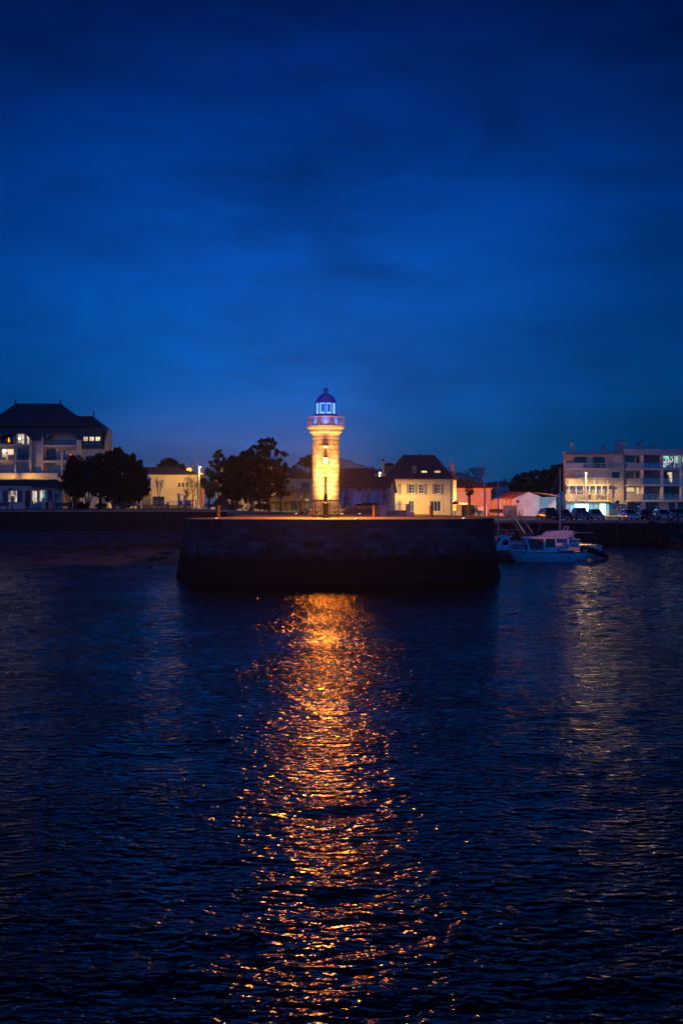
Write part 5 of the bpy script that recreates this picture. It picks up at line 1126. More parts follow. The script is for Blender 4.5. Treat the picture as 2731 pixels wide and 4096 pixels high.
t = tree('umbrella_pine', 'tall umbrella pine with flat layered crown towering over the dark evergreens', 1078, 150, [(1048,1765,13),(1065,1763,15),(1085,1765,15),(1100,1775,12),(1015,1787,11),(1032,1790,16),(1055,1790,20),(1080,1790,17),(1010,1812,14),(1040,1815,20),(1070,1815,18),(1112,1806,11),(1130,1812,12),(1142,1818,9),(1105,1818,9),(1120,1843,12),(1140,1856,10),(1095,1850,20),(1070,1850,20),(1045,1845,20),(1110,1875,22)], 2040, .3, 9000, .17, 'needle', seed=11, flat=.8, split=.5, depth=1.2)
tree('evergreen_tree', 'dark reddish-lit evergreen standing directly right under the umbrella pine', 1125, 152, [(1112,1880,26),(1136,1900,22),(1112,1915,30),(1134,1935,24),(1110,1950,28),(1130,1968,24),(1140,1872,12),(1090,1900,28)], 2040, .24, 7000, .2, seed=12)
tree('garden_tree', 'tree glowing orange-brown behind the roofs left of the lighthouse shaft', 1225, 215, [(1250,1840,26),(1225,1845,22),(1205,1852,14),(1190,1860,10),(1175,1870,8),(1260,1825,20),(1235,1865,26)], 2030, .3, 3800, .26, 'leaf', seed=13)
tree('palm_like_tree', 'small ragged tree top peeping over the roof beside the tall cream chimney', 1555, 235, [(1545,1862,8),(1558,1858,9),(1568,1862,7),(1550,1872,8)], 2030, .2, 500, .3, seed=14)
# clipped hedge / tree belt behind the hall
hb = thing('tree_belt', 'long dark evergreen hedge rising behind the low hall to the apartment block', 'hedge', (X(2160, 205), 205, 3.0))
R_ = random.Random(15); cl = []
for k in range(46):
    px = 2035+k*5.9; top = piece(px, [(2030,1962),(2050,1925),(2070,1899),(2160,1886),(2195,1884),(2220,1866),(2245,1857),(2270,1852),(2310,1850)])+R_.uniform(-3, 4)
    for j, d in enumerate((9, 34, 62, 92)): cl.append((Vector((X(px, 205), 205+R_.uniform(-2.5, 2.5), Z(top+d, 205))), S(R_.uniform(11, 15)+j*2, 205)))
leaves(cl, 15000, .30, 16).obj('foliage', 'leaf_dark', hb)
MB().box(X(2040,205), X(2300,205), 205.5, 207.5, 2.9, Z(1905,205)).obj('dense_core', 'leaf_dark', hb) if False else None
# under-storey shrubs under the big trees
for i, (px, D, r, py, lab) in enumerate(((330,134,15,2024,'low dark shrub under the leftmost park trees'),(405,134,14,2022,'rounded dark bush under the tallest park tree'),(505,136,14,2020,'dark bush beside the bench under the park trees'),(935,144,14,2025,'dark shrub under the evergreens left of the deck chairs'),(1060,146,14,2026,'dark shrub right of the deck chairs under the evergreens'),(1040,146,13,2022,'loose shrub standing between the deck chairs and the park kiosk'),(1820,158,6,2012,'small shrub behind the narrow fence panel beside the mansard house'))):
    x = X(px, D); g = G(x, D); t = thing('shrub', lab, 'shrub', (x, D, g), 'shrubs in the park' if i < 6 else None)
    rr = S(r, D); c = Vector((x, D, max(g+rr*.6, Z(py, D)))); leaves([(c, rr), (c+Vector((rr*.9, 0, -rr*.1)), rr*.8), (c-Vector((rr*.9, 0, rr*.1)), rr*.8)], 900, .14, 60+i).obj('foliage', 'leaf_dark', t)
    MB().tube([(x, D, g-.05), (x, D, c.z)], .05, 5).obj('stem', 'bark', t)
# bare trees
def bare(name, label, px, D, h, spread, seed, r=.1, lv=5, fan=.5, z0=None, group=None, up=.35):
    R_ = random.Random(seed); b = Vector((X(px, D), D, z0 if z0 is not None else G(X(px, D), D)-.03)); t = thing(name, label, 'tree', tuple(b), group); tr = MB(); tw = MB()
    def grow(p, d, L_, r_, k):
        e = p+d*L_; m_ = p.lerp(e, .5)+Vector((R_.uniform(-1,1), R_.uniform(-1,1), R_.uniform(-.3,1)))*L_*.06
        (tr if k >= lv-1 else tw).tube([p, m_, e], [r_, r_*.8, r_*.62], 6 if k > 3 else 3, k > 3)
        if k == 0: return
        for i in range(3 if k > 1 else 4):
            nd_ = (d+Vector((R_.uniform(-1,1)*spread, R_.uniform(-1,1)*spread, R_.uniform(-.2,.6)*fan+up*.3))).normalized(); q = p.lerp(e, R_.uniform(.55, 1)); grow(q, nd_, L_*R_.uniform(.62, .86), max(r_*.58, .006), k-1)
    grow(b, Vector((0,0,1)), h*.28, r, lv); tr.obj('trunk', 'bark', t); tw.obj('crown', 'bark', t); return t
bare('bare_tree', 'leafless spreading tree in front of the right end of the yellow house', 772, 168, 7.0, .75, 21, .13, 6)
bare('bare_tree', 'leafless bush-like tree glowing against the yellow house wall', 742, 166, 4.2, .6, 22, .09, 6)
bare('bare_tree', 'small upright leafless sapling before the yellow house garage', 637, 150, 5.8, .28, 23, .06, 5, up=1.2)
bare('bare_tree', 'wide leafless tree reaching over the park kiosk left of the lighthouse', 1190, 160, 6.2, .95, 24, .15, 6)
bare('bare_tree', 'leafless shrub left of the bungalow window bay', 226, 139, 3.0, .6, 25, .06, 5)
bare('bare_tree', 'staked young bare tree in front of the bungalow lit window', 47, 131, 4.0, .5, 26, .05, 5)
bare('bare_tree', 'twiggy leafless treetop behind the pink gable house', 1838, 225, 12.5, .4, 27, .2, 6, up=1)
bare('bare_tree', 'low leafless thicket between the pink gable and the grey-blue house', 1955, 232, 7.5, .7, 28, .16, 6)
bare('bare_tree', 'leafless shrub tangled beside the harbour gate', 2045, 150, 1.6, .8, 29, .03, 5)
bare('bare_tree', 'slight bare tree against the lit gable left of the tent-roof kiosk', 862, 172, 6.0, .7, 30, .1, 6)
# palm in front of the orange house
D = 158.0; pt_ = thing('palm_tree', 'small shaggy palm in front of the orange-lit house', 'tree', (X(1876, D), D, G(X(1876, D), D)))
x, z0, z1 = X(1876, D), G(X(1876, D), D), Z(1962, D)
MB().tube([(x+.1, D, z0), (x, D, lerp(z0, z1, .5)), (x-.05, D, z1)], [.2, .22, .28], 9).obj('trunk', 'bark', pt_)
mb = MB(); R_ = random.Random(4)
for k in range(40):
    a = R_.uniform(0, 2*PI); el = R_.uniform(-.5, 1.2); d = Vector((math.cos(a)*math.cos(el), math.sin(a)*math.cos(el), math.sin(el))); L_ = R_.uniform(.6, .85); p = Vector((x, D, z1))
    e1 = p+d*L_*.6; s = d.cross(Vector((0,0,1))).normalized()*.03; mb.tube([p, e1], [.02, .015], 3)
    for j in range(9):
        f = (d+s*6*R_.uniform(-2.2, 2.2)+Vector((0,0,R_.uniform(-.5,.3)))).normalized(); e2 = e1+f*L_*.65; i = len(mb.v); w_ = f.cross(Vector((0,1,.2))).normalized()*.035; mb.v += [e1-w_, e1+w_, e2+Vector((0,0,-.12))]; mb.f.append((i, i+1, i+2))
for k in range(60):
    a = R_.uniform(0, 2*PI); rr = R_.uniform(.25, .6); p = Vector((x+rr*math.cos(a), D+rr*math.sin(a), z1-R_.uniform(.2, .7))); i = len(mb.v); mb.v += [Vector((x, D, z1)), p, p+Vector((.08, 0, -.25))]; mb.f.append((i, i+1, i+2))
mb.obj('crown', 'leaf_dark', pt_)
# ---------------------------------------------------------------- street lamps with real light
def street_lamp(label, px, D, pyt, col, w, mat, head=1, r=.06, glow=.10, z0=None, polemat='grey_metal', group='street lamps along the harbour', arm=0, side=1, cut=172, aim=None, low=False):
    x = X(px, D); g = G(x, D) if z0 is None else z0; z = Z(pyt, D); t = thing('street_lamp', label, 'street lamp', (x, D, g), group)
    MB().lathe([(r*2.2, g), (r*2.2, g+.1), (r*1.3, g+.14), (r*.8, z-.05)] if low else [(r*2.2, g), (r*2.2, g+.25), (r*1.3, g+.3), (r*1.2, g+1.2), (r*.8, z-.05)], (x, D), 10).obj('pole', polemat, t)
    hx = x+side*arm
    if arm: MB().tube([(x, D, z-.1), (x+side*arm*.5, D, z+.06), (hx, D, z+.06)], .035, 6).obj('arm', polemat, t)
    hd = MB().lathe([(glow*1.15, z+.03), (glow*1.9, z+.06), (glow*1.5, z+.12), (.03, z+.19)], (hx, D), 12).obj('head', 'dark_metal', t)
    MB().ball((hx, D, z-glow*.55), glow, 8, .7).obj('diffuser', mat, t, smooth=True)
    lamp(t, (hx, D+glow*4, z+.3) if low else (hx, D-glow*1.8, z-glow*2.2), col, w, glow*.8, spot=cut, aim=aim or (hx+.01, D, z-12), blend=.35 if cut == 180 else .12); return t
OR_ = (1, .36, .05); WARM = (1, .56, .17); WHITE = (1, .80, .58)
LW = dict(pier=14500, l1=7000, l2=900, lpole=2600, yard=5200, cream=12500, right=6500, leftp=1500, orange=900, cyan=350)
lamp(lp, (PX, PDp-.02, z73(1843)-.62), (1, .24, .012), LW['pier'], .30)
street_lamp('sodium street lamp glowing orange above the yellow house roof', 757, 190, 1873, OR_, LW['l1'], 'orange_hot', glow=.5, arm=.01, z0=4, cut=179)
street_lamp('smaller orange lamp right behind the white lamp pole', 806, 205, 1893, OR_, LW['l2'], 'orange_hot', glow=.24, arm=.01, z0=4)
t = street_lamp('white-lit tall pole lamp beside the playground', 796.5, 160, 1868, (1,.56,.15), 4200, 'white_hot', cut=None, glow=.10, polemat='white_metal', r=.085, arm=.22)
lamp(t, (X(796.5,160), 159.2, 4.6), (1,.72,.58), 90, .05, spot=25, aim=(X(796.5,160), 159.95, 10.5), blend=1, name='added_pole_uplight')  # spot without a fixture, added to brighten the pole
MB().tube([(X(796.5,160), 160, Z(1868,160)+.1), (X(796.5,160), 160, Z(1848,160))], .02, 4).obj('aerial', 'grey_metal', t)
street_lamp('lamp with a white glare just above the shed roof, lighting the cream house', 1518.5, 151.5, 1890, (1,.55,.15), LW['cream'], 'white_hot', cut=180, glow=.15, arm=.01)
street_lamp('tall quay lamp post in front of the corner balconies of the apartment block', 2342, 170, 1891, WARM, LW['right'], 'white_hot', cut=180, glow=.15, r=.08, polemat='white_metal')
street_lamp('assumed sodium lamp on the road outside the left edge lighting the terrace level', -28, 158.5, 1872, (1,.58,.13), LW['leftp'], 'white_hot', cut=180, glow=.15)  # assumed lamp out of view, added for terrace light and water glints
street_lamp('assumed unseen lamp behind the bungalow roof lighting the balconies from below', 60, 163.2, 1922, (1,.46,.06), 1000, 'white_hot', cut=None, glow=.08)  # assumed lamp, added out of view to warm the terrace from below
# mostly unseen lamps, assumed or added behind or beside things to light them
street_lamp('unseen lamp added behind the park trees to light the yellow house', 572, 166, 1890, (1,.56,.15), LW['yard'], 'white_hot', cut=150, aim=(X(720,176), 177, Z(1960,176)), glow=.12)  # added out of view to warm the yellow house front
street_lamp('unseen sodium lamp assumed behind the big trees lighting the gabled house ground floor', 975, 165, 1968, (1,.62,.2), 700, 'white_hot', glow=.10)  # assumed lamp, unseen, warms the ground floor behind the trees
street_lamp('unseen lamp assumed behind the lighthouse shaft lighting the tiled house', 1290, 172, 1925, (1,.66,.22), 1500, 'white_hot', glow=.12)  # assumed lamp, unseen, yellows the tiled house wall
lamp(sc, (X(1850,165), 164.3, Z(2008,165)), (1,.30,.05), 2600, .15)
street_lamp('unseen red-orange light added behind the dark double gate to tint the house front', 1878, 164, 2034, (1,.17,.03), 3600, 'orange_hot', cut=None, low=True, glow=.05, r=.045)  # added low light, out of view, reddens the house front from below
street_lamp('unseen red-orange light added behind the pink wall panel to tint the hall side', 2012, 164.5, 2036, (1,.18,.06), 330, 'orange_hot', cut=120, aim=(X(1990,172), 173, 4), low=True, glow=.05, r=.045)  # added hidden light for the red-orange cast on the hall side wall
street_lamp('unseen greenish-blue light added behind the dark blue hatchback to tint the hall', 2232, 163.0, 2048, (.02,.50,1.0), 1300, 'led_blue', cut=None, low=True, glow=.06, r=.05)  # added to cast cyan on the hall walls; the car screens it
for px_ in (2272, 2300, 2328, 2362, 2400, 2426):  # added spots under the slab wash the shopfront in cyan
    f_ = MB().lathe([(.06, Z(2006.3,176)-.10), (.07, Z(2006.3,176)-.004)], (X(px_,176), 174.9), 8).obj('added_soffit_spot', 'dark_metal', O)
    lamp(f_, (X(px_,176), 174.9, Z(2006.3,176)-.13), (.10,.65,1.0), 170, .05, spot=150, aim=(X(px_,176), 175.2, 3), blend=.6)
# blue light of the lantern room; gallery spots added to tint the dome
lamp(lh, (LX, LD, lz(1650)), (.03,.16,1), 0.1, .3)
for k in range(3):
    a = -PI/2+(k-1)*1.1; lamp(lh, (LX+1.62*math.cos(a), LD+1.62*math.sin(a), lz(1704)), (.02,.16,1), 150, .12, spot=85, aim=(LX, LD, lz(1600)), blend=1, name='added_blue_spot')
# assumed floodlights on the tower
assumed_flood(1268, 94.2, lz(1850), 4300, 62, 'assumed black floodlight behind the left side of the lamp railing', tx=-.2)
assumed_flood(1338, 94.2, lz(1860), 4300, 62, 'assumed black floodlight behind the right side of the lamp railing', tx=.2)
assumed_flood(1210, 95.2, lz(1760), 5200, 40, 'assumed black floodlight at the left foot of the lighthouse')
assumed_flood(1397, 95.2, lz(1760), 5600, 40, 'assumed black floodlight at the right foot of the lighthouse')
assumed_flood(1300, 91.5, lz(1990), 2800, 70, 'assumed low black floodlight in line behind the middle of the lamp railing')
for (px, D) in ((1438, 98.6),):
    x = X(px, D); lamp(None, (x, D, 4.27), (1,.6,.4), 40, .05, spot=50, aim=(x+.001, D+.3, 6), blend=1, name='ground_light_beam')
# ---------------------------------------------------------------- bollards
def bollard(label, px, D, pyt, mat='brass_metal', r=.14):
    x = X(px, D); g = G(x, D); h = Z(pyt, D)-g; t = thing('bollard', label, 'bollard', (x, D, g), 'metal bollards round the pier deck')
    auto_smooth(MB().lathe([(r*1.06, g-.01), (r*1.06, g+.08), (r, g+.1), (r, g+h*.82), (r*1.15, g+h*.83), (r*1.15, g+h*.9), (r*1.0, g+h*.91), (r*1.0, g+h-.03), (r*.8, g+h)], (x, D), 18).obj('post', mat, t)); return t
bollard('ribbed brass bollard on the deck before the stone wall end', 1496, 77.5, 2021, 'brass_metal', .145)
bollard('rust-brown bollard on the deck just left of the lighthouse bench', 1202, 95, 2014, 'rust_metal', .13)
bollard('dark red-brown bollard in front of the mansard house', 1724, 77, 2024, 'rust_metal', .145)
bollard('dark brown bollard on the deck at the left edge by the tent-roof kiosk', 871, 74, 2021, 'rust_metal', .15)
def wall_thing(name, label, cat, D, boxes, loc=None):
    t = thing(name, label, cat, loc or (X(boxes[0][2], D), D, G(X(boxes[0][2], D), D)))
    for (pn, m_, a, b, yt, yb, d0, d1) in boxes:
        o_ = MB().box(X(a,D), X(b,D), D+d0, D+d1, Z(yb,D), Z(yt,D)); n = len(o_.f)
        o_.uv = {k: [(v.x+v.y, v.z) for v in [o_.v[i] for i in o_.f[k]]] for k in range(n)}; o_.obj(pn, m_, t)
    return t
wall_thing('stone_wall', 'low rubble wall with dressed coping between the lighthouse and the old shed', 'wall', 112, [('wall','rubble_stone',1380,1504,2033,2064,0,.5),('coping','dressed_stone',1380,1503.5,2024,2033,-.03,.53),('end_pier','dressed_stone',1504.2,1513,2026,2064,-.05,.55)])
wall_thing('stone_wall', 'dark grey block wall in the middle, below the thin balcony-like rail', 'wall', 113, [('wall','render_grey',1513.5,1543,2022,2066,0,.5),('low_wall','concrete',1543.2,1624,2042,2068,.05,.45)])
wall_thing('gate_pillar', 'grey rendered pillar with sloping shoulder beside the cream house door', 'pillar', 113, [('pillar','render_grey',1624.5,1640,2016,2068,-.1,.5),('shoulder','render_grey',1640.2,1655,2046,2068,-.05,.45)])
rl = thing('railing', 'thin metal railing on the dark wall in front of the cream house', 'railing', (X(1580,113), 113.2, 4)); rail(rl, 113.2, 1546, 1622, 2016, 2042, mat='grey_metal', nbar=3, post=1.2)
mb = MB(); R_ = random.Random(3); cl = [(Vector((X(px,114.5), 114.5, Z(2020,114.5)+R_.uniform(-.1,.1))), S(R_.uniform(5,8),114.5)) for px in range(1425, 1506, 6)]
t = thing('shrub', 'low dark creeper bush along the top of the rubble wall', 'shrub', (X(1465,114.5), 114.5, 4)); leaves(cl, 1400, .09, 71).obj('foliage', 'leaf_dark', t); MB().box(X(1425,114.5), X(1505,114.5), 114.3, 114.7, 3.6, Z(2024,114.5)).obj('planter', 'rubble_stone', t)
bp_ = thing('post', 'dark rusty square post against the stained shed wall', 'post', (X(1379.5,136), 136, 3.9)); MB().box(X(1375,136), X(1384,136), 135.9, 136.2, 3.7, Z(1992,136)).obj('shaft', 'rust_metal', bp_); MB().box(X(1374,136), X(1385,136), 135.85, 136.25, Z(1992,136)+.003, Z(1989,136)).obj('cap', 'rust_metal', bp_)
# ---------------------------------------------------------------- playground and park furniture
D = 138.0
ps = thing('playground_tower', 'blue playground tower with slanted roof and cut-out windows', 'play tower', (X(728,D), D, 4.4))
zg = 4.38
for (a, b) in ((712,717.5),(733,739)): MB().poly([(X(a,D),D,zg),(X(b,D),D,zg),(X(b+(3 if a > 720 else 0),D),D,Z(1977 if a < 720 else 1982,D)),(X(a+(-1 if a < 720 else 2),D),D,Z(1975 if a < 720 else 1981,D)),(X(a,D),D+.1,zg),(X(b,D),D+.1,zg),(X(b+(3 if a > 720 else 0),D),D+.1,Z(1977 if a < 720 else 1982,D)),(X(a+(-1 if a < 720 else 2),D),D+.1,Z(1975 if a < 720 else 1981,D))],[(0,1,2,3),(7,6,5,4),(0,4,5,1),(1,5,6,2),(2,6,7,3),(3,7,4,0)]).obj('side_post', 'play_blue', ps)
MB().prism([(X(709,D),Z(1973,D)),(X(741,D),Z(1982,D)),(X(741,D),Z(1984,D)),(X(709,D),Z(1976,D))], D-.1, D+1.3).obj('roof', 'play_blue', ps)
pbox(ps, 'panel', 'play_blue', D, 712, 731, 2004, 2020, -.06, -.01); pbox(ps, 'deck', 'wood_dark', D, 712, 741, 2002, 2004, .02, 1.2)
for a in (714, 738): pbox(ps, 'rear_post', 'wood_dark', D, a, a+2, 1980, 2032, 1.1, 1.25)
pp_ = thing('play_board', 'low blue play panel with dark frame right of the slanted tower', 'play panel', (X(754,D), D, 4.4)); pbox(pp_, 'panel', 'play_blue', D, 745, 763.5, 2003, 2024, 0, .06)
pbox(pp_, 'frame', 'wood_dark', D, 745, 785, 2000, 2002.5, .07, .2); pbox(pp_, 'post', 'wood_dark', D, 768, 771, 2002.6, 2032, .07, .2); pbox(pp_, 'post', 'wood_dark', D, 782, 785, 2002.6, 2032, .07, .2); pbox(pp_, 'post', 'wood_dark', D, 745, 747, 2002.6, 2032, .07, .2)
bx_ = thing('waste_bin', 'small blue bin standing behind the picket fence', 'bin', (X(672,135), 135, 4.4)); pbox(bx_, 'body', 'play_blue', 135, 668.5, 675, 2009, 2033, 0, .25); pbox(bx_, 'lid', 'play_blue', 135, 668, 675.5, 2007.5, 2008.8, -.03, .28)
pf = thing('picket_fence', 'dark wavy-topped picket fence round the playground', 'fence', (X(640,131), 131, 4.4)); mb = MB(); k = 0; px = 572
while px < 765:
    top = 2018+3.5*math.sin((px-572)/16.0); mb.box(X(px,131), X(px+3.4,131), 131, 131.04, 4.42, Z(top,131)); px += 4.9
mb.obj('pickets', 'wood_dark', pf)
for z_ in (4.6, 4.92): MB().box(X(570,131), X(768,131), 131.05, 131.1, z_, z_+.08).obj('rail', 'wood_dark', pf)
mb = MB()
bb = thing('barrier', 'row of light blue horizontal barrier bars at the end of the playground', 'barrier', (X(800,128), 128, 4.4))
for (a, b) in ((767,776),(783,808.5),(815,841)): MB().box(X(a,128), X(b,128), 128, 128.08, Z(2031.5,128), Z(2028.5,128)).obj('bar', 'door_blue', bb)
MB().tube([(X(819,128), 128.05, Z(2031.5,128)), (X(841,128), 128.05, Z(2037.5,128))], .04, 5).obj('brace', 'door_blue', bb)
for a in (779, 811, 842): MB().box(X(a-1,128), X(a+1,128), 128, 128.1, 4.2, Z(2028,128)).obj('post', 'wood_dark', bb)
bb = thing('barrier', 'short stack of light blue slats beside the brown post at the tent-roof kiosk', 'barrier', (X(884,130), 130, 4.1))
for (y, s) in ((2028,0),(2039.5,1),(2047,-2.5)): MB().poly([(X(878,130),130,Z(y+3,130)),(X(889,130),130,Z(y+3-s,130)),(X(889,130),130,Z(y-s,130)),(X(878,130),130,Z(y,130)),(X(878,130),130.06,Z(y+3,130)),(X(889,130),130.06,Z(y+3-s,130)),(X(889,130),130.06,Z(y-s,130)),(X(878,130),130.06,Z(y,130))],[(0,1,2,3),(7,6,5,4),(0,4,5,1),(1,5,6,2),(2,6,7,3),(3,7,4,0)]).obj('slat', 'door_blue', bb)
for a in (877, 890): MB().box(X(a-.7,130), X(a+.7,130), 130.07, 130.14, 3.95, Z(2022,130)).obj('post', 'wood_dark', bb)
def bench(label, px, D, w, mat='wood_dark', cat='bench'):
    x = X(px, D); g = G(x, D)+.02; t = thing('park_bench', label, cat, (x, D, g), 'benches in the waterside park')
    MB().box(x-w/2, x+w/2, D-.25, D+.2, g+.42, g+.47).obj('seat', mat, t); MB().box(x-w/2, x+w/2, D+.22, D+.27, g+.48, g+.9).obj('backrest', mat, t)
    for s in (-1, 1): MB().box(x+s*w*.42-.05, x+s*w*.42+.05, D-.22, D+.2, g, g+.418).obj('leg', 'dark_metal', t)
bench('dark bench at the left edge before the garden wall', 12, 130, 1.5); bench('long dark bench under the leftmost park trees', 250, 129, 1.8); bench('wide dark bench left of the pale picnic seat', 510, 130, 1.9); bench('pale picnic seat catching lamp light by the picket fence', 545, 130.5, .9, 'concrete_pale'); bench('dark low seat left of the deck chairs', 955, 141, 1.2)
bn = thing('litter_bin', 'dark round litter bin before the bungalow bay window', 'bin', (X(191,139), 139, 4.4)); MB().lathe([(.22, 4.42), (.25, 5.25)], (X(191,139), 139), 12).obj('body', 'dark_metal', bn); MB().lathe([(.27, 5.25), (.27, 5.3), (.1, 5.4)], (X(191,139), 139), 12).obj('lid', 'dark_metal', bn)
for i, (px, lab) in enumerate(((986,'left of two pale deck chairs under the evergreens'),(1003,'right of two pale deck chairs under the evergreens'))):
    D = 145.0; x = X(px, D); g = G(x, D); t = thing('deck_chair', lab, 'deck chair', (x, D, g), 'deck chairs under the trees')
    P = [(x-.35,g+.35),(x+.1,g+.38),(x+.42,g+1.15),(x+.36,g+1.18),(x+.06,g+.45),(x-.35,g+.42)]; MB().prism(P, D-.3, D+.3).obj('sling', 'concrete_pale', t)
    for y in (-.3, .3): MB().tube([(x-.4, D+y, g+.0), (x+.4, D+y, g+1.15)], .025, 4).obj('leg', 'wood_dark', t); MB().tube([(x+.35, D+y, g+.0), (x-.3, D+y, g+.4)], .025, 4).obj('leg', 'wood_dark', t)
st = thing('tree_stakes', 'wooden stake frame round the young tree before the bungalow', 'stakes', (X(45,131), 131, 4.4))
for a in (33, 55): MB().tube([(X(a,131), 130.7, 4.38), (X(a,131), 130.7, Z(1994,131))], .045, 5).obj('stake', 'wood_dark', st)
MB().box(X(33,131), X(55,131), 130.66, 130.74, Z(1997,131), Z(1994,131)).obj('crossbar', 'wood_dark', st)
fl = thing('flagpole_lamp', 'bent dark lamp arm rising before the terrace of the apartment block', 'street lamp', (X(197,146), 146, 4.4)); MB().tube([(X(195,150), 150, 4.4), (X(195,150), 150, Z(1920,150)), (X(198,150), 150, Z(1911,150)), (X(185,150), 150, Z(1909,150))], .05, 6).obj('pole', 'dark_metal', fl)
# ---------------------------------------------------------------- signs
def post_sign(name, label, px, D, pyc, rpx, back=False):
    x = X(px, D); g = G(x, D); t = thing(name, label, 'road sign', (x, D, g)); MB().tube([(x, D+.04, g), (x, D+.04, Z(pyc-rpx, D))], .045, 8).obj('post', 'white_metal', t)
    n = 28; R1 = S(rpx, D); z = Z(pyc, D)
    def disc(r, y0, y1, nm, m_): return MB().prism([(x+r*math.cos(2*PI*i/n), z+r*math.sin(2*PI*i/n)) for i in range(n)], y0, y1).obj(nm, m_, t)
    if back: disc(R1, D-.03, D-.0, 'disc', 'dark_metal'); return t
    disc(R1, D-.03, D, 'rim', 'sign_white'); disc(R1*.93, D-.036, D-.031, 'face', 'red_paint'); MB().box(x-R1*.68, x+R1*.68, D-.043, D-.037, z-R1*.14, z+R1*.14).obj('bar', 'sign_white', t); return t
post_sign('no_entry_sign', 'round red no-entry sign with a white bar in front of the hall', 2069, 156, 2006, 7)
t = post_sign('sign_back', 'dark round sign seen from behind above a small plate before the dark shop', 2468, 160, 2009, 7.3, True); pbox(t, 'plate', 'car_blue', 160, 2461, 2474.5, 2018, 2026.5, -.03, -.0)
# harbour gate and railings on the right quay
hg = thing('harbour_gate', 'dark iron gate with arched top guarding the gangway', 'gate', (X(2061,130), 130, 2.97)); rail(hg, 129.6, 2044, 2078, 2042, 2064, mat='dark_metal', step=.16, r=.015, name='bar_panel')
for a in (2044, 2078, 2088.5): MB().box(X(a-1.2,129.6), X(a+1.2,129.6), 129.5, 129.7, 2.97, Z(2036 if a > 2080 else 2040,129.6)).obj('post', 'dark_metal', hg)
gw = thing('gangway', 'steep narrow gangway with pale blue handrails down to the pontoon', 'gangway', (X(2059,128), 128, 2.9))
xa, xb = X(2047,128.5), X(2076,128.5); pz = .62
MB().poly([(xa,129,3.0),(xb,129,3.0),(xb-.1,119,pz+.1),(xa-.1,119,pz+.1),(xa,129,2.9),(xb,129,2.9),(xb-.1,119,pz),(xa-.1,119,pz)],[(0,1,2,3),(7,6,5,4),(0,4,5,1),(1,5,6,2),(2,6,7,3),(3,7,4,0)]).obj('deck', 'pontoon_deck', gw)
for x in (xa, xb): 
    m_ = MB().tube([(x,129,3.0),(x,129,4.0),(x-.1,119,pz+1.1),(x-.1,119,pz+.1)], .07, 6)
    for k in range(1, 6): m_.tube([(x, lerp(129,119,k/6), lerp(3.0,pz+.1,k/6)), (x, lerp(129,119,k/6), lerp(4.0,pz+1.1,k/6))], .035, 4)
    m_.obj('handrail', 'grey_metal', gw)
# ---------------------------------------------------------------- pontoon
pn = thing('pontoon', 'long dark floating pontoon between the moored boats', 'pontoon', (X(2030,92), 92, 0))
xl, xr_ = X(1972,91), X(2122,91)
MB().box(13.8, 17.0, 90.5, 120, .12, .62).obj('deck', 'pontoon_deck', pn); MB().box(13.9, 16.9, 90.7, 119.9, -.3, .118).obj('float', 'rubber', pn)
pl_ = thing('mooring_pile', 'red-topped dark mooring pile beside the pontoon', 'pile', (X(2026,106), 106, 0)); x = X(2026,106); MB().lathe([(.17, -1), (.17, 2.2)], (x,106), 12).obj('pile', 'tarp_black', pl_); MB().lathe([(.18, 2.2), (.18, Z(2119,106)), (.1, Z(2118,106))], (x,106), 12).obj('cap', 'red_paint', pl_)
# ---------------------------------------------------------------- slipway, steps and rocks at the right edge
sp = thing('slipway', 'dark rough stone slipway sloping down to the water at the right edge', 'slipway', (X(2660,124), 124, 0))
a_, b_ = X(2596,129), X(2780,116)
P = [(X(2594,129),129,2.9),(X(2614,129),129,2.9),(X(2790,112),112,-.3),(X(2745,113),113,-.4),(X(2560,127),126.0,-.5),(X(2790,129),129,.6)]
MB().poly(P, [(0,4,3,2),(0,2,1),(1,2,5)]).obj('ramp', 'weed', sp); 
R_ = random.Random(12)
for k in range(16):
    px = R_.uniform(2625, 2770); D = R_.uniform(116, 123); s = R_.uniform(.3, .8); z = max(.05, 2.0*(1-(px-2600)/150.))*.5; b = MB().ball((X(px,D), D, z), s, 6, .6)
    for i, vv in enumerate(b.v): b.v[i] = vv+Vector((noise.noise(vv*1.7), noise.noise(vv*1.3+Vector((9,0,0))), noise.noise(vv*1.9+Vector((0,7,0)))*.5))*s*.7
    tag(b.obj('rock', 'weed'), 'dark wet boulder heaped along the slipway at the right edge', 'rock', 'boulders by the slipway')
ws = thing('wooden_stairs', 'dark wooden stairway with side beams at the far right edge of the quay', 'stairs', (X(2700,127), 127, 1))
for a, b in ((2683,2694),(2722,2733)): MB().tube([(X(a,127), 128.8, Z(2056,127)), (X(b,127), 126.2, .4)], .12, 5).obj('side_beam', 'wood_dark', ws)
for k in range(9): z = lerp(2.7, .6, k/8); MB().box(X(2687+k*.7,127), X(2724+k*.7,127), 128.4-k*.3, 128.6-k*.3, z, z+.06).obj('step', 'wood_dark', ws)
qr = thing('railing', 'pale grey rail section with gate post between the parked cars at far right', 'railing', (X(2614,130), 130, 2.97)); rail(qr, 130, 2606, 2622, 2053, 2088, mat='grey_metal', step=.12, nbar=0); MB().tube([(X(2625,130), 130, 2.97), (X(2625,130), 130, Z(2020,130))], .045, 6).obj('post', 'white_metal', qr); MB().box(X(2622,130), X(2627,130), 129.8, 130.2, 2.97, Z(2050,130)).obj('gate_post', 'dark_metal', qr)
qb = thing('beam_frame', 'dark timber portal over the stairs at the far right edge', 'frame', (X(2700,129), 129.3, 2.97)); 
for a in (2596, 2706): MB().box(X(a,129.3), X(a+6,129.3), 129.3, 129.5, 2.9, Z(2054,129.3)).obj('post', 'wood_dark', qb)
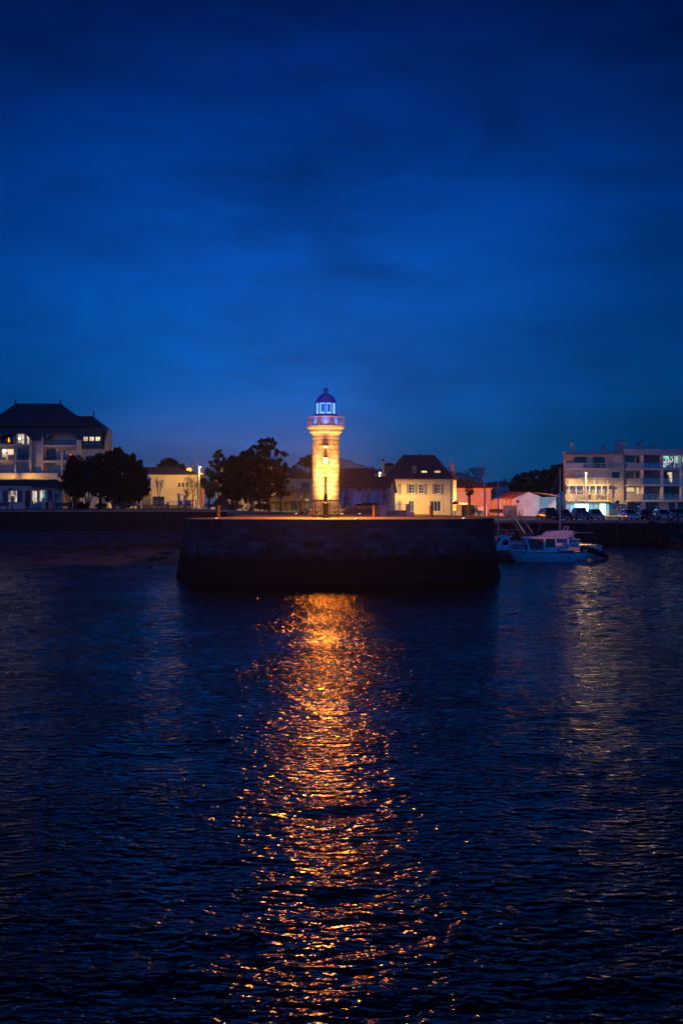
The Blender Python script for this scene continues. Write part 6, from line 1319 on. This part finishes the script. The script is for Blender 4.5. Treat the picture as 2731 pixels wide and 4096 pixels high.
# ---------------------------------------------------------------- cars
def car(kind='hatch'):
    """a car nose-first to the viewer (towards -y), origin at its middle on the ground"""
    t = bpy.data.objects.new('parked_car', None); COL.objects.link(t)
    L_, W_, Hc = dict(hatch=(4.0,1.72,1.48), suv=(4.4,1.82,1.68), sedan=(4.5,1.78,1.44))[kind]
    def sect(y, zb, zs, zt, hw, hs, ht):  # lower hull section
        return [(-hw*.94,y,zb),(hw*.94,y,zb),(hw,y,(zb+zs)/2),(hs,y,zs),(ht,y,zt),(-ht,y,zt),(-hs,y,zs),(-hw,y,(zb+zs)/2)]
    h = W_/2; f = -L_/2; R_ = L_/2; bon = Hc*.60
    secs = [sect(f,.32,.50,.56,h*.72,h*.74,h*.62), sect(f+.12,.22,.60,.68,h*.92,h*.90,h*.70), sect(f+.45,.20,.68,bon-.06,h*.99,h*.95,h*.72), sect(f+1.1,.2,.78,bon+.04,h,h*.96,h*.80), sect(0,.2,.80,bon+.08,h,h*.97,h*.84), sect(R_-.6,.2,.82,bon+.08,h,h*.96,h*.82), sect(R_-.12,.24,.80,bon+.02,h*.95,h*.90,h*.75), sect(R_,.34,.7,.85,h*.86,h*.8,h*.65)]
    V = [p for s in secs for p in s]; Fc = [(i*8+j, i*8+(j+1) % 8, (i+1)*8+(j+1) % 8, (i+1)*8+j) for i in range(7) for j in range(8)]+[tuple(range(8)), tuple(range(63, 55, -1))]
    m_ = MB().poly(V, Fc); body = m_.obj('body', 'car_blue', t); auto_smooth(body, 40)
    zt, zb_ = Hc, bon+.05; e = 1.85 if kind != 'sedan' else 1.5
    gy = [(f+1.05, zb_, h*.80), (f+1.75, zt-.04, h*.60), (f+2.3, zt, h*.60), (R_-.75, zt-.05, h*.58), (R_-.18 if kind != 'sedan' else R_-.7, zb_, h*.72)]
    V = []; 
    for (y, z, w) in gy: V += [(-w if z > zb_ else -h*.80, y, z), (w if z > zb_ else h*.80, y, z)]
    base = [(-h*.84, gy[0][0], zb_-.06), (h*.84, gy[0][0], zb_-.06), (h*.82, gy[-1][0], zb_-.06), (-h*.82, gy[-1][0], zb_-.06)]
    gl_ = MB().poly(V+base, [(0,1,3,2),(2,3,5,4),(4,5,7,6),(6,7,9,8),(1,11,12,9,7,5,3),(0,2,4,6,8,13,10),(0,10,11,1),(8,9,12,13)]); gl_.obj('windows', 'car_glass', t)
    rf = MB(); rf.poly([(-h*.61,f+1.72,zt-.035),(h*.61,f+1.72,zt-.035),(h*.62,f+2.3,zt+.012),(-h*.62,f+2.3,zt+.012),(h*.6,R_-.7,zt-.035),(-h*.6,R_-.7,zt-.035)], [(0,1,2,3),(3,2,4,5)])
    for s in (-1, 1): rf.tube([(s*h*.80, f+1.02, zb_), (s*h*.605, f+1.74, zt-.03), (s*h*.605, f+2.4, zt+.005), (s*h*.59, R_-.73, zt-.04), (s*h*.78, R_-.22, zb_)], .035, 5)
    roof_ = rf.obj('roof', 'car_blue', t)
    for s in (-1, 1):
        for y in (f+.78, R_-.80):
            tyre = MB().lathe([(.20, -.1), (.30, -.1), (.32, -.05), (.32, .05), (.30, .1), (.20, .1)], (0, 0, 0), 18).obj('wheel', 'rubber', t); tyre.rotation_euler = (0, PI/2, 0); tyre.location = (s*(h-.1), y, .32)
            MB().lathe([(.02, -.105), (.19, -.105), (.19, .105), (.02, .105)], (0, 0, 0), 14).obj('rim', 'chrome', tyre)
        MB().poly([(s*h*.55,f+.02,.60),(s*h*.86,f+.16,.62),(s*h*.88,f+.30,.76),(s*h*.60,f+.14,.70)], [(0,1,2,3)]).obj('headlight', 'headlamp', t)
        MB().box(s*h*1.0-.02+(.0 if s > 0 else -.14), s*h*1.0+.02+(.14 if s > 0 else 0), f+1.25, f+1.37, zb_+.02, zb_+.16).obj('mirror', 'car_blue', t)
        MB().box(s*h*.78-.12, s*h*.78+.12, R_-.06, R_+.01, .72, .86).obj('tail_light', 'tail_red', t)
    MB().box(-h*.45, h*.45, f-.012, f+.02, .34, .48).obj('grille', 'rubber', t); MB().box(-.26, .26, f-.022, f-.013, .36, .46).obj('number_plate', 'plate', t)
    return t
protos = {k: car(k) for k in ('hatch', 'suv', 'sedan')}
used_ = set()
def put_car(kind, px, D, mat, label, rz=0, z=None):
    if kind in used_: c = copy_tree(protos[kind])
    else: c = protos[kind]; used_.add(kind)
    x = X(px, D); c.location = (x, D, (G(x, D) if z is None else z)+.003); c.rotation_euler = (0, 0, rz); tag(c, label, 'car', 'cars parked along the quay')
    for ch in list(c.children):
        if ch.name.split('.')[0] in ('body', 'roof', 'mirror'):
            if mat != 'car_blue': ch.data = ch.data.copy(); ch.data.materials.clear(); ch.data.materials.append(MAT[mat])
CR = 133.2
bpy.context.view_layer.update()
put_car('suv', 2197, CR, 'car_black', 'black SUV parked nose to the harbour beside the cyan-lit hall')
put_car('hatch', 2176, CR+8, 'car_black', 'dark car mostly hidden behind the black SUV by the hall', PI)
put_car('hatch', 2253, CR, 'car_navy', 'dark blue hatchback between the black SUV and the shop-front cars')
put_car('suv', 2318, CR, 'car_grey', 'blue-grey car with lit windscreen directly before the left shop window', 0)
put_car('hatch', 2379, CR, 'car_silver', 'silver-blue hatchback parked before the shop door')
put_car('sedan', 2512, CR, 'car_white', 'pale car with bright side reflections standing alone right of the round sign')
put_car('hatch', 2578, CR, 'car_blue', 'blue hatchback second from the right group before the dark garages')
put_car('sedan', 2645, CR+.2, 'car_blue', 'blue low saloon behind the quay railing at the far right')
put_car('sedan', 2622, CR+14, 'car_black', 'black long car seen from the side on the road behind the right cars', PI/2)
put_car('hatch', 2715, CR+8, 'car_grey', 'dark car cut by the right edge behind the timber stairs', PI/2)
# ---------------------------------------------------------------- boats
def hull(L_, W_, zf, za, draft=.35, rake=.8, mat='boat_white', name='hull', parent=None, stripe=True, transom=.9):
    """bow at x=0 pointing to -x, stern at x=L"""
    n = 12; rows = []
    for i in range(n+1):
        t = i/n; w = W_/2*min(1, (math.sin(min(1, t*1.55)*PI/2))**.75)*(1 if t < .75 else lerp(1, transom, (t-.75)/.25)); zs = lerp(zf, za, t**.8); w = max(w, .02)
        xk = t*L_+rake*(1-t)**2; xs_ = t*L_
        rows.append([(xs_,-w,zs),(lerp(xs_,xk,.35),-w*.97,lerp(zs,0,.35)),(lerp(xs_,xk,.8),-w*.82,0.05),(xk,-w*.4,-draft*.8),(xk,0,-draft),(xk,w*.4,-draft*.8),(lerp(xs_,xk,.8),w*.82,.05),(lerp(xs_,xk,.35),w*.97,lerp(zs,0,.35)),(xs_,w,zs)])
    V = [p for r in rows for p in r]; k = 9; Fc = [(i*k+j, (i+1)*k+j, (i+1)*k+j+1, i*k+j+1) for i in range(n) for j in range(k-1)]+[(i*k+k-1, (i+1)*k+k-1, (i+1)*k, i*k) for i in range(n)]+[tuple(range(k)), tuple(range(n*k+k-1, n*k-1, -1))]
    o = MB().poly(V, Fc).obj(name, mat, parent); auto_smooth(o, 50)
    if stripe:
        m_ = MB()
        for s in (0, 8):
            pts = [Vector(rows[i][s])+Vector((0, -.02 if s == 0 else .02, -.03)) for i in range(n+1)]; m_.tube(pts, .035, 5)
        m_.obj('rubbing_strake', 'boat_stripe', o)
    return o, rows
def solid(parent, name, mat, prof, w0, w1=None, yc=0):
    """closed profile [(x,z)] extruded over the beam, narrowed to w1 at its top"""
    w1 = w1 or w0; zs = [p[1] for p in prof]; z0, z1 = min(zs), max(zs); n = len(prof)
    f = lambda z: lerp(w0, w1, (z-z0)/(z1-z0) if z1 > z0 else 0)
    V = [(x, yc-f(z)/2, z) for x, z in prof]+[(x, yc+f(z)/2, z) for x, z in prof]
    return MB().poly(V, [tuple(range(n)), tuple(range(2*n-1, n-1, -1))]+[(i, i+n, (i+1) % n+n, (i+1) % n) for i in range(n)]).obj(name, mat, parent, recalc=True)
def boat_root(label, group='boats moored at the pontoon', cat='motor boat', name='motor_boat'):
    t = bpy.data.objects.new(name, None); COL.objects.link(t); return tag(t, label, cat, group)
# the white cabin boat in front
mb_ = boat_root('white cabin motor boat with wheelhouse and orange lifebuoy lying nearest on the right'); Lb = 6.12
hull(Lb, 2.3, .98, .84, .35, 1.0, parent=mb_)
solid(mb_, 'foredeck', 'boat_white', [(.25,.93),(1.9,.9),(1.9,1.12),(.8,1.05)], .9, .7)
solid(mb_, 'wheelhouse_base', 'boat_white', [(1.7,.86),(4.35,.84),(4.35,1.02),(1.9,1.1)], 1.9)
for s in (-1, 1):
    y = s*.86; m_ = MB()
    m_.poly([(1.88,y,1.05),(2.10,y,1.05),(1.78,y,2.08),(1.60,y,2.08),(1.88,y-s*.06,1.05),(2.10,y-s*.06,1.05),(1.78,y-s*.06,2.08),(1.60,y-s*.06,2.08)], [(0,1,2,3),(7,6,5,4),(0,4,5,1),(1,5,6,2),(2,6,7,3),(3,7,4,0)])
    MB().box(3.22, 3.42, min(y, y-s*.06), max(y, y-s*.06), 1.0, 2.08).obj('door_pillar', 'boat_white', mb_)
    m_.obj('window_frame', 'boat_white', mb_); MB().box(4.28, 4.36, min(y, y-s*.06), max(y, y-s*.06), 1.35, 2.08).obj('roof_strut', 'boat_white', mb_); MB().poly([(4.3,y,1.35),(4.36,y,1.35),(4.55,y,.9),(3.42,y,.9),(3.42,y,1.3),(3.8,y,1.3)],[(0,1,2,3,4,5)]).obj('side_coaming', 'boat_white', mb_)
    MB().poly([(2.06,y-s*.03,1.08),(3.24,y-s*.03,1.08),(3.24,y-s*.03,2.06),(1.76,y-s*.03,2.06)], [(0,1,2,3)]).obj('side_window', 'car_glass', mb_); MB().poly([(3.4,y-s*.03,1.32),(4.3,y-s*.03,1.32),(4.3,y-s*.03,2.06),(3.4,y-s*.03,2.06)], [(0,1,2,3)]).obj('side_window', 'car_glass', mb_)
MB().poly([(1.86,-.84,1.1),(1.86,.84,1.1),(1.62,.84,2.06),(1.62,-.84,2.06)], [(0,1,2,3)]).obj('windscreen', 'car_glass', mb_)
solid(mb_, 'roof', 'boat_white', [(1.48,2.08),(4.5,2.10),(4.62,2.17),(3.0,2.24),(1.5,2.20)], 1.95, 1.8)
rb = MB(); 
for k in range(13): pass
rb.tube([(2.92+.2*math.cos(a), -.90, 1.82+.2*math.sin(a)) for a in [2*PI*k/14 for k in range(15)]], .05, 6, False); rb.obj('lifebuoy', 'life_orange', mb_)
solid(mb_, 'engine_box', 'boat_white', [(4.7,.8),(5.6,.8),(5.6,1.15),(4.7,1.2)], 1.0); solid(mb_, 'stern_seat', 'tarp_blue', [(4.5,.86),(6.0,.86),(6.0,.98),(4.5,.98)], 1.9)
for x in (1.35, 2.95, 5.0, 5.6):
    f_ = MB().lathe([(.03, 0), (.08, .08), (.08, .4), (.03, .5)], (x, -1.22, .15), 8).obj('fender', 'fender', mb_); MB().tube([(x, -1.22, .64), (x, -1.1, .92)], .012, 3).obj('fender_line', 'rope', f_)
m_ = MB().tube([(.1,-.15,.98),(.2,-.3,1.35),(1.5,-.95,1.4),(1.7,-1.0,.95)], .018, 4).tube([(.1,.15,.98),(.2,.3,1.35),(1.5,.95,1.4),(1.7,1.0,.95)], .018, 4).tube([(.2,-.3,1.35),(.2,.3,1.35)], .018, 4).obj('bow_rail', 'chrome', mb_)
MB().tube([(.5,-.05,1.12),(.9,.0,1.2),(1.3,.08,1.1)], .04, 5).obj('anchor', 'dark_metal', mb_); MB().tube([(2.0,-.8,2.2),(2.0,-.8,3.6)], .012, 3).obj('aerial', 'grey_metal', mb_)
fnt = text('Merlin', .13, (0,0,0), 'sign_dark', mb_, 'name_lettering'); fnt.location = (5.2, -1.17, .62)
t2 = text('SB C45167', .10, (0,0,0), 'sign_dark', mb_, 'registration'); t2.location = (5.25, -1.175, .46)
DB = 89.6; mb_.location = (X(2040, DB)-.42, DB, 0)
# generic boats
def cabin_boat(label, px, D, L_, W_=2.1, cab=(.35,.7), hc=1.0, rz=0, mast=0, tarp=None, free=.8, fly=False, hmat='boat_white', bowpx=True):
    t = boat_root(label); hull(L_, W_, free*1.15, free, .3, .7, parent=t, mat=hmat)
    a, b = cab[0]*L_, cab[1]*L_
    if hc > 0:
        solid(t, 'cabin', 'boat_white', [(a,free*.95),(b,free*.95),(b,free+hc*.95),(a+hc*.75,free+hc)], W_*.8, W_*.62)
        m_ = MB()
        for s in (-1, 1): y = s*(W_*.36+.012); m_.poly([(a+hc*.6,y,free+hc*.35),(b-.15,y,free+hc*.35),(b-.15,y-s*.04,free+hc*.8),(a+hc*.8,y-s*.04,free+hc*.8)], [(0,1,2,3)])
        m_.poly([(a+hc*.22,-W_*.3,free+hc*.4),(a+hc*.22,W_*.3,free+hc*.4),(a+hc*.62,W_*.28,free+hc*.88),(a+hc*.62,-W_*.28,free+hc*.88)], [(0,1,2,3)]); m_.obj('windows', 'car_glass', t)
        solid(t, 'cabin_roof', 'boat_white', [(a+hc*.6,free+hc+.004),(b+.25,free+hc-.03),(b+.25,free+hc+.05),(a+hc*.7,free+hc+.08)], W_*.74)
    if fly: solid(t, 'flybridge', 'boat_white', [(a+hc,free+hc+.08),(b,free+hc+.08),(b+.5,free+hc+.55),(b-.2,free+hc+.6),(a+hc+.5,free+hc+.5)], W_*.7, W_*.76); MB().tube([(b-.2,-W_*.3,free+hc+.5),(b,-W_*.3,free+hc+.95),(b,W_*.3,free+hc+.95),(b-.2,W_*.3,free+hc+.5)], .04, 5).obj('radar_arch', 'boat_white', t)
    m_ = MB()
    for s in (-1, 1): m_.tube([(.15,s*.1,free*1.12),(.2,s*.2,free+.5),(L_*.3,s*W_*.4,free+.5),(L_*.33,s*W_*.42,free)], .018, 4); m_.tube([(L_*.18,s*W_*.32,free+.05),(L_*.18,s*W_*.30,free+.5)], .014, 3)
    m_.obj('bow_rail', 'chrome', t)
    if mast:
        mx_ = L_*.42; MB().tube([(mx_,0,free),(mx_,0,mast*.5),(mx_,0,mast)], [.10,.09,.06], 7).obj('mast', 'grey_metal', t)
        MB().tube([(mx_,0,free+1.3),(L_*.92,0,free+1.25)], .055, 6).obj('boom', 'grey_metal', t); r_ = MB()
        for e in ((.05,0,free),(L_*.98,0,free),(mx_+.2,W_*.45,free),(mx_+.2,-W_*.45,free)): r_.tube([(mx_,0,mast-.15), e], .013, 3)
        r_.tube([(mx_,-.5,mast*.62),(mx_,.5,mast*.62)], .02, 4); r_.obj('rigging', 'grey_metal', t)
    ob = MB().box(L_+.02, L_+.32, -.17, .17, .35, .95).box(L_+.1, L_+.22, -.05, .05, -.4, .35); ob.obj('outboard_motor', 'tarp_black' if tarp else 'boat_grey', t)
    if tarp: solid(t, 'cover', tarp, [(L_*.35,free),(L_*.5,free+.5),(L_*.8,free+.35),(L_*1.0,free)], W_*.85, W_*.2)
    t.location = (X(px, D), D, 0); t.rotation_euler = (0, 0, rz); return t
cabin_boat('short white boat stern just behind the nearest cabin boat', 2203, 92.6, 3.0, 1.9, (.2,.5), .75, free=.72)
cabin_boat('large white cruiser with flybridge rising behind the wheelhouse boat', 2092, 97.5, 5.9, 2.5, (.16,.72), .95, fly=True, free=1.05)
cabin_boat('sailing boat with the tall mast behind the wheelhouse boat', 2128, 102.5, 6.8, 2.4, (.3,.66), .55, mast=Z(1870,102.5), free=.95)
cabin_boat('small white day boat far right of the moored group', 2238, 99, 3.2, 1.7, (.25,.55), .7, free=.6)
cabin_boat('white fishing boat with twin aerials in the second row', 2150, 106.5, 5.4, 2.1, (.35,.68), 1.2, free=.85)
cabin_boat('small open boat lying left of the wheelhouse boat bow', 2108, 95, 3.2, 1.6, (.3,.6), .45, free=.55)
cabin_boat('third-row pale boat on the right side of the pontoon', 2112, 112, 4.6, 1.9, (.3,.62), .9, free=.8)
cabin_boat('white boat with pale canopy hidden by the pier corner', 1952, 97, 3.2, 1.9, (.1,.62), 1.35, rz=0, free=.7)
cabin_boat('low white skiff at the left side of the pontoon', 1960, 93.0, 2.2, 1.5, (.3,.62), .0, free=.5)
cabin_boat('narrow white boat in the middle of the left mooring row', 1950, 102, 3.3, 1.7, (.25,.6), .5, free=.65)
cabin_boat('pale boat furthest back in the left mooring row', 1952, 108, 3.6, 1.9, (.25,.6), .8, free=.8)
cabin_boat('sailing boat behind the pier corner carrying the thinner mast', 1918, 114, 5.0, 2.0, (.3,.62), .5, mast=Z(1920,114), free=.9)
cabin_boat('sailing boat hidden behind the pier whose mast leans over the orange house', 1840, 100, 6.0, 2.2, (.3,.62), .5, mast=Z(1845,100), free=.9).rotation_euler = (0, -.012, 0)
rib = boat_root('low black inflatable boat with covered tubes trailing right of the white boats', cat='inflatable boat', name='inflatable_boat')
MB().tube([(0,.6,.95),(.8,.7,.85),(1.7,.55,.5),(2.3,.1,.22),(1.7,-.45,.5),(.8,-.6,.85),(0,-.5,.95)], [.26,.27,.25,.16,.25,.27,.26], 8).obj('tube', 'tarp_black', rib, smooth=True)
MB().poly([(0,-.5,1.05),(0,.6,1.05),(.9,.6,1.12),(1.8,.3,.72),(2.2,.05,.3),(1.8,-.3,.72),(.9,-.5,1.12)], [(0,1,2,3,4,5,6)]).obj('cover', 'tarp_black', rib)
MB().tube([(-.1,0,1.1),(.35,0,1.5),(.7,0,1.0)], .03, 4).obj('frame', 'dark_metal', rib); MB().box(2.2, 2.45, -.1, .15, .0, .45).obj('outboard_motor', 'tarp_black', rib); rib.location = (X(2327,94), 94, -.02)
gl2 = thing('gull_log', 'dark driftwood lying in the shallow water by the beach', 'driftwood', (X(600,80.5), 80.5, 0)); MB().tube([(X(590,80.5),80.5,.0),(X(600,80.5),80.6,.08),(X(611,80.5),80.4,.03)], [.06,.11,.05], 6).obj('trunk', 'weed', gl2)
# ---------------------------------------------------------------- the seated person in the warm window on the right
def person():
    t = tag(bpy.data.objects.new('person', None), 'person seated with their back half-turned inside the warm upper window of the right block', 'person'); COL.objects.link(t)
    D = 176.5; x, z = X(2677, D), Z(1931, D); t.location = (x, D+1.0, z)
    V = [(0,0,.48),(0,0,.75),(0,.02,1.0),(0,.02,1.12),(0,.0,1.25),(.18,0,1.0),(.3,-.1,.78),(.2,-.3,.66),(-.18,0,1.0),(-.3,-.1,.78),(-.2,-.3,.66),(.1,0,.46),(.13,-.42,.46),(.13,-.42,.05),(.13,-.58,.02),(-.1,0,.46),(-.13,-.42,.46),(-.13,-.42,.05),(-.13,-.58,.02)]
    E = [(0,1),(1,2),(2,3),(3,4),(2,5),(5,6),(6,7),(2,8),(8,9),(9,10),(0,11),(11,12),(12,13),(13,14),(0,15),(15,16),(16,17),(17,18)]
    Rr = [.15,.14,.15,.06,.11,.07,.05,.035,.07,.05,.035,.09,.07,.05,.04,.09,.07,.05,.04]
    me = bpy.data.meshes.new('body'); me.from_pydata(V, E, []); o = bpy.data.objects.new('body', me); COL.objects.link(o); o.parent = t; me.materials.append(MAT['cloth_dark'])
    sm = o.modifiers.new('skin', 'SKIN'); 
    for i, r_ in enumerate(Rr): me.skin_vertices[0].data[i].radius = (r_, r_)
    me.skin_vertices[0].data[0].use_root = True
    o.modifiers.new('sub', 'SUBSURF').levels = 1; o.modifiers['sub'].render_levels = 1
    MB().ball((x, D+1.0, z+1.28), .115, 8, 1.1).obj('hair', 'furniture', t, smooth=True)
    c = thing('dining_chair', 'chair carrying the seated person in the warm upper window', 'chair', (x, D+1.0, z)); MB().box(x-.22,x+.22,D+.8,D+1.2,z+.36,z+.40).obj('seat','furniture',c); MB().box(x-.22,x+.22,D+1.2,D+1.24,z+.4,z+.9).obj('backrest','furniture',c)
    for a in (-.2,.2):
        for b in (.82,1.18): MB().box(x+a-.02,x+a+.02,D+b-.02,D+b+.02,z,z+.358).obj('leg','furniture',c)
person()
bpy.context.view_layer.update()
